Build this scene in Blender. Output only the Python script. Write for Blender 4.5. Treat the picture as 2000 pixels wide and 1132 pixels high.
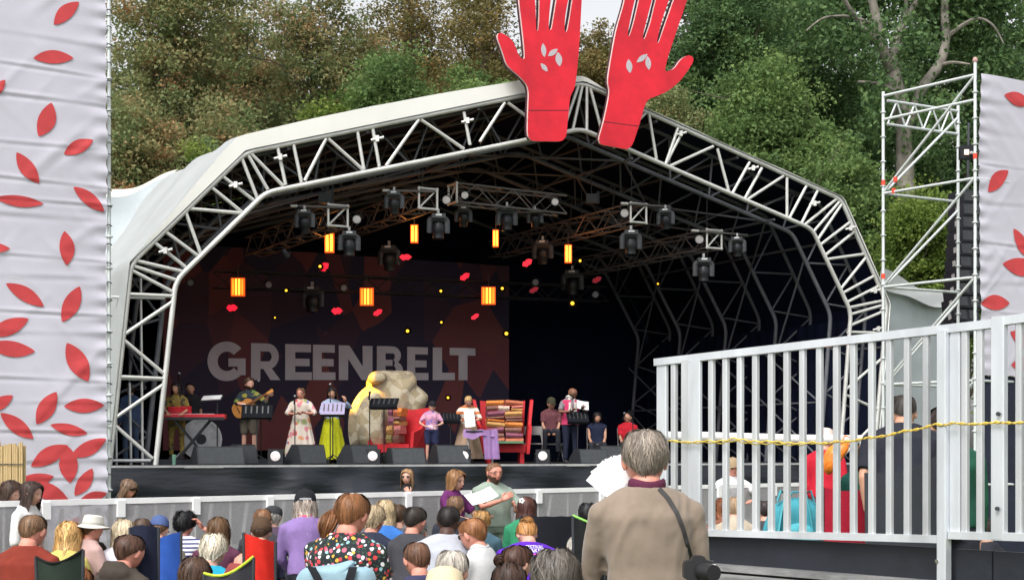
import bpy, math, random
import numpy as np
from mathutils import Vector, Matrix, Euler
from mathutils.bvhtree import BVHTree

random.seed(7)
RNG = np.random.default_rng(11)
R = math.radians
scene = bpy.context.scene
COL = scene.collection
for o in list(bpy.data.objects):
    bpy.data.objects.remove(o)

# ------------------------------------------------------------------ camera
F = 2900.0          # focal length in photograph pixels (2000 px wide)
YH = 885.0          # row of the horizon
ZC = 1.60           # eye height
cd = bpy.data.cameras.new('camera')
cam = bpy.data.objects.new('camera', cd)
COL.objects.link(cam)
cam.location = (0, 0, ZC)
cam.rotation_euler = (R(90), 0, 0)
cd.sensor_width = 36.0
cd.lens = 36.0 * F / 2000.0
cd.shift_y = (YH - 566.0) / 2000.0
cd.clip_start = 0.1
cd.clip_end = 1500
scene.camera = cam

# ------------------------------------------------------------------ world, sun, exposure
SUN_EL, SUN_AZ = 52.0, 205.0        # soft high light from behind the viewer's left
world = bpy.data.worlds.new('World')
scene.world = world
world.use_nodes = True
wn = world.node_tree
wn.nodes.clear()
w_out = wn.nodes.new('ShaderNodeOutputWorld')
w_bg = wn.nodes.new('ShaderNodeBackground')
w_sky = wn.nodes.new('ShaderNodeTexSky')
w_sky.sky_type = 'NISHITA'
w_sky.sun_disc = False
w_sky.sun_elevation = R(SUN_EL)
w_sky.sun_rotation = R(SUN_AZ)
w_sky.air_density = 1.0
w_sky.dust_density = 4.0
w_sky.ozone_density = 1.0
w_hs = wn.nodes.new('ShaderNodeHueSaturation')   # overcast: cloud takes most of the blue out
w_hs.inputs['Saturation'].default_value = 0.12
w_bg.inputs['Strength'].default_value = 0.15
wn.links.new(w_sky.outputs[0], w_hs.inputs['Color'])
wn.links.new(w_hs.outputs[0], w_bg.inputs['Color'])
wn.links.new(w_bg.outputs[0], w_out.inputs['Surface'])
sd = bpy.data.lights.new('sun', 'SUN')
sd.energy = 1.4
sd.angle = R(25)
sd.color = (1.0, 0.96, 0.9)
sun = bpy.data.objects.new('sun', sd)
COL.objects.link(sun)
sun.rotation_euler = (R(90 - SUN_EL), 0, R(180 - SUN_AZ))
scene.view_settings.view_transform = 'Standard'
scene.view_settings.look = 'None'
scene.view_settings.exposure = 0.75
scene.view_settings.gamma = 1.0
scene.view_settings.use_curve_mapping = False
scene.cycles.max_bounces = 5
scene.cycles.diffuse_bounces = 3
scene.cycles.glossy_bounces = 2
scene.cycles.transparent_max_bounces = 12
scene.cycles.use_denoising = True

# ------------------------------------------------------------------ geometry helpers
def P(px, py, Y):
    return Vector(((px - 1000.0) * Y / F, Y, ZC + (YH - py) * Y / F))

def ground_z(y):
    return -0.012 * min(max(y, 0.0), 40.0)

TH = R(28.5)
class Plane:
    """a vertical plane in the place: origin, heading; pixel -> (u, z)"""
    def __init__(s, ox, oy, th=TH):
        s.ox, s.oy, s.c, s.s = ox, oy, math.cos(th), math.sin(th)
    def u(s, px):
        t = (px - 1000.0) / F
        return (t * s.oy - s.ox) / (s.c - t * s.s)
    def uz(s, px, py):
        u = s.u(px)
        return u, ZC + (YH - py) * (s.oy + u * s.s) / F
    def pt(s, u, z, d=0.0):
        return Vector((s.ox + u * s.c - d * s.s, s.oy + u * s.s + d * s.c, z))
    def at(s, px, py, d=0.0):
        u, z = s.uz(px, py)
        return s.pt(u, z, d)

ARCH = Plane(138.0 / F * 33.0, 33.0)
DECK = 1.38
def stage_plane(v):
    return Plane(ARCH.ox - v * ARCH.s, ARCH.oy + v * ARCH.c)
def S(u, v, z):
    return ARCH.pt(u, z, v)
def on_deck(px, v, z=DECK):
    q = stage_plane(v)
    return q.pt(q.u(px), z)

MW = {}
def reg(o, M):
    MW[o.name] = M
def link(o, parent=None, M=None):
    M = M if M is not None else Matrix.Identity(4)
    COL.objects.link(o)
    if parent is not None:
        o.parent = parent
        o.matrix_basis = MW[parent.name].inverted() @ M
    else:
        o.matrix_basis = M
    MW[o.name] = M
    return o

def tag(o, label, cat, group=None, kind=None):
    if label: o['label'] = label
    if cat: o['category'] = cat
    if group: o['group'] = group
    if kind: o['kind'] = kind
    return o

def thing(name, label, cat, loc=(0, 0, 0), rz=0.0, group=None, kind=None):
    o = bpy.data.objects.new(name, None)
    o.empty_display_size = 0.1
    link(o, None, Matrix.Translation(Vector(loc)) @ Matrix.Rotation(rz, 4, 'Z'))
    return tag(o, label, cat, group, kind)

def frame_from(d):
    d = Vector(d).normalized()
    a = Vector((0, 0, 1)) if abs(d.z) < 0.95 else Vector((1, 0, 0))
    x = d.cross(a).normalized()
    return x, d.cross(x).normalized()

class MB:
    def __init__(s):
        s.v, s.f, s.m = [], [], []
    def add(s, vs, fs, mi=0):
        n = len(s.v)
        s.v.extend([tuple(p) for p in vs])
        s.f.extend([tuple(i + n for i in f) for f in fs])
        s.m.extend([mi] * len(fs))
        return s
    def box(s, c, size, rot=None, mi=0, taper=1.0):
        hx, hy, hz = size[0] / 2, size[1] / 2, size[2] / 2
        vs = []
        for z in (-hz, hz):
            k = taper if z > 0 else 1.0
            for x, y in ((-hx, -hy), (hx, -hy), (hx, hy), (-hx, hy)):
                p = Vector((x * k, y * k, z))
                if rot is not None: p = rot @ p
                vs.append(p + Vector(c))
        return s.add(vs, [(3, 2, 1, 0), (4, 5, 6, 7), (0, 1, 5, 4), (1, 2, 6, 5), (2, 3, 7, 6), (3, 0, 4, 7)], mi)
    def bar(s, p, q, w, h, mi=0, up=None):
        p, q = Vector(p), Vector(q)
        d = (q - p).normalized()
        up = Vector(up) if up is not None else (Vector((0, 0, 1)) if abs(d.z) < 0.95 else Vector((0, 1, 0)))
        x = d.cross(up).normalized(); y = x.cross(d)
        vs = [e + x * a * w / 2 + y * b * h / 2 for e in (p, q) for a, b in ((-1, -1), (1, -1), (1, 1), (-1, 1))]
        return s.add(vs, [(3, 2, 1, 0), (4, 5, 6, 7), (0, 1, 5, 4), (1, 2, 6, 5), (2, 3, 7, 6), (3, 0, 4, 7)], mi)
    def tube(s, pts, rad, n=10, mi=0, cap=True, flat=1.0, up=None):
        pts = [Vector(p) for p in pts]
        if not hasattr(rad, '__len__'): rad = [rad] * len(pts)
        vs, fs = [], []
        prev = None
        for i, p in enumerate(pts):
            d = (pts[min(i + 1, len(pts) - 1)] - pts[max(i - 1, 0)])
            if d.length < 1e-9: d = Vector((0, 0, 1))
            d.normalize()
            if prev is None:
                x, y = frame_from(d)
                if up is not None:
                    y = Vector(up) - d * d.dot(Vector(up)); y.normalize(); x = y.cross(d)
            else:
                x = prev - d * prev.dot(d)
                x = x.normalized() if x.length > 1e-6 else frame_from(d)[0]
                y = d.cross(x)
            prev = x
            r = rad[i]
            rx, ry = (r if hasattr(r, '__len__') else (r, r * flat))
            for k in range(n):
                a = 2 * math.pi * k / n
                vs.append(p + x * math.cos(a) * rx + y * math.sin(a) * ry)
        for i in range(len(pts) - 1):
            for k in range(n):
                fs.append((i * n + k, i * n + (k + 1) % n, (i + 1) * n + (k + 1) % n, (i + 1) * n + k))
        if cap:
            fs.append(tuple(range(n - 1, -1, -1)))
            b = (len(pts) - 1) * n
            fs.append(tuple(b + k for k in range(n)))
        return s.add(vs, fs, mi)
    def ball(s, c, r, n=12, m=8, mi=0, rot=None):
        r = r if hasattr(r, '__len__') else (r, r, r)
        vs, fs = [], []
        for j in range(m + 1):
            t = math.pi * j / m
            for k in range(n):
                a = 2 * math.pi * k / n
                p = Vector((r[0] * math.sin(t) * math.cos(a), r[1] * math.sin(t) * math.sin(a), r[2] * math.cos(t)))
                if rot is not None: p = rot @ p
                vs.append(p + Vector(c))
        for j in range(m):
            for k in range(n):
                fs.append((j * n + k, (j + 1) * n + k, (j + 1) * n + (k + 1) % n, j * n + (k + 1) % n))
        return s.add(vs, fs, mi)
    def lathe(s, prof, n=20, c=(0, 0, 0), mi=0, rot=None):
        vs, fs = [], []
        for r, z in prof:
            for k in range(n):
                a = 2 * math.pi * k / n
                p = Vector((r * math.cos(a), r * math.sin(a), z))
                if rot is not None: p = rot @ p
                vs.append(p + Vector(c))
        for j in range(len(prof) - 1):
            for k in range(n):
                fs.append((j * n + k, j * n + (k + 1) % n, (j + 1) * n + (k + 1) % n, (j + 1) * n + k))
        return s.add(vs, fs, mi)
    def prism(s, poly, fn, d0, d1, mi=0, mi_side=None):
        """poly: 2-D outline, fn(a, b, depth) -> point"""
        n = len(poly)
        vs = [fn(a, b, d0) for a, b in poly] + [fn(a, b, d1) for a, b in poly]
        s.add(vs, [tuple(range(n)), tuple(range(2 * n - 1, n - 1, -1))], mi)
        k = len(s.v) - 2 * n
        ms = mi if mi_side is None else mi_side
        s.f.extend([(k + i, k + n + i, k + n + (i + 1) % n, k + (i + 1) % n) for i in range(n)])
        s.m.extend([ms] * n)
        return s
    def grid(s, nu, nv, fn, mi=0):
        vs = [fn(i / nu, j / nv) for j in range(nv + 1) for i in range(nu + 1)]
        w = nu + 1
        return s.add(vs, [(j * w + i, j * w + i + 1, (j + 1) * w + i + 1, (j + 1) * w + i) for j in range(nv) for i in range(nu)], mi)
    def mesh(s, name, mats, smooth=False):
        me = bpy.data.meshes.new(name)
        me.from_pydata(s.v, [], s.f)
        mats = mats if isinstance(mats, (list, tuple)) else [mats]
        for m in mats: me.materials.append(m)
        if len(mats) > 1:
            me.polygons.foreach_set('material_index', np.array(s.m, dtype=np.int32))
        if smooth:
            me.polygons.foreach_set('use_smooth', np.ones(len(s.f), dtype=bool))
            try: me.set_sharp_from_angle(angle=R(48))
            except Exception: pass
        me.update()
        return me
    def build(s, name, mats, parent=None, M=None, smooth=False):
        return link(bpy.data.objects.new(name, s.mesh(name, mats, smooth)), parent, M)

def obj_of(name, me, parent=None, M=None):
    return link(bpy.data.objects.new(name, me), parent, M)

def np_mesh(name, verts, quads, mats, col=None, smooth=False, mi=None):
    me = bpy.data.meshes.new(name)
    nv, nf = len(verts), len(quads)
    k = quads.shape[1]
    me.vertices.add(nv); me.loops.add(nf * k); me.polygons.add(nf)
    me.vertices.foreach_set('co', np.ascontiguousarray(verts, dtype=np.float32).ravel())
    me.loops.foreach_set('vertex_index', np.ascontiguousarray(quads, dtype=np.int32).ravel())
    me.polygons.foreach_set('loop_start', np.arange(0, nf * k, k, dtype=np.int32))
    for m in (mats if isinstance(mats, (list, tuple)) else [mats]): me.materials.append(m)
    if mi is not None: me.polygons.foreach_set('material_index', mi.astype(np.int32))
    if smooth: me.polygons.foreach_set('use_smooth', np.ones(nf, dtype=bool))
    me.update(calc_edges=True)
    if col is not None:
        at = me.color_attributes.new('Col', 'FLOAT_COLOR', 'POINT')
        c = np.ones((nv, 4), dtype=np.float32); c[:, :3] = col
        at.data.foreach_set('color', c.ravel())
    return me

# ------------------------------------------------------------------ materials
def nnode(nt, t, **kw):
    n = nt.nodes.new(t)
    for k, v in kw.items():
        if k in n.inputs: n.inputs[k].default_value = v
        else: setattr(n, k, v)
    return n

def ramp(nt, stops, interp='LINEAR'):
    r = nt.nodes.new('ShaderNodeValToRGB')
    r.color_ramp.interpolation = interp
    e = r.color_ramp.elements
    while len(e) > 1: e.remove(e[-1])
    e[0].position = stops[0][0]; e[0].color = (*stops[0][1], 1)
    for p, c in stops[1:]:
        x = e.new(p); x.color = (*c, 1)
    return r

def base_mat(name):
    m = bpy.data.materials.new(name)
    m.use_nodes = True
    nt = m.node_tree
    return m, nt, nt.nodes['Principled BSDF']

MATS = {}
def mat(name, col, rough=0.6, metal=0.0, var=0.18, scale=6.0, bump=0.0, bscale=80.0, emit=None, estr=0.0, spec=0.5, attr=False, alpha=None, sheen=0.0, stretch=None, transl=0.0):
    if name in MATS: return MATS[name]
    m, nt, b = base_mat(name)
    L = nt.links.new
    b.inputs['Roughness'].default_value = rough
    b.inputs['Metallic'].default_value = metal
    b.inputs['Specular IOR Level'].default_value = spec
    tc = nnode(nt, 'ShaderNodeTexCoord')
    src = tc.outputs['Object']
    if stretch is not None:
        mp = nnode(nt, 'ShaderNodeMapping'); mp.inputs['Scale'].default_value = stretch
        L(src, mp.inputs['Vector']); src = mp.outputs[0]
    nz = nnode(nt, 'ShaderNodeTexNoise', Scale=scale, Detail=5.0, Roughness=0.6)
    L(src, nz.inputs['Vector'])
    lo = tuple(max(0, c * (1 - var)) for c in col); hi = tuple(min(1, c * (1 + var)) for c in col)
    rp = ramp(nt, [(0.3, lo), (0.7, hi)])
    L(nz.outputs['Fac'], rp.inputs['Fac'])
    out = rp.outputs[0]
    if attr:
        at = nnode(nt, 'ShaderNodeAttribute', attribute_name='Col')
        mx = nnode(nt, 'ShaderNodeMix', data_type='RGBA', blend_type='MULTIPLY')
        mx.inputs['Factor'].default_value = 1.0
        L(out, mx.inputs['A']); L(at.outputs['Color'], mx.inputs['B'])
        out = mx.outputs['Result']
    L(out, b.inputs['Base Color'])
    if bump > 0:
        n2 = nnode(nt, 'ShaderNodeTexNoise', Scale=bscale, Detail=4.0)
        L(src, n2.inputs['Vector'])
        bp = nnode(nt, 'ShaderNodeBump', Strength=bump, Distance=0.02)
        L(n2.outputs['Fac'], bp.inputs['Height']); L(bp.outputs[0], b.inputs['Normal'])
    if emit is not None:
        b.inputs['Emission Color'].default_value = (*emit, 1); b.inputs['Emission Strength'].default_value = estr
    if alpha is not None: b.inputs['Alpha'].default_value = alpha
    if sheen: b.inputs['Sheen Weight'].default_value = sheen
    if transl > 0:
        tr = nnode(nt, 'ShaderNodeBsdfTranslucent'); L(out, tr.inputs['Color'])
        ms = nnode(nt, 'ShaderNodeMixShader', Fac=transl)
        L(b.outputs[0], ms.inputs[1]); L(tr.outputs[0], ms.inputs[2])
        L(ms.outputs[0], nt.nodes['Material Output'].inputs['Surface'])
    MATS[name] = m
    return m

ALU = mat('aluminium', (0.72, 0.73, 0.74), 0.42, 0.55, 0.14, 3.0, 0.05, 40)
ALU_DULL = mat('aluminium_dull', (0.5, 0.5, 0.5), 0.5, 0.4, 0.22, 4.0)
GALV = mat('galvanised', (0.62, 0.66, 0.66), 0.5, 0.35, 0.2, 5.0)
BLACK = mat('black_paint', (0.012, 0.014, 0.02), 0.5, 0, 0.3, 8.0)
BLACK_CLOTH = mat('black_cloth', (0.007, 0.009, 0.016), 0.9, 0, 0.3, 3.0, 0.2, 30, spec=0.2)
DARK_GREY = mat('dark_grey', (0.035, 0.04, 0.048), 0.55, 0, 0.2, 10.0)
CHROME = mat('chrome', (0.7, 0.7, 0.72), 0.2, 1.0, 0.05)
RUBBER = mat('rubber', (0.02, 0.02, 0.02), 0.8)
WHITE = mat('white_paint', (0.8, 0.8, 0.8), 0.5, 0, 0.06)
PAPER = mat('paper', (0.82, 0.82, 0.84), 0.8, 0, 0.03)

# shared unit tube along +Z from 0 to 1, radius 1
_ut = MB().tube([(0, 0, 0), (0, 0, 1)], 1.0, 12)
UNIT = {}
def unit_tube(m):
    if m.name not in UNIT:
        UNIT[m.name] = _ut.mesh('tube_' + m.name, m, True)
    return UNIT[m.name]
def pole(name, p, q, r, m, parent):
    p, q = Vector(p), Vector(q)
    d = q - p
    M = Matrix.Translation(p) @ d.to_track_quat('Z', 'Y').to_matrix().to_4x4() @ Matrix.Diagonal((r, r, d.length, 1))
    return obj_of(name, unit_tube(m), parent, M)

def copy_tree(o, parent=None, M=None):
    c = o.copy()
    COL.objects.link(c)
    base = MW[o.name]
    if parent is None:
        c.matrix_basis = M; MW[c.name] = M
    else:
        c.parent = parent
        MW[c.name] = MW[parent.name] @ c.matrix_basis
    for ch in KIDS.get(o.name, []):
        copy_tree(ch, c)
    return c
KIDS = {}
_link0 = link
def link(o, parent=None, M=None):
    r = _link0(o, parent, M)
    if parent is not None: KIDS.setdefault(parent.name, []).append(o)
    return r

def font_mesh(text, size=1.0, offset=0.0, res=3):
    cu = bpy.data.curves.new('lettering', 'FONT')
    cu.body = text; cu.size = size; cu.offset = offset; cu.align_x = 'CENTER'; cu.align_y = 'CENTER'; cu.resolution_u = res
    ob = bpy.data.objects.new('lettering_tmp', cu)
    COL.objects.link(ob)
    dg = bpy.context.evaluated_depsgraph_get()
    me = bpy.data.meshes.new_from_object(ob.evaluated_get(dg))
    bpy.data.objects.remove(ob)
    return me

# ------------------------------------------------------------------ ground and trees
gm = MB()
gy = [-60, 0, 10, 20, 30, 40, 60, 100, 900]
gx = [-700, -60, -20, 0, 20, 60, 700]
gm.add([(x, y, ground_z(y)) for y in gy for x in gx], [(j * 7 + i, j * 7 + i + 1, (j + 1) * 7 + i + 1, (j + 1) * 7 + i) for j in range(8) for i in range(6)])
GRASS = mat('grass_ground', (0.07, 0.09, 0.035), 0.95, 0, 0.5, 0.8, 0.6, 30, spec=0.1)
g = gm.build('ground', GRASS); g['kind'] = 'structure'

def leaf_mat(name, stops):
    m, nt, b = base_mat(name)
    L = nt.links.new
    at = nnode(nt, 'ShaderNodeAttribute', attribute_name='Col')
    sp = nnode(nt, 'ShaderNodeSeparateColor'); L(at.outputs['Color'], sp.inputs[0])
    rp = ramp(nt, stops); L(sp.outputs[0], rp.inputs['Fac'])
    L(rp.outputs[0], b.inputs['Base Color'])
    b.inputs['Roughness'].default_value = 0.65
    b.inputs['Specular IOR Level'].default_value = 0.2
    tr = nnode(nt, 'ShaderNodeBsdfTranslucent'); L(rp.outputs[0], tr.inputs['Color'])
    ms = nnode(nt, 'ShaderNodeMixShader', Fac=0.4)
    L(b.outputs[0], ms.inputs[1]); L(tr.outputs[0], ms.inputs[2])
    L(ms.outputs[0], nt.nodes['Material Output'].inputs['Surface'])
    return m
LEAF = {
 'brown': leaf_mat('leaf_brown', [(0.0, (0.15, 0.21, 0.085)), (0.48, (0.24, 0.265, 0.115)), (0.72, (0.33, 0.26, 0.125)), (1.0, (0.42, 0.24, 0.12))]),
 'olive': leaf_mat('leaf_olive', [(0.0, (0.087, 0.102, 0.029)), (0.5, (0.203, 0.174, 0.065)), (1.0, (0.319, 0.217, 0.087))]),
 'green': leaf_mat('leaf_green', [(0.0, (0.08, 0.135, 0.045)), (0.5, (0.135, 0.215, 0.07)), (1.0, (0.22, 0.31, 0.10))]),
 'dark': leaf_mat('leaf_dark', [(0.0, (0.055, 0.11, 0.045)), (0.5, (0.10, 0.175, 0.068)), (1.0, (0.17, 0.26, 0.09))]),
 'bright': leaf_mat('leaf_bright', [(0.0, (0.072, 0.123, 0.022)), (0.5, (0.145, 0.217, 0.043)), (1.0, (0.261, 0.319, 0.072))]),
}
BARK = mat('bark', (0.10, 0.085, 0.065), 0.9, 0, 0.4, 3.0, 0.8, 12, spec=0.2)
BARK_PALE = mat('bark_pale', (0.21, 0.19, 0.165), 0.9, 0, 0.45, 2.2, 0.8, 10, spec=0.2)

def limb(mb, a, b, r0, r1, wob=0.25, n=6, sides=8):
    a, b = Vector(a), Vector(b)
    pts, rad = [], []
    L = (b - a).length
    for i in range(n + 1):
        t = i / n
        w = math.sin(t * math.pi) * wob * L * 0.25
        pts.append(a.lerp(b, t) + Vector((random.uniform(-1, 1), random.uniform(-1, 1), random.uniform(-.4, .8))) * w * 0.6)
        rad.append(r0 + (r1 - r0) * t)
    mb.tube(pts, rad, sides, cap=False)
    return pts

def tree(name, label, base, height, blobs, kind, leaves, leaf=0.26, trunk_r=0.3, bark=None, clump_r=0.8, per=70, limbs=14, trunk_top=0.75, fill=0.5, twigs=0):
    """blobs: list of (dx, dy, z, rx, ry, rz) ellipsoids of crown; leaves grow in clumps spread through them"""
    t = thing(name, label, 'tree', base, group='trees behind the stage')
    bx, by, bz = base
    rng = np.random.default_rng(abs(hash(label)) % 9999 if False else sum(map(ord, label)))
    vol = np.array([b[3] * b[4] * b[5] for b in blobs]) ** 0.8
    ncl = max(4, leaves // per)
    pick = rng.choice(len(blobs), ncl, p=vol / vol.sum())
    B = np.array(blobs)[pick]
    d = rng.normal(size=(ncl, 3)); d /= np.linalg.norm(d, axis=1)[:, None]
    rad = rng.random(ncl) ** fill
    C = B[:, :3] + d * rad[:, None] * B[:, 3:]
    # trunk and limbs
    mb = MB()
    top = Vector((bx + blobs[0][0] * 0.4, by + blobs[0][1] * 0.4, bz + height * trunk_top))
    pts = limb(mb, (bx, by, bz - 0.2), top, trunk_r, trunk_r * 0.35, 0.12, 9, 10)
    for i in range(limbs):
        k = int(rng.integers(0, ncl))
        c = Vector(C[k]) + Vector((bx, by, bz))
        zt = min(max(c.z - bz - height * 0.12, height * 0.2), height * trunk_top * 0.98)
        s = pts[min(9, int(9 * zt / (height * trunk_top)))]
        rr = trunk_r * 0.42 * rng.uniform(0.5, 1)
        q = limb(mb, s, c, rr, rr * 0.2, 0.5, 5, 6)
        for _ in range(2 + twigs):
            e = q[int(rng.integers(2, 6))]
            limb(mb, e, e + Vector(rng.normal(size=3) * [1.1, 1.1, 0.9] + [0, 0, 0.5]), rr * 0.28, rr * 0.06, 0.5, 3, 4)
    mb.build('trunk', bark or BARK, t, smooth=True)
    n = ncl * per
    cc = np.repeat(C, per, 0)
    off = rng.normal(size=(n, 3)); off /= np.linalg.norm(off, axis=1)[:, None]
    cr = clump_r * np.repeat(rng.uniform(0.55, 1.3, ncl), per)
    off *= (cr * rng.random(n) ** 0.55)[:, None] * np.array([1.15, 1.15, 0.7])
    pos = cc + off + np.array([bx, by, bz])
    a = rng.normal(size=(n, 3)); a[:, 2] *= 0.6; a /= np.linalg.norm(a, axis=1)[:, None]
    b = np.cross(a, rng.normal(size=(n, 3))); b /= np.linalg.norm(b, axis=1)[:, None]
    sz = leaf * rng.uniform(0.55, 1.3, n)
    la, lb = a * sz[:, None] * 0.62, b * sz[:, None] * 0.36
    V = np.stack([pos - la * 0.5 + lb, pos - la * 0.5 - lb, pos + la], 1).reshape(-1, 3)
    Q = np.arange(3 * n).reshape(n, 3)
    cl = np.repeat(rng.normal(0.45, 0.24, ncl), per) + rng.normal(0, 0.06, n)
    cl = np.repeat(np.clip(cl, 0, 1), 3)
    me = np_mesh('crown', V, Q, LEAF[kind], np.stack([cl, cl, cl], 1))
    obj_of('crown', me, t)
    return t

def T(px, py_top, Y, rx_px, kind, label, leaves, name='tree', base_py=None, **kw):
    """a tree whose crown top shows at (px, py_top) at depth Y"""
    k = Y / F
    gx_, gz = (px - 1000) * k, ground_z(Y)
    H = ZC + (YH - py_top) * k - gz
    rx = rx_px * k
    bl = kw.pop('blobs', None)
    if bl is None:
        rs = random.Random(label)
        bl = [(0, 0, H * 0.60, rx * 0.8, rx * 0.8, H * 0.34), (0, 0, H * 0.84, rx * 0.6, rx * 0.6, H * 0.15)]
        for _ in range(9):
            a = rs.uniform(0, 2 * math.pi); h = rs.uniform(0.28, 0.88)
            rr = rx * rs.uniform(0.3, 0.5)
            q = (1.1 - abs(h - 0.5) * 0.9)
            bl.append((math.cos(a) * rx * 0.75 * q, math.sin(a) * rx * 0.75 * q, H * h, rr, rr, rr * rs.uniform(0.8, 1.2)))
    kw['leaf'] = kw.get('leaf', 0.24) * 0.62
    kw['per'] = int(kw.get('per', 70) * 1.9)
    return tree(name, label, (gx_, Y, gz), H, bl, kind, int(leaves * 2.8), **kw)
# ---- the wood behind the stage
T(325, -170, 58, 200, 'brown', 'tall thin-leaved brown and green tree nearest the left banner', 34000, leaf=0.25, trunk_r=0.34, limbs=30, per=55, clump_r=0.8, fill=0.6, twigs=2)
T(480, -40, 66, 170, 'brown', 'rust brown autumn tree left of the pale gap in the sky', 30000, leaf=0.26, limbs=24, per=55, clump_r=0.85, twigs=2)
T(615, -70, 62, 165, 'brown', 'brown tree with bare twigs above the left roof slope', 22000, leaf=0.25, limbs=26, per=50, clump_r=0.85, twigs=3)
T(250, 150, 50, 150, 'brown', 'low rusty tree in front of the tall one by the left banner', 22000, leaf=0.23, limbs=12, clump_r=0.7)
T(430, 175, 50, 170, 'brown', 'low brown bush-like tree above the left roof corner', 22000, leaf=0.22, limbs=12, clump_r=0.7)
T(395, 255, 47, 75, 'bright', 'small bright green bush just above the left roof corner', 8000, name='bush', leaf=0.2, trunk_r=0.1, limbs=8, clump_r=0.5)
T(765, 75, 55, 140, 'green', 'rounded mid green tree in the middle above the left roof slope', 34000, leaf=0.24, limbs=14, clump_r=0.75, fill=0.4)
T(640, 160, 51, 85, 'bright', 'yellow green young tree left of the rounded green one', 15000, leaf=0.22, limbs=10, trunk_r=0.15, clump_r=0.55)
T(800, -110, 70, 165, 'olive', 'thin olive tree with sparse leaves behind the rounded green one', 17000, leaf=0.25, limbs=34, per=40, twigs=5, trunk_top=0.95)
T(950, -110, 64, 130, 'olive', 'sparse twiggy tree left of the red hands', 14000, leaf=0.23, limbs=34, per=40, twigs=5, trunk_top=0.95)
T(925, 110, 54, 105, 'green', 'low green tree left of the red hands', 15000, leaf=0.22, limbs=10, clump_r=0.6)
T(1165, 8, 66, 120, 'olive', 'pale olive tree seen between the two red hands', 22000, leaf=0.24, limbs=16)
T(1305, 120, 56, 95, 'brown', 'reddish brown tree right of the red hands', 15000, leaf=0.22, limbs=10)
T(1395, -140, 62, 170, 'dark', 'tall dark green tree right of the red hands', 36000, leaf=0.27, limbs=16, fill=0.45)
T(1560, -180, 70, 210, 'dark', 'tall dense dark green tree behind the pale-limbed one', 38000, leaf=0.29, limbs=14, fill=0.45)
T(1490, 110, 52, 170, 'green', 'broad leafy green tree above the right roof slope', 40000, leaf=0.24, limbs=14, clump_r=0.75, fill=0.4)
T(1640, 270, 48, 130, 'green', 'lower green tree beside the right scaffold tower', 24000, leaf=0.22, limbs=10, clump_r=0.65)
T(1800, 350, 45, 120, 'bright', 'light green young tree behind the right scaffold tower', 22000, leaf=0.2, limbs=10, trunk_r=0.14, clump_r=0.55)
T(1880, -170, 76, 260, 'dark', 'dark tree closing the wood on the far right', 40000, leaf=0.3, limbs=14, fill=0.45)
# trees further back close the lower gaps
for i, (px, top, k, lab) in enumerate(((240, 120, 'dark', 'far shaded tree low behind the left banner edge'), (400, 150, 'brown', 'far brown tree low between the left trunks'), (560, 110, 'brown', 'far rust coloured tree low behind the left roof slope'),
        (720, 60, 'olive', 'far olive tree behind the rounded green one'), (880, 50, 'olive', 'far pale tree low between the sparse trees'), (1040, 60, 'olive', 'far olive tree low behind the left hand'), (1230, 60, 'olive', 'far shaded tree low behind the roof peak'),
        (1380, 20, 'dark', 'far shaded tree low right of the roof peak'), (1560, 30, 'dark', 'far dark tree low behind the right roof slope'), (1740, 20, 'dark', 'far shaded tree behind the pale-limbed tree'), (1920, 60, 'dark', 'far dark tree behind the right banner'))):
    T(px, top, 84, 170, k, lab, 20000, leaf=0.36, limbs=6, clump_r=1.2, fill=0.5)

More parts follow.
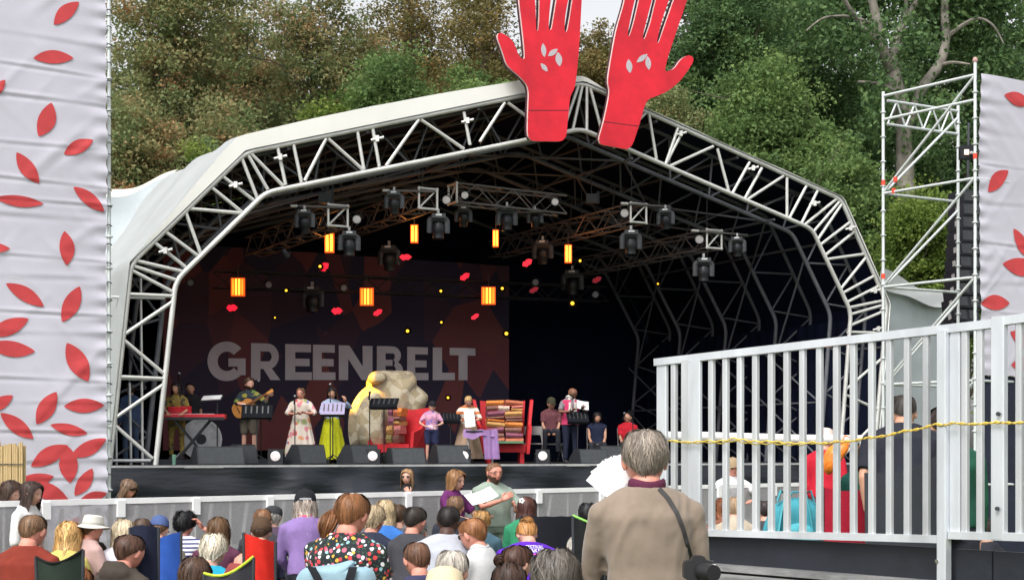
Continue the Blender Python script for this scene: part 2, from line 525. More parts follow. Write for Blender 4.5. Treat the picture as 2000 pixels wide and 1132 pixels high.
# the pale-limbed old tree on the right
def old_tree():
    Y = 60.0
    t = thing('tree', 'old tree with thick pale bare limbs behind the right scaffold tower', 'tree', P(1775, 1000, Y), group='trees behind the stage')
    mb = MB()
    def br(pts, r0, r1, sides=10):
        q = [P(x, y, Y + d) for x, y, d in pts]
        out = []
        for i in range(len(q) - 1):
            for k in range(4):
                s = k / 4
                p0, p1, p2, p3 = q[max(i - 1, 0)], q[i], q[i + 1], q[min(i + 2, len(q) - 1)]
                out.append(0.5 * ((2 * p1) + (p2 - p0) * s + (2 * p0 - 5 * p1 + 4 * p2 - p3) * s * s + (3 * p1 - p0 - 3 * p2 + p3) * s ** 3))
        out.append(q[-1])
        n = len(out)
        mb.tube(out, [0.80 * (r0 + (r1 - r0) * i / (n - 1)) * random.uniform(0.92, 1.08) for i in range(n)], sides, cap=False)
    br([(1778, 960, 0), (1770, 600, 0), (1767, 300, 0), (1758, 215, 0), (1743, 130, 0)], 0.50, 0.36)
    br([(1745, 140, 0), (1722, 95, -0.4), (1712, 40, -0.6), (1698, -30, -0.8), (1690, -120, -1)], 0.34, 0.14)
    br([(1744, 135, 0), (1752, 70, 0.5), (1775, 30, 0.8), (1800, -20, 1), (1830, -110, 1)], 0.26, 0.10)
    br([(1714, 85, -0.4), (1685, 55, -1), (1655, 10, -1.5), (1630, -40, -2)], 0.20, 0.06)
    br([(1705, 48, -0.6), (1660, 33, -1.2), (1610, 35, -2), (1575, 60, -2.4)], 0.10, 0.03, 6)
    br([(1758, 185, 0), (1720, 165, -0.6), (1675, 160, -1.2)], 0.14, 0.06, 7)
    br([(1768, 260, 0), (1800, 175, 0.6), (1835, 125, 1), (1848, 75, 1.2), (1845, 30, 1.2), (1848, -60, 1.4)], 0.30, 0.18)
    br([(1850, 72, 1.2), (1880, 50, 1), (1910, 36, 0.8), (1940, 50, 0.6), (1960, 85, 0.4)], 0.15, 0.03, 7)
    br([(1832, 130, 1), (1860, 122, 0.6), (1895, 126, 0.2)], 0.13, 0.05, 7)
    br([(1755, 75, 0.5), (1770, 10, 0.4), (1760, -60, 0)], 0.14, 0.06, 7)
    mb.build('trunk', BARK_PALE, t, smooth=True)
    k = Y / F
    rng = np.random.default_rng(5)
    cl = []
    for px, py, n, r in ((1650, -40, 26, 2.4), (1740, -60, 26, 2.4), (1840, -70, 26, 2.6), (1940, -40, 24, 2.2), (1600, 60, 14, 1.6), (1905, 60, 14, 1.5), (1950, 120, 14, 1.6), (1660, 90, 10, 1.4), (1790, 90, 8, 1.0), (1690, 20, 16, 1.6), (1770, -10, 16, 1.6), (1870, 0, 16, 1.6), (1930, 20, 14, 1.6), (1720, 200, 8, 1.0), (1820, 240, 12, 1.2)):
        c = P(px, py, Y + (2.0 if n > 12 else -1.0))
        cl += [np.array(c) + rng.normal(size=3) * r * 0.5 for _ in range(n)]
    cl = np.array(cl); per = 70; n = len(cl) * per
    pos = np.repeat(cl, per, 0) + rng.normal(size=(n, 3)) * 0.42
    a = rng.normal(size=(n, 3)); a /= np.linalg.norm(a, axis=1)[:, None]
    b = np.cross(a, rng.normal(size=(n, 3))); b /= np.linalg.norm(b, axis=1)[:, None]
    s = 0.25 * rng.uniform(0.6, 1.2, n)[:, None]
    V = np.stack([pos - a * s * .5, pos + b * s * .3, pos + a * s * .5, pos - b * s * .3], 1).reshape(-1, 3)
    c = np.repeat(np.clip(rng.normal(0.5, 0.2, n), 0, 1), 4)
    obj_of('crown', np_mesh('crown', V, np.arange(4 * n).reshape(n, 4), LEAF['dark'], np.stack([c, c, c], 1)), t)
old_tree()

# ---- the stage roof: front arch traced on its plane, the same profile repeated behind it
def uzl(l): return [ARCH.uz(x, y) for x, y in l]
OUT = uzl([(214, 905), (256, 515), (480, 298), (1138, 163), (1642, 389), (1732, 593), (1706, 905)])
INN = uzl([(304, 905), (343, 548), (519, 376), (1135, 252), (1586, 447), (1662, 609), (1640, 905)])
OUT[0] = (OUT[0][0], DECK); OUT[-1] = (OUT[-1][0], DECK); INN[0] = (INN[0][0], DECK); INN[-1] = (INN[-1][0], DECK)
roof = thing('stage_roof', 'arched aluminium truss stage roof with pale canvas cover and black lining', 'stage roof', S(0, 0, DECK))
ARCH_M = mat('arch_alu', (0.62, 0.62, 0.60), 0.45, 0.35, 0.16, 2.0)

def rounded(prof, r=0.22, n=5):
    out = [prof[0]]
    for i in range(1, len(prof) - 1):
        p0, p1, p2 = (Vector((*prof[k], 0)) for k in (i - 1, i, i + 1))
        a = p1 + (p0 - p1).normalized() * r; b = p1 + (p2 - p1).normalized() * r
        for k in range(n):
            t = k / (n - 1)
            q = a.lerp(p1, t).lerp(p1.lerp(b, t), t)
            out.append((q.x, q.y))
    out.append(prof[-1])
    return out
def chords(v):
    mb = MB()
    mb.tube([S(u, v, z) for u, z in rounded(OUT)], 0.050, 10)
    mb.tube([S(u, v, z) for u, z in rounded(INN)], 0.052, 10)
    return mb
arch = chords(0).build('truss_arch', ARCH_M, roof, smooth=True)
BR = [(490,300,553,363),(484,302,523,370),(471,306,503,388),(433,343,499,394),(412,365,476,417),(365,407,480,417),(542,287,558,361),(573,281,589,357),
 (637,271,595,353),(641,271,709,332),(698,256,711,332),(728,252,741,326),(818,234,754,324),(822,234,906,291),(906,219,918,283),(986,201,937,277),(992,201,1075,262),
 (362,412,392,495),(320,450,390,502),(300,472,367,525),(262,508,357,530),(257,518,345,547),(254,526,338,570),(248,574,339,578),(241,654,337,589),(239,661,321,730),
 (230,735,320,739),(220,819,317,752),(220,826,298,895),(1332,259,1302,317),(1393,286,1305,326),(1401,290,1424,376),(1464,317,1430,378),(1488,328,1454,389),
 (1530,344,1458,391),(1537,347,1537,424),(1575,363,1541,427),(1597,372,1565,437),(1636,387,1570,440),(1642,391,1589,452),(1645,397,1597,468),(1660,434,1602,478),(1668,453,1612,498),
 (1687,496,1616,506),(1690,504,1642,564),(1708,538,1646,572),(1717,558,1654,590),(1728,586,1660,600),(1730,594,1660,614),(1729,606,1657,637),(1726,650,1655,648),(1722,700,1652,760),(1716,800,1650,770),
 (1714,820,1646,890),(1138,165,1118,256),(1130,167,1098,260),(1146,168,1146,256),(1152,170,1180,272),(1267,221,1282,311),(1325,248,1300,320),(1262,220,1200,281),(1060,180,1078,264)]
for x0, y0, x1, y1 in BR:
    pole('brace', ARCH.at(x0, y0), ARCH.at(x1, y1), 0.036, ARCH_M, arch)
# clamps on the arch: short crossing tubes with couplers
for x, y in ((546,308),(735,272),(911,237),(1327,262),(1468,329),(1588,398),(1658,446),(1706,568),(459,362),(322,490),(1712,642)):
    c = ARCH.at(x, y, -0.06)
    mb = MB()
    mb.tube([c + Vector((-0.13, 0, -0.03)), c + Vector((0.13, 0, 0.03))], 0.028, 8)
    mb.box(c + Vector((0.0, -0.01, 0)), (0.07, 0.08, 0.12))
    mb.build('coupler', ARCH_M, arch, smooth=True)

# arches behind
ARCH_SHADE = mat('arch_alu_shaded', (0.125, 0.13, 0.15), 0.65, 0.2, 0.25, 2.0)  # front arch metal painted darker for the shade under the roof
def lerp_prof(prof, t):
    L = [0]
    for a, b in zip(prof, prof[1:]): L.append(L[-1] + math.hypot(b[0] - a[0], b[1] - a[1]))
    s = t * L[-1]
    for i in range(len(prof) - 1):
        if s <= L[i + 1] + 1e-9:
            k = (s - L[i]) / max(L[i + 1] - L[i], 1e-9)
            return (prof[i][0] + (prof[i + 1][0] - prof[i][0]) * k, prof[i][1] + (prof[i + 1][1] - prof[i][1]) * k)
    return prof[-1]
VS = [0.75, 2.9, 5.1, 7.3, 9.5]
first = None
for v in VS:
    off = S(0, v, 0) - S(0, 0, 0)
    if first is None:
        first = chords(v).build('truss_arch', ARCH_SHADE, roof, smooth=True)
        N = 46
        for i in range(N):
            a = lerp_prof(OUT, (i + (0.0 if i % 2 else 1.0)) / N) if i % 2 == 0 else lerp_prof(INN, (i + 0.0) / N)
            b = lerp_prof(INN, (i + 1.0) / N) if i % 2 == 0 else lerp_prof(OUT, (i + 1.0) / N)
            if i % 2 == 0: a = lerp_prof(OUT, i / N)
            pole('brace', S(a[0], v, a[1]), S(b[0], v, b[1]), 0.026, ARCH_SHADE, first)
        v0 = v
    else:
        d = S(0, v, 0) - S(0, v0, 0)
        c = first.copy(); COL.objects.link(c); c.parent = roof
        c.matrix_basis = Matrix.Translation(d) @ first.matrix_basis; MW[c.name] = Matrix.Translation(d) @ MW[first.name]
        for ch in KIDS[first.name]:
            k = ch.copy(); COL.objects.link(k); k.parent = c
# purlins and roof diagonals between the arches
KEY = [0.10, 0.21, 0.27, 0.33, 0.42, 0.5, 0.58, 0.66, 0.74, 0.80, 0.90]
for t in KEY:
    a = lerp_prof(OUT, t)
    pole('purlin', S(a[0], 0.05, a[1] - 0.08), S(a[0], 9.5, a[1] - 0.08), 0.034, ARCH_SHADE, roof)
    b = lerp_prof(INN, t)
    if t in (0.27, 0.42, 0.58, 0.74): pole('purlin', S(b[0], 0.4, b[1]), S(b[0], 9.5, b[1]), 0.03, ARCH_SHADE, roof)
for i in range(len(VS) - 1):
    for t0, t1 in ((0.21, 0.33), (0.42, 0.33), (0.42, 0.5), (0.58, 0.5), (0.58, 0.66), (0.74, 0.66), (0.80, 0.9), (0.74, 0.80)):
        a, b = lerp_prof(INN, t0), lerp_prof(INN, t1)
        pole('roof_diagonal', S(a[0], VS[i], a[1]), S(b[0], VS[i + 1], b[1]), 0.026, ARCH_SHADE, roof)
for i in range(len(VS) - 1):      # wall bracing, right and left
    for sgn, pr in ((1, INN[-1]), (-1, INN[0])):
        ub = pr[0]
        for z0, z1 in ((DECK + 0.1, DECK + 1.5), (DECK + 1.5, DECK + 0.1 + 2.7)):
            pole('wall_diagonal', S(ub, VS[i], z0), S(ub, VS[i + 1], z1), 0.024, ARCH_SHADE, roof)
        pole('wall_rail', S(ub, VS[i], DECK + 1.5), S(ub, VS[i + 1], DECK + 1.5), 0.024, ARCH_SHADE, roof)

# canopy: canvas over the arches, lining beneath it
CANVAS = mat('canvas_pale', (0.40, 0.42, 0.42), 0.5, 0, 0.10, 1.2, 0.25, 3.0, transl=0.12)
CANVAS_G = mat('canvas_grey', (0.36, 0.40, 0.42), 0.5, 0, 0.12, 1.2, 0.3, 3.0)
LINING = mat('roof_lining', (0.004, 0.007, 0.022), 0.85, 0, 0.3, 1.5, spec=0.15)  # navy tint of haze put into the black cloth
dense = []
for i in range(241):
    dense.append(lerp_prof(OUT, i / 240))
def skin_pt(i, v, off):
    u, z = dense[i]
    a, b = dense[max(i - 3, 0)], dense[min(i + 3, 240)]
    n = Vector((-(b[1] - a[1]), b[0] - a[0])).normalized()
    if n.y < -0.2: n = -n
    t = i / 240
    o = off(t, v)
    return S(u + n.x * o, v, z + n.y * o)
def soff(t, v):
    left = max(0.0, 1 - abs(t - 0.335) / 0.16)
    o = 0.06 + 0.25 * max(0.0, min(1.0, (0.53 - t) / 0.06)) * min(1.0, max(0, (t - 0.13) / 0.10))
    o += 0.10 * left * (1 + 0.9 * min(1.0, v / 1.5))
    o += 0.03 * math.sin(v * 2.9) * math.sin(t * 60) + 0.05 * (1 - abs((v % 2.2) / 1.1 - 1)) * -0.6
    return max(o, 0.055)
vs_ = [-0.08 + 0.37 * k for k in range(31)]
sk = MB()
W = len(vs_)
sk.add([skin_pt(i, v, soff) for i in range(241) for v in vs_], [(i * W + j, i * W + j + 1, (i + 1) * W + j + 1, (i + 1) * W + j) for i in range(240) for j in range(W - 1)])
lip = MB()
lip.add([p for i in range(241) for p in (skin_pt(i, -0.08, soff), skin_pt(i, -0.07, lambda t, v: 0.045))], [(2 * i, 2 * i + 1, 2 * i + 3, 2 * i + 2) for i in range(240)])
can = sk.build('canopy', CANVAS, roof, smooth=True)
lip.build('canopy_hem', mat('hem_toplit', (0.85, 0.84, 0.80), 0.45, 0, 0.04, 1.0), can, smooth=True)  # same canvas as the cover, coloured lighter as if lit from above
li = MB()
li.add([skin_pt(i, v, lambda t, v: 0.02) for i in range(0, 241, 2) for v in (-0.02, 10.9)], [(2 * i, 2 * i + 1, 2 * i + 3, 2 * i + 2) for i in range(120)])
li.build('lining', LINING, roof)
# grey side skirts of canvas, left end of the roof and the low annexe covers
def annexe(label, pts, mats, name='canvas_awning'):
    mb = MB()
    (a, b, c, d) = [Vector(p) for p in pts]
    mb.grid(14, 8, lambda s, t: a.lerp(b, s).lerp(d.lerp(c, s), t) + Vector((0, 0, -0.10 * math.sin(math.pi * s) + 0.05 * math.sin(s * 9 + t * 4))))
    o = mb.build(name, mats, smooth=True)
    return tag(o, label, 'awning')
CREAM = mat('canvas_cream', (0.66, 0.60, 0.50), 0.6, 0, 0.1, 1.0, 0.3, 3.0)
annexe('cream canvas awning sloping behind the left roof corner', [P(350, 330, 37.5), P(180, 378, 35.0), P(180, 430, 33.5), P(330, 352, 35.5)], CREAM)
annexe('grey canvas side awning below the cream one at left', [P(332, 345, 35.0), P(170, 392, 33.0), P(170, 520, 32.0), P(300, 395, 33.5)], CANVAS_G)
annexe('grey canvas side wall beyond the right end of the stage', [P(1716, 548, 38.5), P(1850, 590, 41.0), P(1850, 900, 41.0), P(1690, 900, 38.5)], CANVAS_G, 'canvas_side_wall')
annexe('pale sloping canvas cover over the right stage wing', [P(1722, 522, 38.3), P(1862, 580, 41.4), P(1852, 600, 40.6), P(1716, 556, 38.2)], CANVAS, 'canvas_cover')

# back and side drapes
def drape(label, a, b, z0, z1, m, folds=18, amp=0.05, name='black_drape', mid=None):
    mb = MB()
    a, b = Vector(a), Vector(b)
    n = (b - a).cross(Vector((0, 0, 1))).normalized()
    mb.grid(folds * 4, 6, lambda s, t: a.lerp(b, s) + n * amp * math.sin(s * folds * 6.283) * (0.6 + 0.4 * (1 - t)) + Vector((0, 0, z0 + (z1 - z0) * t)))
    return tag(mb.build(name, m, smooth=True), label, 'drape')
gw = MB().prism([(u, z) for u, z in OUT], lambda a, b, d: S(a * 0.995, 10.75 + d, b), 0.0, 0.05)
tag(gw.build('back_wall', LINING), 'black cloth wall closing the back of the stage', 'stage wall')
drape('black drape along the right side of the stage', S(OUT[-1][0] - 0.05, 0.9, 0), S(OUT[-1][0] - 0.05, 10.6, 0), DECK - 0.1, DECK + 3.6, LINING, 24)
drape('black drape along the left side of the stage', S(OUT[0][0] + 0.75, 1.6, 0), S(OUT[0][0] + 0.75, 10.6, 0), DECK - 0.1, DECK + 3.0, LINING, 24)

# ---- the deck and its skirt
DECKM = mat('stage_deck', (0.02, 0.022, 0.028), 0.6, 0, 0.3, 2.0, 0.1, 20)
deck = thing('stage_platform', 'black stage platform behind the crowd barrier', 'stage', S(0, 5, DECK))
FRONT = -0.45
for i in range(10):
    u0 = -11.0 + i * 2.2
    for j in range(5):
        v0_ = FRONT + j * 2.25
        mb = MB()
        a = [S(u0 + 0.004, v0_ + 0.004, 0), S(u0 + 2.196, v0_ + 0.004, 0), S(u0 + 2.196, v0_ + 2.246, 0), S(u0 + 0.004, v0_ + 2.246, 0)]
        mb.prism([(0, 0), (1, 0), (2, 0), (3, 0)], lambda p, q, d: a[int(p)] + Vector((0, 0, d)), DECK, DECK - 0.1)
        mb.build('deck_panel', DECKM, deck)
edge = MB().bar(S(-11, FRONT - 0.02, DECK - 0.03), S(11, FRONT - 0.02, DECK - 0.03), 0.03, 0.05)
edge.build('edge_trim', ALU_DULL, deck)
SKIRT = mat('skirt_cloth', (0.011, 0.014, 0.021), 0.42, 0, 0.3, 1.2, 1.0, 2.6, spec=0.5, stretch=(0.6, 0.6, 3.2))
rs = random.Random(3)
fold = [(rs.uniform(-11, 11), rs.uniform(0.4, 1.1), rs.uniform(0.015, 0.05), rs.uniform(-1.2, 1.2)) for _ in range(46)]
def skirt_pt(a, b):
    u = -11 + 22 * a
    d = 0.06 * b
    for c, w, am, sl in fold:
        x = (u - c - sl * b) / w * 2.2
        d += 2.2 * am * math.exp(-x * x) * (0.3 + b) 
    d += 0.03 * math.sin(u * 3.7 + b * 6 + math.sin(u)) + 0.022 * math.sin(u * 1.3 - b * 16 + 2 * math.sin(u * 0.9))
    return S(u, FRONT - 0.05 - d, DECK - 0.045 - b * (DECK - 0.045 + 0.40))
sk2 = MB().grid(300, 22, skirt_pt)
sk2.build('skirt', SKIRT, deck, smooth=True)
# low riser for the band on the left
def stage_box(name, label, cat, u0, u1, v0, v1, z0, z1, m):
    mb = MB()
    a = [S(u0, v0, 0), S(u1, v0, 0), S(u1, v1, 0), S(u0, v1, 0)]
    mb.prism([(0, 0), (1, 0), (2, 0), (3, 0)], lambda p, q, d: a[int(p)] + Vector((0, 0, d)), z1, z0)
    return tag(mb.build(name, m), label, cat)

# ---- backdrop banner with its lettering
BP = stage_plane(9.3)
def backdrop_mat():
    m, nt, b = base_mat('backdrop_print')
    L = nt.links.new
    tc = nnode(nt, 'ShaderNodeTexCoord')
    mp = nnode(nt, 'ShaderNodeMapping'); mp.inputs['Rotation'].default_value = (0, 0, -TH); mp.inputs['Scale'].default_value = (0.9, 0.9, 0.5)
    L(tc.outputs['Object'], mp.inputs['Vector'])
    vo = nnode(nt, 'ShaderNodeTexVoronoi', Scale=1.3, feature='F1'); L(mp.outputs[0], vo.inputs['Vector'])
    sp = nnode(nt, 'ShaderNodeSeparateColor'); L(vo.outputs['Color'], sp.inputs[0])
    r1 = ramp(nt, [(0.0, (0.04, 0.032, 0.07)), (0.4, (0.045, 0.034, 0.07)), (0.45, (0.17, 0.05, 0.065)), (0.8, (0.22, 0.065, 0.065)), (0.9, (0.07, 0.038, 0.065))])
    L(sp.outputs[0], r1.inputs['Fac'])
    L(r1.outputs[0], b.inputs['Base Color'])
    b.inputs['Roughness'].default_value = 0.85
    return m
bd = thing('stage_backdrop', 'dark maroon and navy backdrop banner with large grey lettering', 'banner', BP.at(650, 880))
def bwave(u, z): return 0.03 * math.sin(u * 3.1) + 0.012 * math.sin(u * 7.3 + z)
def bpt(px, py, d=0.0):
    u, z = BP.uz(px, py)
    return BP.pt(u, z, d + bwave(u, z))
mb = MB()
bu0, bu1 = BP.u(318), BP.u(994)
mb.grid(110, 10, lambda a, b: BP.pt(bu0 + (bu1 - bu0) * a, DECK + 0.3 + 5.3 * b, bwave(bu0 + (bu1 - bu0) * a, DECK + 0.3 + 5.3 * b)))
mb.build('cloth', backdrop_mat(), bd, smooth=True)
LETTER = mat('backdrop_lettering', (0.66, 0.62, 0.68), 0.85, 0, 0.08, 2.0)
def arc(cx, cy, rx, ry, a0, a1, n=10):
    return [(cx + rx * math.cos(R(a0 + (a1 - a0) * i / n)), cy + ry * math.sin(R(a0 + (a1 - a0) * i / n))) for i in range(n + 1)]
def rect(x0, y0, x1, y1): return [(x0, y0), (x1, y0), (x1, y1), (x0, y1)]
def glyph(ch):
    """strips as quads in a unit-high cell; returns (width, quads)"""
    q = []
    def ring(o, i):
        for k in range(len(o) - 1): q.append([o[k], o[k + 1], i[k + 1], i[k]])
    if ch == 'G':
        ring(arc(.52, .5, .52, .53, 42, 318, 26), arc(.52, .5, .24, .26, 42, 318, 26))
        q += [rect(.56, .36, 1.02, .58), rect(.80, .13, 1.02, .36)]
        return 1.04, q
    if ch == 'E':
        return .72, [rect(0, 0, .27, 1), rect(.27, .78, .70, 1), rect(.27, .39, .66, .60), rect(.27, 0, .72, .22)]
    if ch == 'R':
        q += [rect(0, 0, .27, 1), rect(.27, .78, .50, 1), rect(.27, .30, .50, .51)]
        ring(arc(.50, .65, .33, .35, -90, 90, 12), arc(.50, .645, .11, .135, -90, 90, 12))
        q += [[(.36, .30), (.60, .34), (.88, 0), (.57, 0)]]
        return .88, q
    if ch == 'N':
        return .92, [rect(0, 0, .26, 1), rect(.66, 0, .92, 1), [(0.02, 1), (.29, 1), (.90, 0.0), (.63, 0.0)]]
    if ch == 'B':
        q += [rect(0, 0, .27, 1), rect(.27, .79, .50, 1), rect(.27, .42, .50, .60), rect(.27, 0, .52, .21)]
        ring(arc(.50, .735, .28, .265, -70, 90, 10), arc(.50, .70, .08, .095, -70, 90, 10))
        ring(arc(.52, .285, .33, .285, -90, 75, 10), arc(.52, .315, .09, .105, -90, 75, 10))
        return .85, q
    if ch == 'L':
        return .66, [rect(0, 0, .27, 1), rect(.27, 0, .66, .23)]
    if ch == 'T':
        return .80, [rect(0, .77, .80, 1), rect(.265, 0, .535, .77)]
xs = [(405, 480), (489, 548), (557, 608), (610, 654), (661, 727), (735, 786), (794, 837), (845, 887), (877, 928)]
for ch, (xa, xb) in zip('GREENBELT', xs):
    w, q = glyph(ch)
    mb = MB()
    for qi, poly in enumerate(q):
        pts = []
        for a, b in poly:
            px = xa + (xb - xa) * a / w
            k = (px - 405) / 523.0
            yt, yb = 668 + 12 * k, 741.5 + 0.5 * k
            pts.append((px, yb + (yt - yb) * b))
        # subdivide along x so that the print follows the folds
        (p0, p1, p2, p3) = [Vector((*p, 0)) for p in pts]
        mb.grid(8, 6, lambda s, t: bpt(*(p0.lerp(p1, s).lerp(p3.lerp(p2, s), t)).xy, d=-0.03 - 0.0015 * (qi % 5)))
    mb.build('letter', LETTER, bd)
# ------------------------------------------------------------------ red hands on the roof peak
HP = stage_plane(-0.45)
RED_HAND = mat('hand_red', (0.66, 0.010, 0.028), 0.5, 0, 0.22, 1.3, 0.15, 8)
HAND_EDGE = mat('hand_edge', (0.72, 0.5, 0.48), 0.6, 0, 0.2, 4.0)
HAND_DARK = mat('hand_backing', (0.05, 0.012, 0.02), 0.7)
MARK = mat('hand_mark', (0.50, 0.46, 0.50), 0.7, 0, 0.15, 30.0)
def lens_poly(p0, p1, w, n=9, bend=0.0):
    (x0, y0), (x1, y1) = p0, p1
    dx, dy = x1 - x0, y1 - y0
    L = math.hypot(dx, dy)
    nx, ny = -dy / L, dx / L
    up, dn = [], []
    for i in range(n + 1):
        t = i / n
        h = math.sin(math.pi * t) ** 0.85 * w * 0.5
        b = math.sin(math.pi * t) * bend
        up.append((x0 + dx * t + nx * (h + b), y0 + dy * t + ny * (h + b)))
        dn.append((x0 + dx * t + nx * (-h + b), y0 + dy * t + ny * (-h + b)))
    return up + dn[-2:0:-1]
def smooth_poly(pts, it=2):
    for _ in range(it):
        out = []
        for i in range(len(pts)):
            a, b = pts[i], pts[(i + 1) % len(pts)]
            out += [(a[0] * .8 + b[0] * .2, a[1] * .8 + b[1] * .2), (a[0] * .2 + b[0] * .8, a[1] * .2 + b[1] * .8)]
        pts = out
    return pts
def big_hand(label, out, marks, mount):
    t = thing('hand_sign', label, 'hand sign', HP.at(*mount), group='red hand cut-outs on the roof peak')
    poly = smooth_poly(out, 2)
    f = lambda a, b, d: HP.at(a, b, d)
    MB().prism(poly, f, -0.05, 0.0, 0, 1).build('front_board', [RED_HAND, HAND_EDGE], t)
    cx = sum(p[0] for p in poly) / len(poly); cy = sum(p[1] for p in poly) / len(poly)
    back = [(cx + (a - cx) * 0.985, cy + (b - cy) * 0.99) for a, b in poly]
    MB().prism(back, f, 0.005, 0.10, 0).build('backing', HAND_DARK, t)
    for yy in ((216,) if mount[0] < 1150 else (238,)):
        xs2 = (1030, 1107) if mount[0] < 1150 else (1177, 1247)
        MB().prism([(xs2[0], yy), (xs2[1], yy + (0 if mount[0] < 1150 else 9)), (xs2[1], yy + 1.2 + (0 if mount[0] < 1150 else 9)), (xs2[0], yy + 1.2)], f, -0.0535, -0.0515).build('panel_joint', HAND_DARK, t)
    for (x0, y0), (x1, y1), w in marks:
        MB().prism(lens_poly((x0, y0), (x1, y1), w), f, -0.054, -0.052).build('palm_mark', MARK, t)
    mx, my = mount
    pole('bracket', HP.at(mx, my + 8, 0.1), HP.at(mx, my + 70, 0.34), 0.03, ALU_DULL, t)
    pole('bracket', HP.at(mx, my - 25, 0.1), HP.at(mx + 4, my + 12, 0.40), 0.03, ALU_DULL, t)
big_hand('large red cut-out hand with thumb to the left on the roof peak',
    [(1028, 276), (1065, 277), (1103, 277), (1108, 225), (1111, 190), (1121, 172), (1127, 120), (1131, 60), (1134, 0), (1136, -30), (1130, -52), (1121, -34), (1116, 0), (1110, 40), (1105, 65), (1100, 62), (1102, 30), (1111, -15), (1113, -80), (1104, -104), (1094, -80),
     (1088, -20), (1080, 30), (1075, 60), (1069, 60), (1071, 25), (1077, -30), (1076, -96), (1066, -112), (1056, -96), (1052, -20), (1051, 40), (1049, 62), (1045, 62), (1044, 20), (1041, -20), (1034, -70), (1022, -84), (1010, -64), (1011, 0),
     (1019, 65), (1024, 118), (1013, 114), (1003, 88), (993, 74), (974, 64), (968, 72), (980, 104), (988, 130), (1014, 151), (1031, 172), (1029, 220)],
    [((1058, 86), (1061, 113), 10), ((1068, 111), (1087, 97), 10), ((1087, 103), (1091, 131), 13), ((1054, 125), (1067, 141), 9)], (1066, 200))
big_hand('large red cut-out hand with thumb to the right tilting on the roof peak',
    [(1164, 282), (1198, 288), (1230, 294), (1248, 240), (1260, 196), (1285, 187), (1305, 177), (1326, 160), (1350, 126), (1353, 114), (1342, 108), (1327, 117), (1314, 136), (1295, 143), (1302, 112), (1320, 60), (1340, 0), (1352, -40), (1346, -58), (1332, -46),
     (1314, 0), (1297, 48), (1284, 86), (1280, 84), (1290, 42), (1308, -10), (1324, -80), (1314, -100), (1300, -86), (1279, 0), (1268, 46), (1257, 78), (1252, 76), (1262, 36), (1274, -10), (1288, -92), (1278, -112), (1264, -98), (1246, 0), (1236, 44), (1227, 73), (1223, 70), (1231, 30), (1240, -10), (1250, -62), (1240, -82), (1228, -66),
     (1219, 0), (1201, 60), (1192, 110), (1184, 160), (1189, 180), (1178, 235)],
    [((1225, 117), (1228, 144), 12), ((1241, 123), (1262, 107), 10), ((1262, 111), (1265, 138), 11)], (1215, 215))

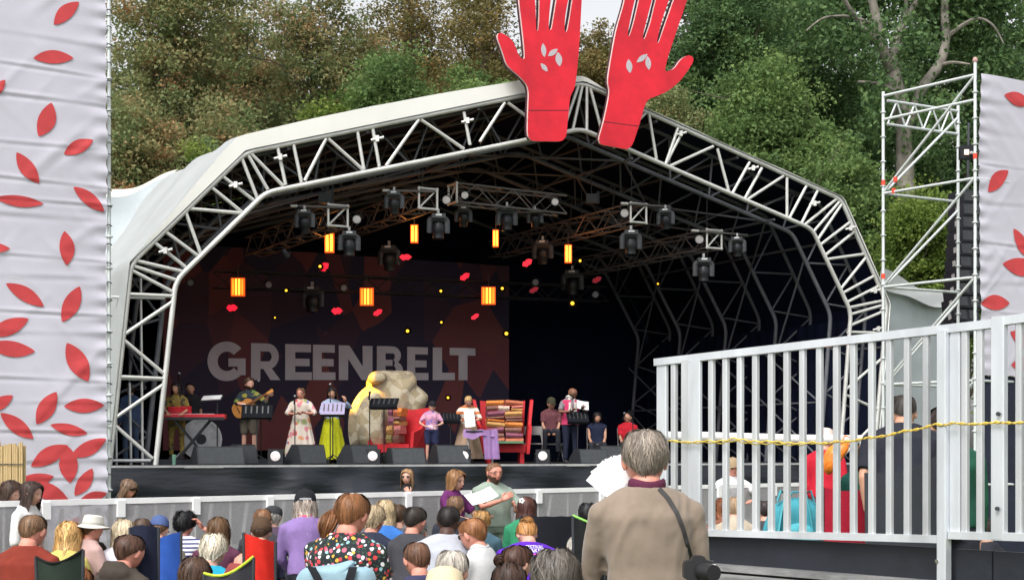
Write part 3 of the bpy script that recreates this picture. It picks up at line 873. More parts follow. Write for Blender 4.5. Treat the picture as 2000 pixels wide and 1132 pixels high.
# ------------------------------------------------------------------ scaffold towers and their banners
BANNER = mat('banner_cloth', (0.56, 0.545, 0.625), 0.75, 0, 0.05, 1.0, 0.35, 2.5, transl=0.15)
PRINT = mat('banner_red_print', (0.50, 0.045, 0.05), 0.75, 0, 0.10, 4.0, 0.3, 3.0)
RED_TAPE = mat('red_tape', (0.75, 0.06, 0.03), 0.5)
def scaffold_pole(t, p, q, r=0.029, tape=None):
    o = pole('tube', p, q, r, GALV, t)
    return o
def rosettes(t, p, z0, z1):
    z = z0
    while z < z1:
        MB().lathe([(0.028, -0.02), (0.062, -0.006), (0.062, 0.006), (0.028, 0.02)], 10, (p[0], p[1], z)).build('rosette', GALV, t)
        z += 0.5
def banner(t, pl, u0, u1, z0, z1, creases, ties_side, leaves, seed, nu=44, nv=420):
    rs = random.Random(seed)
    tz = []
    z = z0 + 0.12
    while z < z1:
        tz.append(z); z += rs.uniform(0.25, 0.31)
    cr = [(zc, sl, w, a) for zc, sl, w, a in creases]
    dg = [(rs.uniform(u0, u1), rs.uniform(z0, z1), rs.uniform(0.5, 1.2) * rs.choice((-1, 1)), rs.uniform(0.05, 0.12), rs.uniform(0.004, 0.012), rs.uniform(0.2, 0.5)) for _ in range(60)]
    ue = u1 if ties_side > 0 else u0
    def disp(u, z):
        d = 0.03 * math.sin((z - z0) * 1.3 + u) + 0.015 * math.sin(u * 3 + z * 2.2)
        for zc, sl, w, a in cr:
            x = (z - zc - sl * (u - u0)) / w
            if abs(x) < 4: d += 0.8 * a * (0.3 + 0.7 * abs(math.sin(u * 1.7 + zc * 5))) * x * math.exp(-x * x * 0.7)
        for uc, zc, sl, w, a, ln in dg:
            du, dz = u - uc, z - zc
            n = (dz - sl * du) / w
            if abs(n) < 3 and abs(du) < ln * 2: d += a * math.exp(-n * n) * math.exp(-(du / ln) ** 2)
        e = math.exp(-abs(u - ue) / 0.16)
        if e > 0.02:
            k = min(tz, key=lambda q: abs(q - z))
            d += 0.022 * e * math.cos((z - k) / 0.14 * math.pi)
        return -d
    def ed(z):
        k = min(tz, key=lambda q: abs(q - z))
        return 0.020 * (1 - math.cos(min(1, abs(z - k) / 0.14) * math.pi)) * 0.5
    def pt(a, b):
        z = z0 + (z1 - z0) * b
        u = u0 + (u1 - u0) * a
        if ties_side > 0: u -= ed(z) * a
        else: u += ed(z) * (1 - a)
        return pl.pt(u, z, disp(u, z))
    cl = MB().grid(nu, nv, pt).build('cloth', BANNER, t, smooth=True)
    for p0, p1, w in leaves:
        (a0, b0), (a1, b1) = pl.uz(*p0), pl.uz(*p1)
        L = math.hypot(a1 - a0, b1 - b0)
        if L < 0.01: continue
        dx, dz = (a1 - a0) / L, (b1 - b0) / L
        bend = rs.uniform(-0.10, 0.10) * L * w
        def lp(s, q):
            h = (math.sin(math.pi * (0.001 + 0.998 * s)) ** 0.8) * L * w * 0.5 * (2 * q - 1) + math.sin(math.pi * s) * bend
            u = a0 + dx * L * s - dz * h; z = b0 + dz * L * s + dx * h
            return pl.pt(u, z, disp(u, z) - 0.014)
        MB().grid(16, 6, lp).build('printed_leaf', PRINT, cl, smooth=True)
    for z in tz:                      # elastic ties round the pole
        p = pl.pt(ue, z); q = pl.pt(ue + ties_side * 0.065, z)
        MB().tube([p + Vector((0, -0.02, 0)), (p + q) / 2 + Vector((0, -0.05, 0.008)), q + Vector((0, -0.03, 0)), q + Vector((0, 0.03, -0.005))], 0.009, 6).build('tie', DARK_GREY, t)
    return cl

# left tower
LT = Plane((213 - 1000) / F * 23.5, 23.5)
lt = thing('scaffold_tower', 'left scaffold tower wrapped in a white banner with red leaf shapes', 'scaffold tower', LT.pt(0, ground_z(23)), group='scaffold towers beside the stage')
gzl = ground_z(23)
for du, dv in ((0.0, 0.0), (-2.07, 0.0), (0.0, 2.07), (-2.07, 2.07)):
    scaffold_pole(lt, LT.pt(du, gzl, dv), LT.pt(du, 9.4, dv), 0.03)
    rosettes(lt, LT.pt(du, 0, dv), gzl + 0.3, 9.3)
for z in (0.3, 2.3, 4.3, 6.3, 8.3):
    for a, b in (((0, 0), (-2.07, 0)), ((0, 2.07), (-2.07, 2.07)), ((0, 0), (0, 2.07)), ((-2.07, 0), (-2.07, 2.07))):
        scaffold_pole(lt, LT.pt(a[0], z, a[1]), LT.pt(b[0], z, b[1]), 0.024)
zc = lambda py, px=100: LT.uz(px, py)[1]
cre = [(zc(75), -0.02, 0.05, 0.012), (zc(133), -0.035, 0.03, 0.022), (zc(193), -0.02, 0.035, 0.028), (zc(288), 0.01, 0.035, 0.018), (zc(352), -0.03, 0.03, 0.024), (zc(395), 0.0, 0.03, 0.022), (zc(425), 0.0, 0.05, 0.018), (zc(500), -0.02, 0.03, 0.018),
       (zc(545), 0.02, 0.05, 0.014), (zc(610), -0.01, 0.03, 0.028), (zc(655), 0.02, 0.05, 0.014), (zc(738), -0.02, 0.035, 0.022), (zc(790), 0.015, 0.04, 0.014), (zc(842), -0.005, 0.03, 0.028), (zc(905), 0.02, 0.04, 0.018), (zc(935), 0.0, 0.03, 0.018)]
LV = [((105, 49), (155, 3), .36), ((64, 115), (143, 114), .34), ((-14, 192), (9, 157), .4), ((75, 267), (100, 202), .46), ((124, 302), (180, 275), .40), ((32, 298), (76, 358), .42), ((-10, 386), (85, 398), .24), ((143, 365), (203, 414), .34), ((-40, 480), (20, 485), .34),
      ((126, 451), (130, 518), .44), ((12, 553), (86, 598), .34), ((156, 559), (122, 628), .40), ((-24, 655), (56, 622), .36), ((-26, 672), (68, 686), .34), ((131, 669), (172, 744), .46), ((-30, 800), (24, 772), .4), ((0, 806), (64, 856), .36), ((70, 828), (109, 765), .44), ((124, 793), (203, 791), .36),
      ((97, 829), (170, 846), .30), ((136, 891), (206, 856), .36), ((60, 910), (131, 869), .40), ((131, 871), (136, 942), .50), ((145, 967), (179, 914), .42), ((20, 952), (104, 929), .36), ((56, 938), (136, 982), .36), ((150, 984), (207, 962), .36), ((20, 1010), (90, 1030), .4), ((120, 1040), (180, 1010), .4)]
banner(lt, Plane(LT.ox + 0.06 * LT.s, LT.oy - 0.06 * LT.c), -2.3, -0.045, 0.1, 9.2, cre, 1, LV, 4)

# right tower: corner standards A (left rear), B (front, carries the banner), C (rear right)
zt = 8.85; gzr = ground_z(30)
A_, B_, C_ = Vector((7.55, 30.2, 0)), Vector((8.89, 28.5, 0)), Vector((9.37, 31.19, 0))
D_ = B_ + (C_ - A_)
rt = thing('scaffold_tower', 'right scaffold tower with open tubes and a white banner of red leaf shapes', 'scaffold tower', (*A_.xy, gzr), group='scaffold towers beside the stage')
def zz(v, z): return Vector((v.x, v.y, z))
for q, top in ((A_, 8.95), (B_, 9.1), (C_, 8.9), (D_, 8.9)):
    scaffold_pole(rt, zz(q, gzr), zz(q, top), 0.033)
    rosettes(rt, q, gzr + 0.39, top - 0.1)
for z in (8.86, 8.38):
    scaffold_pole(rt, zz(A_, z), zz(B_, z), 0.03)
for z in (6.88, 4.98, 3.0, 1.0):
    for a, b in ((A_, B_), (A_, C_), (B_, D_)): scaffold_pole(rt, zz(a, z), zz(b, z), 0.028)
for z0, z1 in ((6.9, 8.85), (5.0, 6.9), (3.0, 4.98), (1.0, 3.0)):
    scaffold_pole(rt, zz(A_, z0), zz(B_, z1), 0.028)
    scaffold_pole(rt, zz(A_, z0) + Vector((0.08, 0, 0.05)), zz(C_, z1 - 0.2), 0.028)
for z in (8.78, 8.30):
    scaffold_pole(rt, zz(A_, z) + Vector((0.1, 0.05, 0)), zz(C_, z), 0.03)
for i in range(8):
    a = (A_ + Vector((0.1, 0.05, 0))).lerp(C_, i / 8); b = (A_ + Vector((0.1, 0.05, 0))).lerp(C_, (i + 1) / 8)
    scaffold_pole(rt, zz(a, 8.30 if i % 2 == 0 else 8.78), zz(b, 8.78 if i % 2 == 0 else 8.30), 0.02)
for q, z in ((A_, 7.1), (A_, 5.2), (B_, 7.3), (A_ + (B_ - A_) * 0.14, 7.12), (A_ + (B_ - A_) * 0.12, 6.9)):
    MB().lathe([(0.04, -0.05), (0.04, 0.05)], 10, zz(q, z)).build('tape_mark', RED_TAPE, rt)
MB().ball(zz(B_, 9.14), (0.05, 0.05, 0.06)).build('end_cap', mat('cap_pinkish', (0.5, 0.3, 0.28), 0.6), rt)
RBP = Plane(B_.x + 0.05 * math.sin(TH), B_.y - 0.05 * math.cos(TH))
zr = lambda py, px=1950: RBP.uz(px, py)[1]
cre2 = [(zr(205), 0.05, 0.07, 0.012), (zr(260), -0.03, 0.07, 0.01), (zr(322), -0.03, 0.03, 0.022), (zr(400), 0.04, 0.05, 0.012), (zr(476), -0.01, 0.03, 0.024), (zr(555), 0.03, 0.06, 0.014), (zr(610), -0.02, 0.03, 0.018)]
banner(rt, RBP, 0.06, 2.0, zr(733), zr(150), cre2, -1, [((1957, 187), (2012, 201), .36), ((1931, 374), (1970, 333), .42), ((1981, 446), (2012, 505), .4), ((1957, 515), (2032, 521), .34), ((1913, 592), (1970, 592), .38), ((1971, 648), (2030, 680), .38), ((1972, 712), (2034, 706), .36)], 9, 36, 200)
DARKBLUE = mat('tower_base_cloth', (0.010, 0.014, 0.03), 0.9, 0, 0.3, 2.0)
MB().grid(10, 6, lambda a, b: RBP.pt(0.06 + 1.94 * a, gzr + (zr(735) - gzr) * b, 0.05 + 0.03 * math.sin(a * 22))).build('base_cloth', DARKBLUE, rt, smooth=True)

# flood lamp, flag on the tower and the hanging loudspeaker column
fl = thing('flood_lamp', 'small black flood lamp clamped to the right scaffold tower', 'lamp', P(1888, 298, 30.0))
MB().box(P(1888, 298, 30.0), (0.27, 0.2, 0.26)).build('housing', BLACK, fl)
MB().box(P(1888, 297, 29.88), (0.09, 0.02, 0.10)).build('lens', mat('flood_lens', (0.7, 0.6, 0.5), 0.4, emit=(1, 0.75, 0.5), estr=0.9), fl)
pole('clamp', P(1896, 298, 30.0), P(1906, 300, 28.9), 0.03, GALV, fl)
la = thing('line_array', 'hanging column of black loudspeakers behind the right scaffold tower', 'loudspeaker', P(1870, 640, 32.0))
GRILLE = mat('speaker_grille', (0.05, 0.055, 0.06), 0.5, 0.2, 0.3, 30.0)
for i in range(11):
    k = i / 10
    c = P(1889 - 17 * k ** 1.5, 388 + 26.0 * i, 32.0 - 0.25 * k)
    rot = Euler((R(-2 - 14 * k), 0, R(18))).to_matrix()
    cb = MB().box(c, (0.62, 0.5, 0.27), rot).build('cabinet', BLACK, la)
    MB().box(c + rot @ Vector((-0.14, -0.26, 0)), (0.24, 0.02, 0.20), rot).build('grille', GRILLE, cb)
    MB().box(c + rot @ Vector((0.16, -0.26, 0)), (0.2, 0.02, 0.20), rot).build('grille', GRILLE, cb)
    MB().box(c + rot @ Vector((-0.318, -0.1, 0)), (0.01, 0.1, 0.12), rot).build('handle', ALU_DULL, cb)
pole('rigging_bar', P(1890, 372, 32.0), P(1892, 240, 32.0), 0.03, DARK_GREY, la)

# reed screen at far left
REED = mat('reed', (0.52, 0.38, 0.19), 0.8, 0, 0.3, 3.0, 0.3, 30)
rsn = thing('reed_screen', 'tan reed screen standing in front of the left banner', 'screen', P(20, 1100, 20.5))
rr = random.Random(5)
for i in range(17):
    px = -26 + i * 4.3
    p0 = P(px, 1120, 20.5 + rr.uniform(-.01, .01)); p1 = P(px + rr.uniform(-1, 1), 866 + rr.uniform(-3, 5), 20.5)
    pole('reed_stem', p0, p1, 0.0155 + rr.uniform(-.001, .003), REED, rsn)
MB().box(P(8, 1000, 20.56), (0.6, 0.02, 1.85)).build('reed_backing', REED, rsn)
for py in (905, 985, 1060):
    pole('binding_wire', P(-28, py, 20.47), P(46, py + 1, 20.47), 0.006, DARK_GREY, rsn)

# ------------------------------------------------------------------ crowd barrier
BARP = Plane(0.0, 19.0, math.atan(0.96))
BZ = ZC - 0.485
BMESH = mat('barrier_mesh', (0.42, 0.41, 0.425), 0.6, 0.2, 0.1, 40.0, alpha=0.72)
BRAIL = mat('barrier_rail', (0.92, 0.92, 0.93), 0.4, 0.1, 0.08, 3.0)
bpx = [-70, 85, 231, 378, 522, 658, 793, 921, 1048, 1170, 1288, 1400, 1508, 1612]
blabels = ['behind the two standing women at far left', 'below the left banner', 'between the bucket hat and the curly black hair', 'left of the man in the black cap', 'behind the black cap', 'behind the blond bob and grey cap',
           'below the seated blonde crew woman', 'behind the interpreter in purple', 'behind the interpreter in sage', 'just left of the man in the tan jumper', 'behind the tan jumper', 'seen through the fence below the white T-shirt', 'seen through the fence left of the teal pack']
gb = ground_z(18)
for i in range(len(bpx) - 1):
    u0, u1 = BARP.u(bpx[i]) + 0.006, BARP.u(bpx[i + 1]) - 0.006
    t = thing('crowd_barrier', 'grey mesh crowd barrier panel ' + blabels[i], 'barrier', BARP.pt((u0 + u1) / 2, gb), group='crowd barrier in front of the stage')
    bb = lambda u, z, d=0.0: BARP.pt(u, z, d)
    MB().bar(bb(u0, BZ), bb(u1, BZ), 0.075, 0.055).build('top_rail', BRAIL, t)
    MB().bar(bb(u0, BZ - 0.52), bb(u1, BZ - 0.52), 0.03, 0.035).build('middle_rail', BRAIL, t)
    MB().bar(bb(u0, gb + 0.05), bb(u1, gb + 0.05), 0.05, 0.05).build('bottom_rail', BRAIL, t)
    for uu in (u0 + 0.02, (u0 + u1) / 2, u1 - 0.02):
        MB().bar(bb(uu, gb + 0.05, 0.015), bb(uu, BZ - 0.03, 0.015), 0.035 if uu != (u0 + u1) / 2 else 0.02, 0.03).build('upright', BRAIL, t)
    for uu in (u0 + (u1 - u0) * 0.27, u0 + (u1 - u0) * 0.76):
        MB().bar(bb(uu, BZ - 0.06, 0.05), bb(uu - 0.02, gb + 0.05, 0.30), 0.035, 0.05).build('rear_brace', BRAIL, t)
    MB().box((0, 0, 0), (0.085, 0.03, 0.17)).build('joint_plate', BRAIL, t, Matrix.Translation(bb(u0 - 0.0, BZ - 0.075, -0.045)) @ Matrix.Rotation(math.atan(0.96), 4, 'Z'))
    q = [bb(u0, gb + 0.08, -0.03), bb(u1, gb + 0.08, -0.03), bb(u1, BZ - 0.03, -0.03), bb(u0, BZ - 0.03, -0.03)]
    MB().add(q, [(0, 1, 2, 3)]).build('mesh_panel', BMESH, t)
    MB().bar(bb((u0 + u1) / 2, gb + 0.02, 0.05), bb((u0 + u1) / 2, gb + 0.02, 1.0), u1 - u0, 0.02).build('foot_plate', ALU_DULL, t)
    if i in (2, 6):
        MB().box((0, 0, 0), (0.075, 0.006, 0.06)).build('sticker', WHITE, t, Matrix.Translation(bb(u0 + (0.12 if i == 2 else 0.22), BZ - 0.19 if i == 2 else BZ - 0.11, -0.01)) @ Matrix.Rotation(math.atan(0.96), 4, 'Z'))

# ------------------------------------------------------------------ the viewing platform and its fence on the right
FP = Plane(285 / F * 9.5, 9.5, math.atan2(-2.0, 1.652))
FALU = mat('fence_aluminium', (0.58, 0.60, 0.62), 0.36, 0.45, 0.24, 2.5, 0.12, 9.0, stretch=(1, 1, 0.25))
FALU2 = mat('fence_aluminium_post', (0.68, 0.71, 0.75), 0.32, 0.45, 0.22, 2.5, 0.12, 9.0, stretch=(1, 1, 0.25))
def ftop(px): return 707 + (px - 1285) * (632 - 707) / 655.0
def fbot(px): return 1037 + (px - 1285) * (1053 - 1037) / 560.0 if px < 1850 else 1047
fence = thing('railing', 'bare aluminium railing with upright bars along the viewing platform', 'railing', FP.at(1600, 1055))
mb = MB(); mb.bar(FP.at(1282, ftop(1282)), FP.at(1942, ftop(1942)), 0.05, 0.045); mb.build('top_rail', FALU2, fence)
mb = MB(); mb.bar(FP.at(1950, 628), FP.at(2040, 616), 0.05, 0.045); mb.build('top_rail', FALU2, fence)
mb = MB(); mb.bar(FP.at(1282, fbot(1282)), FP.at(1838, 1052), 0.06, 0.04); mb.build('bottom_rail', FALU2, fence)
mb = MB(); mb.bar(FP.at(1858, 1044), FP.at(2040, 1049), 0.06, 0.04); mb.build('bottom_rail', FALU2, fence)
def fbar(px, wpx, depth, name, m, d=0.0, y0=None, y1=None):
    a = FP.u(px - wpx / 2); b = FP.u(px + wpx / 2)
    zt_ = FP.uz(px, (ftop(px) if px < 1945 else 622) + 3 if y0 is None else y0)[1]; zb_ = FP.uz(px, fbot(px) - 3 if y1 is None else y1)[1]
    rot = Matrix.Rotation(math.atan2(-2.0, 1.652), 3, 'Z')
    c = FP.pt((a + b) / 2, (zt_ + zb_) / 2, d)
    o = MB()
    w = (b - a); h = zt_ - zb_; r = 0.006
    pr = [(-w / 2 + r, -depth / 2), (w / 2 - r, -depth / 2), (w / 2, -depth / 2 + r), (w / 2, depth / 2 - r), (w / 2 - r, depth / 2), (-w / 2 + r, depth / 2), (-w / 2, depth / 2 - r), (-w / 2, -depth / 2 + r)]
    o.prism(pr, lambda p, q, dd: c + rot @ Vector((p, q, dd)), -h / 2, h / 2)
    return o.build(name, m, fence)
for px in (1317, 1390, 1418, 1446, 1476, 1506, 1537, 1568, 1601, 1635, 1668, 1703, 1738, 1773, 1810, 1886, 1915, 1992):
    fbar(px + random.uniform(-0.8, 0.8), 9 + (px - 1300) * 0.0045, 0.034, 'baluster', FALU)
fbar(1294, 19, 0.03, 'post', FALU2)
fbar(1343, 17, 0.05, 'post', FALU); fbar(1362, 20, 0.03, 'post', FALU2, -0.012)
fbar(1848, 18, 0.06, 'post', FALU2, -0.02, None, 1140); fbar(1867, 20, 0.03, 'post', FALU2, 0.0)
fbar(1954, 26, 0.045, 'post', FALU2, -0.01, 618, 1052)
for px, py in ((1960, 808), (1958, 992), (1841, 1094)):
    c = FP.at(px, py, -0.042)
    MB().lathe([(0.0, 0.0), (0.011, 0.0), (0.011, 0.012), (0.0, 0.012)], 10, c, rot=Euler((R(90), 0, math.atan2(-2.0, 1.652))).to_matrix()).build('bolt', DARK_GREY if py < 1000 else CHROME, fence)
# platform under it
plat = thing('viewing_platform', 'black-sided raised viewing platform under the aluminium railing', 'platform', FP.at(1650, 1132))
PLM = mat('platform_ply', (0.012, 0.015, 0.022), 0.5, 0, 0.35, 2.5, 0.15, 12)
for a, b in ((1282, 1836), (1860, 1932), (1934, 2060)):
    ua, ub = FP.u(a), FP.u(b) - 0.004
    z0, z1 = FP.uz(1500, 1107)[1], FP.uz(1500, 1054)[1]
    q = MB()
    p = [FP.pt(ua, 0, 0.03), FP.pt(ub, 0, 0.03), FP.pt(ub, 0, 0.06), FP.pt(ua, 0, 0.06)]
    q.prism([(0, 0), (1, 0), (2, 0), (3, 0)], lambda s, t, d: p[int(s)] + Vector((0, 0, d)), z0 if a < 1840 else z0 - 0.06, z1 + 0.01)
    q.build('side_panel', PLM, plat)
zd = FP.uz(1500, 1056)[1]
ua, ub = FP.u(1282), FP.u(2060)
p = [FP.pt(ua, 0, 0.065), FP.pt(ub, 0, 0.065), FP.pt(ub, 0, 0.5), FP.pt(ua, 0, 0.5)]
MB().prism([(0, 0), (1, 0), (2, 0), (3, 0)], lambda s, t, d: p[int(s)] + Vector((0, 0, d)), zd - 0.24, zd - 0.20).build('ledge', PLM, plat)
STEP = mat('step_aluminium', (0.22, 0.22, 0.22), 0.55, 0.2, 0.4, 3.0, 0.3, 14, stretch=(1, 1, 3))
for k, (za, w0, w1) in enumerate(((1108, 0.03, -0.12), (1122, -0.13, -0.30))):
    zs = FP.uz(1500, za)[1]
    p = [FP.pt(ua, 0, w1), FP.pt(FP.u(1834), 0, w1), FP.pt(FP.u(1834), 0, w0), FP.pt(ua, 0, w0)]
    MB().prism([(0, 0), (1, 0), (2, 0), (3, 0)], lambda s, t, d: p[int(s)] + Vector((0, 0, d)), zs - 0.03, zs).build('tread', STEP, plat)
for px in (1300, 1500, 1700, 1830, 1900, 2000):
    MB().bar(FP.pt(FP.u(px), ground_z(8), 0.1), FP.pt(FP.u(px), zd - 0.245, 0.1), 0.06, 0.06).build('leg', GALV, plat)
# rope tied along the railing
ROPE = mat('rope_yellow', (0.72, 0.50, 0.07), 0.7, 0, 0.35, 60.0)
ROPE2 = mat('rope_ochre', (0.40, 0.30, 0.06), 0.8, 0, 0.4, 60.0)
rp = thing('rope', 'yellow twisted rope tied along the aluminium railing', 'rope', FP.at(1600, 860, -0.06))
for ph, m, dy in ((0.0, ROPE, 0), (math.pi, ROPE2, 2.5)):
    key = [(1296, 862), (1318, 859), (1392, 860), (1446, 855), (1520, 861), (1600, 863), (1645, 861), (1703, 854), (1775, 841), (1838, 827), (1872, 825), (1955, 824), (2040, 820)]
    pts = []
    for (x0, y0), (x1, y1) in zip(key, key[1:]):
        for k in range(24):
            s = k / 24
            x, y = x0 + (x1 - x0) * s, y0 + (y1 - y0) * s + 3.0 * math.sin(math.pi * s)
            if ph and 1300 < x < 1650: y += 4 * math.sin((x - 1300) / 350 * math.pi) ** 2
            c = FP.at(x, y + dy * 0.4, -0.052)
            w = x * 0.28 + ph
            pts.append(c + Vector((0, -0.003 * math.cos(w), 0.0035 * math.sin(w))))
    MB().tube(pts, 0.0043, 6).build('strand', m, rp, smooth=True)
# white padded rail further in
wr = thing('white_rail', 'white padded horizontal rail on posts seen through the railing', 'rail', P(1480, 1020, 12.6))
MB().tube([P(1276, 851, 12.0), P(1380, 852, 12.1), P(1560, 857, 12.4), P(1692, 858, 12.7)], [(0.03, 0.04)] * 4, 10).build('padding', mat('white_padding', (0.80, 0.78, 0.76), 0.7, 0, 0.06, 6, 0.3, 10), wr, smooth=True)
for px in (1290, 1480, 1686):
    q = P(px, 856, 12.35)
    pole('post', (q.x, q.y + 0.02, ground_z(12)), (q.x, q.y + 0.02, q.z), 0.025, GALV, wr)
# ------------------------------------------------------------------ lighting rig
FIX = mat('fixture_black', (0.012, 0.013, 0.018), 0.45, 0, 0.2, 12.0)
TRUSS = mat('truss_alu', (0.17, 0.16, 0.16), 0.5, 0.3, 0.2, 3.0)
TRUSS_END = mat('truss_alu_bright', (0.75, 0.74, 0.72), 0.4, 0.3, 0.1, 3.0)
def box_truss(label, a, b, size, pitch=0.5, r=0.024, end=True, TRUSS=TRUSS):
    a, b = Vector(a), Vector(b)
    t = thing('lighting_truss', label, 'truss', a.lerp(b, 0.5), group='box trusses under the stage roof')
    d = (b - a).normalized(); x = d.cross(Vector((0, 0, 1))).normalized(); y = Vector((0, 0, 1))
    cs = [(x * i + y * j) * size / 2 for i, j in ((-1, -1), (1, -1), (1, 1), (-1, 1))]
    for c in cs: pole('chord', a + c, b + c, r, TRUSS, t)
    n = max(2, int((b - a).length / pitch))
    for k in range(n):
        p0, p1 = a.lerp(b, k / n), a.lerp(b, (k + 1) / n)
        for s in range(4):
            c0, c1 = cs[s], cs[(s + 1) % 4]
            if k % 2: c0, c1 = c1, c0
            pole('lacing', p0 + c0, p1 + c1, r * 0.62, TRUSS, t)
    if end:
        e = MB()
        for s in range(4): e.tube([a + cs[s], a + cs[(s + 1) % 4]], r * 1.15, 8)
        e.tube([a + cs[1], a + cs[3]] if x.x < 0 else [a + cs[0], a + cs[2]], r * 0.9, 8)
        for c in cs: e.ball(a + c, r * 1.7, 8, 6)
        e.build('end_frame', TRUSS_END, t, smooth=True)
    return t
def pxv(px, py, v):
    q = stage_plane(v)
    return q.at(px, py)
BACKV = Vector((-ARCH.s, ARCH.c, 0))
for px, py, ln, lab in ((660, 421, 5.5, 'leftmost of the four box trusses running back under the roof'), (836, 388, 5.8, 'second from left of the box trusses running back under the roof'),
                        (1247, 416, 7.2, 'third from left of the box trusses running back under the roof'), (1395, 467, 6.6, 'rightmost of the box trusses running back under the roof')):
    a = pxv(px, py, 1.2)
    box_truss(lab, a, a + BACKV * ln, 0.44)
    for s in (0.3, 2.6):
        q = a + BACKV * s
        pole('hanging_chain', q + Vector((0, 0, 0.2)), q + Vector((0, 0, 2.2 if px > 700 and px < 1300 else 1.3)), 0.012, DARK_GREY, bpy.data.objects[[o.name for o in bpy.data.objects if o.get('label') == lab][0]])
box_truss('box truss across the stage high under the roof peak', pxv(884, 378, 1.9), pxv(1098, 402, 1.9), 0.42, 0.45)
box_truss('box truss across the back of the stage above the backdrop', pxv(420, 545, 7.2), pxv(1180, 575, 7.2), 0.40, 0.5, end=False, TRUSS=FIX)

FIXG = mat('fixture_grey', (0.05, 0.053, 0.06), 0.5, 0, 0.2, 12.0)
LENSW = mat('lens_reflection', (0.80, 0.74, 0.74), 0.35, 0, 0.12, 20.0)  # pale colour stands in for the reflection on the lens glass
LENSD = mat('lens_dark', (0.03, 0.035, 0.05), 0.08, 0, 0.1)
GLINT = mat('fixture_glint', (0.85, 0.87, 0.9), 0.4)  # pale bar on the base, a highlight painted as colour
def moving_head_meshes():
    base = MB().box((0, 0, -0.06), (0.36, 0.30, 0.12)).mesh('mh_base', FIXG)
    glint = MB()
    glint.box((0.0, -0.155, -0.04), (0.16, 0.012, 0.045))
    glint = glint.mesh('mh_glint', GLINT)
    yk = MB()
    pr = []
    for i in range(9):
        a = math.pi * i / 8
        pr.append((-0.23 * math.cos(a), -0.16 + 0.045 * math.sin(a)))
    arm = [(-0.23, -0.50)] + pr + [(0.23, -0.50)]
    yk.tube([(x, 0, z) for x, z in arm], [(0.035, 0.075)] * len(arm), 8)
    yk = yk.mesh('mh_yoke', FIXG, True)
    hd = MB().lathe([(0.0, 0.20), (0.12, 0.19), (0.165, 0.12), (0.165, -0.05), (0.135, -0.10), (0.15, -0.22), (0.125, -0.24), (0.0, -0.24)], 18, (0, 0, -0.42)).mesh('mh_head', FIX, True)
    ln = MB().lathe([(0.0, -0.243), (0.115, -0.243)], 18, (0, 0, -0.42)).mesh('mh_lens', LENSD)
    cl = MB().box((0, 0, 0.06), (0.06, 0.06, 0.14)).mesh('mh_clamp', ALU_DULL)
    return base, glint, yk, hd, ln, cl
MHM = moving_head_meshes()
def moving_head(px, py, v, label, sc=1.0, rz=0.0, tilt=0.0):
    """px, py: top of the base"""
    p = pxv(px, py, v)
    t = thing('moving_head_light', label, 'stage light', p, rz, 'moving head lights under the roof')
    M0 = MW[t.name] @ Matrix.Scale(sc, 4)
    b = obj_of('base', MHM[0], t, M0); obj_of('glint_bar', MHM[1], b, M0); obj_of('clamp', MHM[5], t, M0)
    obj_of('yoke', MHM[2], t, M0)
    Mh = M0 @ Matrix.Translation((0, 0, -0.42)) @ Matrix.Rotation(tilt, 4, 'X') @ Matrix.Translation((0, 0, 0.42))
    h = obj_of('head', MHM[3], t, Mh); obj_of('lens', MHM[4], h, Mh)
for a in ((595, 410, 1.0, 'grey moving head left of the leftmost square truss end', 0.95, 0.1, 0.4), (770, 374, 1.0, 'grey moving head left of the second square truss end', 0.95, 0.1, 0.3), (1300, 408, 1.0, 'grey moving head right of the third square truss end', 0.95, -0.1, 0.3),
          (1440, 463, 1.0, 'grey moving head right of the rightmost square truss end', 0.95, -0.1, 0.2), (682, 452, 1.2, 'moving head hanging below the leftmost square truss end', 1.05, 0.3, 0), (856, 418, 1.2, 'moving head hanging below the second square truss end', 1.1, 0.3, 0),
          (990, 404, 1.9, 'moving head hanging in the middle below the high cross truss', 1.1, 0.3, 0), (1232, 450, 1.2, 'moving head hanging below the third square truss end', 1.15, 0.2, 0), (1374, 504, 1.2, 'moving head hanging below the rightmost square truss end', 1.15, 0.2, 0),
          (905, 404, 2.2, 'dark moving head at the left end of the high cross truss', 0.9, 0.2, 0.4), (1045, 408, 2.0, 'dark moving head at the right end of the high cross truss', 0.85, 0.0, 0.5),
          (1118, 528, 7.0, 'dark moving head hanging far back right of centre', 1.4, 0, 0), (610, 560, 7.0, 'dark moving head hanging far back left of the lettering', 1.3, 0, 0), (1060, 470, 4.6, 'dark moving head behind the middle of the rig', 1.2, 0, 0.2), (760, 480, 4.6, 'dark moving head behind the second square truss end', 1.2, 0, 0.2)):
    moving_head(a[0], a[1], a[2], a[3], a[4] * 0.76, a[5] - 0.15, a[6])
def short_bar(x0, y0, x1, y1, v, label):
    t = thing('spigot_bar', label, 'light bar', pxv((x0 + x1) / 2, y0, v), group='short bars carrying the front lights')
    pole('tube', pxv(x0, y0, v), pxv(x1, y1, v), 0.028, TRUSS, t)
    pole('end_sleeve', pxv(x0 - 1, y0, v), pxv(x0 + (12 if x1 > x0 else -12), y0 + (y1 - y0) * 0.1, v), 0.033, TRUSS_END, t)
short_bar(568, 402, 680, 405, 1.15, 'short light bar over the leftmost square truss end'); short_bar(748, 372, 850, 374, 1.15, 'short light bar over the second square truss end')
short_bar(1214, 397, 1310, 404, 1.15, 'short light bar over the third square truss end'); short_bar(1352, 450, 1460, 459, 1.15, 'short light bar over the rightmost square truss end')
def facing(d, up=(0, 0, 1)):
    """rotation taking local -Y to direction d"""
    d = Vector(d).normalized()
    return (-d).to_track_quat('Y', 'Z').to_matrix().to_4x4()
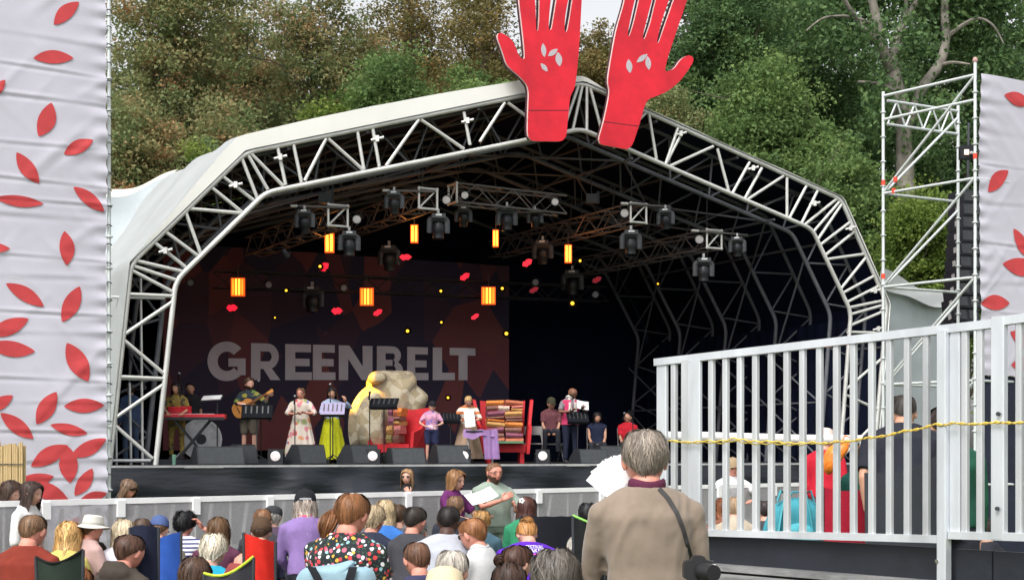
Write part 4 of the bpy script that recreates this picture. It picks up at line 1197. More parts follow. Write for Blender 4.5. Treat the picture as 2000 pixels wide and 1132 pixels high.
PARB = MB().lathe([(0.0, 0.30), (0.06, 0.29), (0.10, 0.20), (0.115, 0.0), (0.125, 0.0), (0.125, -0.03), (0.105, -0.03)], 18, rot=Euler((R(-90), 0, 0)).to_matrix()).mesh('par_can', FIX, True)
PARL = MB().lathe([(0.0, -0.012), (0.06, -0.015), (0.105, -0.005)], 18, rot=Euler((R(-90), 0, 0)).to_matrix()).mesh('par_lens', LENSW, True)
PARD = MB().lathe([(0.0, -0.012), (0.06, -0.015), (0.105, -0.005)], 18, rot=Euler((R(-90), 0, 0)).to_matrix()).mesh('par_lens_dim', mat('lens_dim', (0.28, 0.30, 0.36), 0.4), True)
PARY = MB().tube([(-0.15, 0.08, 0), (-0.15, 0.08, 0.14), (0, 0.08, 0.2), (0.15, 0.08, 0.14), (0.15, 0.08, 0)], 0.014, 8).mesh('par_yoke', FIX, True)
def par(px, py, v, label, r_px, lens=None, group='round stage lamps', to=(0, 0, 1.6)):
    p = pxv(px, py, v)
    sc = r_px / (0.105 * F / p.y)
    t = thing('stage_lamp', label, 'stage light', p, 0, group)
    M0 = Matrix.Translation(p) @ facing(Vector(to) - p) @ Matrix.Scale(sc, 4)
    c = obj_of('can', PARB, t, M0); obj_of('lens', lens or PARL, c, M0); obj_of('yoke', PARY, t, M0)
    return t
for px, py, r, lab in ((697, 428, 8, 'round lamp with pale lens right of the leftmost square truss end'), (872, 390, 8, 'round lamp with pale lens right of the second square truss end'), (908, 381, 7, 'round lamp with pale lens on the left of the high cross truss'), (1084, 394, 7, 'round lamp with pale lens on the right end of the high cross truss'),
                       (1220, 416, 8, 'round lamp with pale lens left of the third square truss end'), (1366, 467, 8, 'round lamp with pale lens left of the rightmost square truss end')):
    par(px, py, 1.3, lab, r)
for px, py, lab in ((372, 552, 'dim round lamp at far left under the roof'), (525, 556, 'dim round lamp right of the left amber strip lamp'), (672, 562, 'dim round lamp left of the middle amber strip lamp'), (1046, 551, 'dim round lamp right of the right amber strip lamp'), (1163, 575, 'dim round lamp far back on the right')):
    par(px, py, 6.9, lab, 6, PARD, 'dim round lamps at the back')

# lit lamps at the back
AMB = mat('lamp_amber', (0.9, 0.4, 0.05), 0.4, emit=(1.0, 0.15, 0.01), estr=1.5)
AMBC = mat('lamp_amber_core', (0.9, 0.7, 0.2), 0.4, emit=(1.0, 0.36, 0.03), estr=1.9)
REDL = mat('lamp_red', (0.8, 0.02, 0.05), 0.4, emit=(1.0, 0.012, 0.035), estr=0.8)
REDD = mat('lamp_red_dim', (0.4, 0.02, 0.05), 0.5, emit=(0.5, 0.01, 0.03), estr=0.2)
YEL = mat('lamp_yellow', (0.9, 0.7, 0.1), 0.4, emit=(1.0, 0.50, 0.03), estr=1.6)
def strip_lamp(px, py, v, w, h, label, glow=0):
    p = pxv(px, py, v); k = p.y / F
    t = thing('strip_lamp', label, 'stage light', p, 0, 'amber strip lamps')
    W, H = w * k, h * k
    hs = MB().box(p + Vector((0, 0.06, 0)), (W * 1.06, 0.1, H * 1.04)).build('housing', mat('amber_housing', (0.35, 0.08, 0.02), 0.4, emit=(1.0, 0.10, 0.01), estr=0.55), t)
    n = 4 if w > 20 else 2
    for i in range(n):
        x = (i + 0.5) / n * W - W / 2
        MB().tube([p + Vector((x, 0, -H * 0.46)), p + Vector((x, 0, H * 0.46))], W / n * 0.30, 8).build('tube', AMBC if i in (1, 2) or n == 2 else AMB, hs)
    MB().tube([p + Vector((0, 0.05, H * 0.52)), p + Vector((0, 0.05, H * 0.52 + 0.35))], 0.015, 6).build('hanger', DARK_GREY, t)
    if glow:
        l = bpy.data.lights.new('strip_glow', 'POINT'); l.energy = glow * (0.12 if v > 5 else 0.2); l.color = (1, 0.32, 0.06); l.shadow_soft_size = 0.15
        lo = bpy.data.objects.new('strip_glow', l); link(lo, t, Matrix.Translation(p + Vector((0, -0.25, 0))))
for a in ((464, 560, 6.6, 25, 34, 'amber strip lamp lit at far left above the backdrop', 14), (716, 579, 6.6, 25, 33, 'amber strip lamp lit above the letter N', 14), (954, 577, 6.6, 26, 33, 'amber strip lamp lit above the letter T', 14),
          (643, 474, 3.0, 17, 36, 'amber strip lamp glowing below the leftmost square truss end', 30), (809, 456, 3.0, 14, 34, 'amber strip lamp glowing below the second square truss end', 30), (968, 465, 3.6, 11, 32, 'narrow amber strip lamp glowing below the high cross truss', 40), (1110, 495, 3.6, 13, 34, 'amber strip lamp glowing beside the third receding truss', 40)):
    strip_lamp(*a)
def red_panel(px, py, v, w, h, rot, label, m, seed):
    p = pxv(px, py, v); k = p.y / F
    t = thing('led_panel', label, 'stage light', p, 0, 'red lit lamp panels')
    rr_ = random.Random(seed)
    pts = [(-.5, .0), (-.28, .45), (-.08, .34), (.05, .5), (.28, .4), (.5, .05), (.22, -.42), (.02, -.36), (-.2, -.5)]
    pts = [(a * w * k, b * h * k) for a, b in pts]
    c, s = math.cos(R(rot)), math.sin(R(rot))
    pts = [(a * c - b * s, a * s + b * c) for a, b in pts]
    f = lambda a, b, d: p + Vector((a, d, b))
    MB().prism(pts, f, 0.0, 0.02).build('face', m, t)
    MB().prism([(a * 1.12, b * 1.15) for a, b in pts], f, 0.022, 0.12).build('case', FIX, t)
for i, a in enumerate(((453, 601, 22, 14, 0, 'red lamp panel below the left amber strip lamp', REDL), (633, 521, 22, 15, 35, 'red lamp panel below the leftmost receding truss', REDL), (658, 607, 22, 14, 0, 'red lamp panel left of the middle amber strip lamp', REDL), (738, 610, 20, 11, 28, 'slanted red lamp panel below the middle amber strip lamp', REDL),
        (792, 502, 24, 12, 0, 'red lamp panel under the second receding truss', REDL), (908, 540, 22, 12, 30, 'slanted red lamp panel left of the right amber strip lamp', REDL), (1030, 513, 22, 13, 30, 'slanted red lamp panel right of the middle', REDL), (928, 618, 18, 9, 30, 'slanted red lamp panel below the right amber strip lamp', REDL), (1166, 546, 20, 11, 25, 'dim red lamp panel far right', REDD), (1043, 566, 20, 10, 25, 'dim red lamp panel right of the right amber strip lamp', REDD))):
    red_panel(a[0], a[1], 6.4 if a[1] > 530 else 4.2, a[2], a[3], a[4], a[5], a[6], i)
for px, py, r, lab in ((559, 567, 4, 'small yellow lamp right of the left amber strip lamp'), (537, 620, 2.5, 'tiny yellow lamp below and right of the left red panel'), (861, 568, 4, 'small yellow lamp above the letter L'), (862, 629, 3.5, 'small yellow lamp just above the letter L'), (796, 646, 5, 'yellow lamp just above the letter E'), (989, 651, 5.5, 'yellow lamp right of the lettering'),
                       (1118, 592, 6, 'yellow lamp on the dark far right'), (981, 563, 4.5, 'yellow lamp right of the right amber strip lamp'), (1133, 509, 4, 'small yellow lamp right of the narrow amber lamp'), (1285, 554, 3, 'tiny yellow lamp low on the right'), (875, 776, 4, 'small yellow lamp low behind the child'), (625, 520, 4.5, 'pale lamp left of the slanted red panel')):
    p = pxv(px, py, 6.5 if py > 530 else 4.0)
    t = thing('stage_lamp', lab, 'stage light', p, 0, 'small yellow lamps')
    k = p.y / F
    MB().ball(p, r * k * 0.6, 10, 8).build('bulb', YEL, t, smooth=True)
    MB().lathe([(r * k * 1.5, 0.0), (r * k * 1.4, 0.12), (r * k * 0.6, 0.18), (0, 0.18)], 14, p + Vector((0, 0.03, 0)), rot=Euler((R(-90), 0, 0)).to_matrix()).build('reflector', FIX, t, smooth=True)
# hoist motors in the roof
for px, py, v, lab in ((635, 388, 1.6, 'dark hoist motor above the leftmost receding truss'), (1155, 388, 2.4, 'dark hoist motor right of the high cross truss')):
    p = pxv(px, py, v)
    t = thing('chain_hoist', lab, 'hoist', p, 0, 'chain hoists')
    MB().box(p, (0.26, 0.2, 0.22)).build('motor', FIXG, t); MB().box(p + Vector((0.16, 0, 0.02)), (0.06, 0.14, 0.3)).build('chain_bag', FIX, t)
    pole('chain', p + Vector((0, 0, 0.1)), p + Vector((0, 0, 1.4)), 0.012, DARK_GREY, t)

# ------------------------------------------------------------------ things on the deck
def wedge(px, v, label, w=0.62, rz=0.0, h=0.40):
    p = on_deck(px, v)
    t = thing('stage_monitor', label, 'monitor speaker', p, TH + rz, 'wedge monitor speakers along the stage edge')
    pr = [(-0.26, 0), (0.24, 0), (0.26, 0.10), (0.02, h), (-0.16, h)]       # side view: y, z ; the sloping front looks back at the players
    M0 = MW[t.name]
    MB().prism(pr, lambda a, b, d: Vector((d, a, b)), -w / 2, w / 2).build('cabinet', mat('wedge_grey', (0.022, 0.025, 0.03), 0.55, 0, 0.2, 14.0, 0.2, 90), t, M0)
    MB().box((0, -0.264 + 0.05, h * 0.5), (w * 0.94, 0.012, h * 0.9), Euler((R(-14), 0, 0)).to_matrix()).build('back_panel', mat('wedge_panel', (0.05, 0.056, 0.062), 0.5, 0, 0.15, 14.0), t, M0)
    MB().box((w / 2 + 0.003, -0.05, h * 0.6), (0.006, 0.12, 0.05)).build('handle', RUBBER, t, M0)
for a in ((425, 0.1, 'wedge monitor in front of the keyboard player', 0.95, 0.0, 0.36), (470, 0.35, 'wedge monitor by the guitarist at left', 0.5, 0.5), (597, 0.1, 'wedge monitor in front of the floral dress', 0.7, 0.35), (700, 0.15, 'wedge monitor in front of the yellow skirt', 0.75, 0.35), (790, -0.1, 'wedge monitor in front of the red armchair at left', 0.75, 0.0, 0.34),
          (877, 0.1, 'wedge monitor in front of the child', 0.75, 0.0), (1150, -0.15, 'wedge monitor in front of the bald man', 0.72, 0.0, 0.32), (1190, 0.5, 'wedge monitor in front of the seated pair', 0.8, 0.1)):
    wedge(*a)
for px, v, lab in ((538, -0.1, 'floor lamp with white lens left of the floral dress'), (728, -0.1, 'floor lamp with white lens left of the red armchair'), (906, -0.1, 'floor lamp with white lens below the purple cloth'), (1060, -0.1, 'floor lamp with white lens left of the bald man')):
    q = stage_plane(v); u = q.u(px); p = q.pt(u, DECK + 0.16)
    t = thing('floor_lamp', lab, 'stage light', q.pt(u, DECK), 0, 'floor lamps along the stage edge')
    MB().box(p + Vector((0, 0.1, 0)), (0.30, 0.2, 0.30)).build('housing', FIX, t)
    M0 = Matrix.Translation(p + Vector((0, -0.01, 0.01))) @ Matrix.Scale(0.95, 4)
    obj_of('lens', PARL, t, M0)
    MB().tube([p + Vector((-0.17, 0.1, -0.15)), p + Vector((-0.17, 0.1, 0.05)), p + Vector((0.17, 0.1, 0.05)), p + Vector((0.17, 0.1, -0.15))], 0.012, 6).build('bracket', FIX, t)
def mic_stand(px, v, h, label, boom=None, col=None):
    p = on_deck(px, v)
    t = thing('microphone_stand', label, 'microphone stand', p, 0, 'microphone stands on the stage')
    m = col or BLACK
    for k in range(3):
        a = 2 * math.pi * k / 3 + 0.5
        pole('leg', p + Vector((0, 0, 0.16)), p + Vector((0.28 * math.cos(a), 0.28 * math.sin(a), 0.01)), 0.011, m, t)
    pole('upright', p + Vector((0, 0, 0.1)), p + Vector((0, 0, h)), 0.012, m, t)
    e = p + Vector((0, 0, h))
    if boom:
        f = e + Vector(boom)
        pole('boom', e - Vector(boom) * 0.3, f, 0.010, m, t); e = f
    mc = MB().lathe([(0.0, -0.16), (0.014, -0.16), (0.02, -0.03), (0.03, 0.0), (0.028, 0.03), (0, 0.045)], 10, e + Vector((0, 0, 0.05)), rot=Euler((R(35), 0, R(20))).to_matrix()).build('microphone', mat('mic_dark', (0.03, 0.03, 0.035), 0.4), t, smooth=True)
    MB().ball(e + Vector((0, 0, 0.075)), 0.03, 10, 8).build('grille', mat('mic_grille', (0.3, 0.3, 0.32), 0.4, 0.6), mc, smooth=True)
    return t
mic_stand(576, 0.7, 1.32, 'microphone stand in front of the floral dress'); mic_stand(645, 0.9, 1.45, 'microphone stand in front of the blue shirt', (0, 0, 0.14)); mic_stand(722, 0.8, 1.45, 'microphone stand beside the patched sack chair')
mic_stand(510, 1.6, 1.35, 'boom microphone stand right of the guitarist', (-0.02, -0.2, 0.30)); mic_stand(358, 1.3, 1.5, 'boom microphone stand right of the keyboard player', (-0.05, -0.15, 0.25)); mic_stand(664, 1.1, 1.0, 'low microphone stand by the yellow skirt')
mic_stand(1236, 1.4, 0.95, 'low microphone stand behind the seated pair', (-0.2, 0, 0.15))
def music_stand(px, v, h, label, w=0.5, tilt=25, sheet=False, rz=0.0, desk=None, hh=0.30):
    p = on_deck(px, v)
    t = thing('music_stand', label, 'music stand', p, rz, 'music stands on the stage')
    M0 = MW[t.name]
    for k in range(3):
        a = 2 * math.pi * k / 3
        MB().tube([(0, 0, 0.2), (0.26 * math.cos(a), 0.26 * math.sin(a), 0.01)], 0.011, 6).build('leg', BLACK, t, M0)
    MB().tube([(0, 0, 0.15), (0, 0, h)], 0.013, 8).build('upright', BLACK, t, M0)
    rot = Euler((R(-tilt), 0, 0)).to_matrix()
    d = MB().box((0, 0, h + 0.1), (w, 0.015, hh), rot).build('desk', desk or mat('desk_black', (0.006, 0.007, 0.010), 0.85, spec=0.15), t, M0)
    for i in range(5):
        MB().box(Vector((0, 0, h + 0.1)) + rot @ Vector((-w * 0.36 + i * w * 0.18, -0.011, 0.02)), (w * 0.05, 0.008, hh * 0.6), rot).build('slot', mat('stand_slot', (0.03, 0.03, 0.035), 0.4), d, M0)
    MB().box(Vector((0, 0, h + 0.1)) + rot @ Vector((0, 0.04, -hh / 2)), (w, 0.08, 0.012), rot).build('ledge', BLACK, t, M0)
    if sheet:
        MB().box(Vector((0, 0, h + 0.1)) + rot @ Vector((0.02, 0.02, 0.04)), (w * 0.8, 0.006, hh), rot).build('paper', PAPER, t, M0)
music_stand(502, 0.55, 0.98, 'black music stand in front of the guitarist', 0.62, 35, False, 0.1); music_stand(750, 0.7, 1.20, 'black music stand left of the red armchair', 0.62, 45, False, -0.2, None, 0.26)
music_stand(650, 0.6, 1.05, 'lilac folding music stand in front of the blue shirt', 0.50, 35, False, 0, mat('stand_lilac', (0.30, 0.26, 0.42), 0.6)); music_stand(1128, 0.45, 0.95, 'black music stand in front of the bald man', 0.5, 40, False, 0.2)
music_stand(880, 0.9, 0.92, 'low black music stand left of the poncho', 0.42, 55, False, 0.1)

# keyboard on its X stand
def keyboard():
    p = on_deck(382, 0.9)
    t = thing('keyboard', 'red stage keyboard on a black cross stand at left', 'keyboard', p, 0.06)
    M0 = MW[t.name]
    redk = mat('keyboard_red', (0.55, 0.02, 0.035), 0.35)
    MB().box((0, 0, 0.96), (1.2, 0.32, 0.09)).build('body', redk, t, M0)
    MB().box((0, -0.165, 0.915), (1.18, 0.02, 0.06)).build('front_strip', BLACK, t, M0)
    kb = MB().box((-0.1, 0.04, 1.008), (0.95, 0.16, 0.012)).build('key_bed', WHITE, t, M0)
    for i in range(26):
        MB().box((-0.55 + i * 0.036, 0.06, 1.019), (0.012, 0.09, 0.012)).build('black_key', BLACK, kb, M0)
    MB().box((-0.32, 0.1, 1.06), (0.45, 0.10, 0.2), Euler((R(20), 0, 0)).to_matrix()).build('music_rest', redk, t, M0)
    for y in (-0.11, 0.11):
        MB().bar((-0.42, y, 0.90), (0.30, y, 0.03), 0.035, 0.03).build('stand_leg', BLACK, t, M0)
        MB().bar((0.30, y + 0.02, 0.90), (-0.42, y + 0.02, 0.03), 0.035, 0.03).build('stand_leg', BLACK, t, M0)
    MB().bar((-0.42, -0.2, 0.02), (-0.42, 0.2, 0.02), 0.03, 0.03).build('stand_foot', BLACK, t, M0); MB().bar((0.30, -0.2, 0.02), (0.30, 0.2, 0.02), 0.03, 0.03).build('stand_foot', BLACK, t, M0)
    lp = on_deck(414, 0.95)
    l = thing('laptop_stand', 'white sheets on a raised stand right of the keyboard', 'stand', lp)
    MB().box(lp + Vector((0, 0, 1.32)), (0.42, 0.28, 0.02), Euler((R(18), R(-3), 0)).to_matrix()).build('tray', BLACK, l)
    MB().box(lp + Vector((0, -0.01, 1.345)), (0.38, 0.26, 0.02), Euler((R(18), R(-3), 0)).to_matrix()).build('papers', PAPER, l)
    pole('upright', lp + Vector((0.1, 0.05, 0.02)), lp + Vector((0.1, 0.02, 1.3)), 0.014, DARK_GREY, l)
    for k in range(3):
        a = 2.1 * k + 0.3
        pole('leg', lp + Vector((0.1, 0.05, 0.25)), lp + Vector((0.1 + 0.3 * math.cos(a), 0.05 + 0.3 * math.sin(a), 0.01)), 0.011, DARK_GREY, l)
    bp_ = on_deck(392, 2.6, DECK + 0.1)
    b = thing('bass_drum', 'silver bass drum behind the keyboard', 'drum', bp_)
    c = bp_ + Vector((0, 0, 0.42))
    rot = Euler((R(90), 0, TH * 0.5)).to_matrix()
    MB().lathe([(0.41, -0.22), (0.41, 0.22)], 28, c, rot=rot).build('shell', mat('drum_shell', (0.12, 0.12, 0.14), 0.3, 0.3), b, smooth=True)
    hd = MB().lathe([(0.0, 0.225), (0.40, 0.225)], 28, c, rot=rot).build('drum_head', mat('drum_head', (0.5, 0.5, 0.52), 0.4, 0, 0.2, 9), b)
    MB().lathe([(0.0, 0.229), (0.11, 0.229)], 20, c, rot=rot).build('port', BLACK, hd)
    MB().lathe([(0.39, 0.20), (0.435, 0.20), (0.435, 0.245), (0.39, 0.245)], 28, c, rot=rot).build('hoop', mat('drum_hoop', (0.5, 0.5, 0.52), 0.35, 0.4), b, smooth=True)
    for s in (-1, 1): pole('spur', c + Vector((s * 0.3, -0.1, -0.15)), c + Vector((s * 0.5, -0.25, -0.42)), 0.012, CHROME, b)
keyboard()
cp = on_deck(340, 0.3)
cup = tag(MB().lathe([(0.0, 0.0), (0.035, 0.0), (0.045, 0.20), (0.04, 0.20), (0.03, 0.01)], 14, cp).build('cup', mat('cup_green', (0.20, 0.42, 0.30), 0.5), smooth=True), 'green tumbler on the stage edge at left', 'cup')

# patched sack chair (a puffed-up sewn shape behind the red armchair)
def puff(outline_px, plane, thick, name, m, parent, n=26, flat=0.7):
    """an inflated closed shape: front and back halves bulge from the outline"""
    poly = smooth_poly([plane.uz(*p) for p in outline_px], 2)
    N = len(poly)
    cx = sum(p[0] for p in poly) / N; cz = sum(p[1] for p in poly) / N
    mb = MB()
    rings = 7
    vs, fs = [], []
    for side in (-1, 1):
        for j in range(rings + 1):
            s = j / rings
            d = thick * (1 - s ** 3) ** 0.5
            for u, z in poly:
                a, b = cx + (u - cx) * s, cz + (z - cz) * s
                d2 = d * (1 + 0.10 * math.sin(a * 9) * math.sin(b * 8 + 1))
                vs.append(plane.pt(a, b, side * d2))
        o = 0 if side < 0 else (rings + 1) * N
        for j in range(rings):
            for k in range(N):
                q = (o + j * N + k, o + j * N + (k + 1) % N, o + (j + 1) * N + (k + 1) % N, o + (j + 1) * N + k)
                fs.append(q if side < 0 else q[::-1])
    mb.add(vs, fs)
    return mb.build(name, m, parent, smooth=True)
def patch_mat():
    m, nt, b = base_mat('patchwork_cream')
    L = nt.links.new
    tc = nnode(nt, 'ShaderNodeTexCoord')
    n0 = nnode(nt, 'ShaderNodeTexNoise', Scale=2.0, Detail=2.0); L(tc.outputs['Object'], n0.inputs['Vector'])
    mxv = nnode(nt, 'ShaderNodeMix', data_type='VECTOR'); mxv.inputs['Factor'].default_value = 0.12
    L(tc.outputs['Object'], mxv.inputs['A']); L(n0.outputs['Color'], mxv.inputs['B'])
    vo = nnode(nt, 'ShaderNodeTexVoronoi', Scale=6.5); L(mxv.outputs['Result'], vo.inputs['Vector'])
    ve = nnode(nt, 'ShaderNodeTexVoronoi', Scale=6.5, feature='DISTANCE_TO_EDGE'); L(mxv.outputs['Result'], ve.inputs['Vector'])
    sp = nnode(nt, 'ShaderNodeSeparateColor'); L(vo.outputs['Color'], sp.inputs[0])
    r1 = ramp(nt, [(0.0, (0.40, 0.33, 0.21)), (0.3, (0.48, 0.41, 0.28)), (0.55, (0.54, 0.48, 0.36)), (0.8, (0.32, 0.27, 0.19)), (0.93, (0.44, 0.35, 0.23))], 'CONSTANT'); L(sp.outputs[0], r1.inputs['Fac'])
    r2 = ramp(nt, [(0.0, (0.62, 0.55, 0.48)), (0.03, (1, 1, 1))]); L(ve.outputs['Distance'], r2.inputs['Fac'])
    mx = nnode(nt, 'ShaderNodeMix', data_type='RGBA', blend_type='MULTIPLY'); mx.inputs['Factor'].default_value = 1.0
    L(r1.outputs[0], mx.inputs['A']); L(r2.outputs[0], mx.inputs['B']); L(mx.outputs['Result'], b.inputs['Base Color'])
    bp = nnode(nt, 'ShaderNodeBump', Strength=0.5, Distance=0.03); nw = nnode(nt, 'ShaderNodeTexNoise', Scale=9.0, Detail=4.0); L(tc.outputs['Object'], nw.inputs['Vector']); L(nw.outputs['Fac'], bp.inputs['Height']); L(bp.outputs[0], b.inputs['Normal'])
    b.inputs['Roughness'].default_value = 0.85
    return m
PATCH = patch_mat()
SPL = stage_plane(2.2)
sack = thing('patchwork_sculpture', 'big stuffed cream patchwork sack sculpture behind the red armchair', 'sculpture', SPL.at(760, 900))
def z6(l): return [(640 + x / 3.43, 600 + y / 3.43) for x, y in l]
puff(z6([(272, 470), (300, 428), (400, 420), (470, 425), (560, 425), (590, 460), (588, 515), (640, 555), (680, 596), (640, 700), (600, 860), (500, 985), (330, 985), (200, 975), (150, 930), (135, 830), (140, 720), (165, 640), (210, 570), (275, 515)]), SPL, 0.45, 'body', PATCH, sack)
puff(z6([(195, 700), (240, 600), (330, 560), (380, 620), (370, 800), (380, 965), (300, 970), (230, 930), (190, 850)]), stage_plane(1.72), 0.22, 'side_roll', PATCH, sack)
puff(z6([(270, 470), (300, 430), (370, 425), (395, 470), (360, 512), (290, 515)]), stage_plane(1.9), 0.20, 'top_lobe', PATCH, sack)
# amber profile lamp catching its left shoulder
sl = bpy.data.lights.new('amber_profile', 'SPOT'); sl.energy = 3200; sl.color = (1.0, 0.46, 0.03); sl.spot_size = R(19); sl.spot_blend = 0.5; sl.shadow_soft_size = 0.05
apl = par(560, 500, 1.0, 'lit amber profile lamp pointing at the patchwork sculpture', 6, None, 'round stage lamps', to=SPL.at(713, 745))
slo = bpy.data.objects.new('amber_profile', sl)
pp = pxv(560, 500, 1.0); dd = (SPL.at(700, 752) - pp).normalized()
link(slo, apl, Matrix.Translation(pp + dd * 0.2) @ (dd.to_track_quat('-Z', 'Y').to_matrix().to_4x4()))

# red armchairs heaped with folded cloths
REDCH = mat('armchair_red', (0.50, 0.012, 0.02), 0.7, 0, 0.15, 8.0, 0.1, 60)
CL = [mat('cloth_' + n, c, 0.85, 0, 0.35, 25.0, 0.2, 90) for n, c in (('rust', (0.42, 0.12, 0.06)), ('pinkish', (0.52, 0.17, 0.16)), ('ochre', (0.45, 0.24, 0.08)), ('brown', (0.20, 0.09, 0.07)), ('cream', (0.55, 0.42, 0.34)), ('orange', (0.60, 0.19, 0.04)), ('plum', (0.20, 0.06, 0.10)), ('olive', (0.24, 0.20, 0.07)))]
def armchair(px, v, label, w, h, rz, seed, rows, wing=0.25, seat_h=0.42, cw=0.9):
    p = on_deck(px, v)
    t = thing('armchair', label, 'armchair', p, rz)
    M0 = MW[t.name]
    for sx in (-1, 1):
        for sy in (-1, 1):
            MB().box((sx * w * 0.40, sy * 0.26, seat_h * 0.3), (0.09, 0.09, seat_h * 0.6)).build('leg', REDCH, t, M0)
    MB().box((0, 0, seat_h * 0.8), (w * 0.96, 0.66, seat_h * 0.42)).build('seat', REDCH, t, M0)
    MB().prism([(-w / 2, seat_h), (w / 2, seat_h), (w * 0.56, h), (w * 0.2, h * 0.97), (-w * 0.2, h * 0.97), (-w * 0.56, h)], lambda a, b, d: Vector((a, 0.30 + d + (b - seat_h) * 0.12, b)), 0, 0.10).build('backrest', REDCH, t, M0)
    for s in (-1, 1):
        MB().prism([(-0.34, seat_h * 0.5), (0.34, seat_h * 0.5), (0.46, h * 1.02), (0.30, h * 1.0), (-0.02, h * 0.62), (-0.34, h * 0.55)], lambda a, b, d: Vector((s * (w / 2 + d + max(0, b - seat_h) * 0.16), a, b)), 0.0, 0.07).build('wing', REDCH, t, M0)
    rs_ = random.Random(seed)
    z = seat_h + 0.02
    for r in range(rows):
        hh = (h * 0.98 - seat_h) / rows
        n = 2 if rs_.random() < 0.75 else 3
        xs_ = -w * cw / 2
        for k in range(n):
            ww = w * cw / n * rs_.uniform(0.9, 1.0)
            lay = rs_.choice((1, 1, 2))
            for q in range(lay):
                c = Vector((xs_ + ww / 2, -0.10 + (z - seat_h) * 0.14 + rs_.uniform(-.02, .02), z + hh * (q + 0.5) / lay))
                o = MB()
                pr = [(-0.14, -hh / lay * .45), (0.16, -hh / lay * .45), (0.16, hh / lay * .45), (-0.14, hh / lay * .45), (-0.175, 0.0)]
                o.prism(pr, lambda a, b, d: c + Vector((d, a, b)), -ww * 0.48, ww * 0.48)
                o.build('folded_cloth', rs_.choice(CL), t, M0 @ Matrix.Translation(c) @ Matrix.Rotation(rs_.uniform(-.10, .10), 4, 'Y') @ Matrix.Rotation(rs_.uniform(-.12, .12), 4, 'Z') @ Matrix.Translation(-c))
            xs_ += w * cw / n
        z += hh
    return t
armchair(778, 1.3, 'red armchair heaped with folded cloths in front of the sack sculpture', 0.95, 1.22, -0.45, 3, 4, cw=0.34)
armchair(985, 1.1, 'red winged armchair piled high with patterned folded cloths', 0.92, 1.42, 0.10, 8, 8)
MB().box(on_deck(985, 0.75, DECK + 0.47), (0.85, 0.3, 0.05)).build('seat_pad', mat('pad_green', (0.10, 0.22, 0.12), 0.8), [o for o in bpy.data.objects if o.get('label', '').startswith('red winged')][0])
# table with purple cloth
tp = on_deck(938, 0.3)
tb = thing('side_table', 'small black table draped with a purple cloth', 'table', tp)
MB().box(tp + Vector((0, 0, 0.70)), (0.62, 0.4, 0.03)).build('table_top', BLACK, tb)
for sx in (-1, 1):
    for sy in (-1, 1): pole('leg', tp + Vector((sx * 0.26, sy * 0.16, 0)), tp + Vector((sx * 0.26, sy * 0.16, 0.69)), 0.018, ALU_DULL, tb)
PURP = mat('cloth_purple', (0.25, 0.14, 0.32), 0.8, 0, 0.25, 3.0, 0.15, 60)
tc_ = thing('table_cloth', 'mauve and purple cloth hanging over the small table', 'cloth', tp + Vector((0, 0, 0.73)))
MB().grid(24, 12, lambda a, b: tp + Vector((-0.36 + 0.72 * a, -0.26 + 0.5 * b, 0.73 + 0.012 * math.sin(a * 15) + (-(0.16 + 0.04 * math.sin(a * 7)) * max(0, 0.25 - b) * 4 if b < 0.25 else 0)))).build('top_fall', PURP, tc_, smooth=True)
MB().grid(16, 16, lambda a, b: tp + Vector((0.05 + 0.33 * a + 0.05 * b, -0.235 - 0.05 * b + 0.025 * math.sin(a * 12 + b), 0.72 - 0.62 * b))).build('long_fall', PURP, tc_, smooth=True)
# folding chairs
def folding_chair(px, v, rz, label):
    p = on_deck(px, v)
    t = thing('folding_chair', label, 'chair', p, rz, 'folding chairs on the stage')
    M0 = MW[t.name]; m = mat('chair_grey', (0.16, 0.15, 0.15), 0.5, 0.3)
    MB().box((0, 0, 0.44), (0.42, 0.40, 0.03)).build('seat', m, t, M0)
    MB().box((0, 0.22, 0.74), (0.42, 0.03, 0.20), Euler((R(-10), 0, 0)).to_matrix()).build('backrest', m, t, M0)
    for s in (-1, 1):
        MB().tube([(s * 0.22, 0.26, 0.84), (s * 0.22, -0.22, 0.0)], 0.014, 8).build('leg', m, t, M0)
        MB().tube([(s * 0.205, -0.16, 0.44), (s * 0.205, 0.25, 0.0)], 0.014, 8).build('leg', m, t, M0)
folding_chair(1040, 1.0, 0.0, 'empty grey folding chair between the armchair and the bald man'); folding_chair(1078, 1.9, 0.3, 'folding chair under the seated person in the cap')
folding_chair(1165, 2.2, 0.0, 'folding chair under the seated woman in navy'); folding_chair(1225, 2.3, 0.0, 'folding chair under the seated person in red')
# thin scaffold posts in the left wing
lw = thing('wing_scaffold', 'slim scaffold posts and rails in the left stage wing', 'scaffold', ARCH.at(265, 905, 0.5))
for x0, y0, x1, y1 in ((289, 537, 293, 908), (239, 711, 241, 908), (267, 745, 270, 908)):
    pole('tube', ARCH.at(x0, y0, 0.55), ARCH.at(x1, y1, 0.55), 0.028, ALU, lw)
for y in (736, 575): pole('tube', ARCH.at(226, y, 0.5), ARCH.at(335, y + 3, 0.5), 0.028, ALU, lw)
pole('tube', ARCH.at(214, 899, 0.3), ARCH.at(302, 899, 0.3), 0.035, ALU, lw)
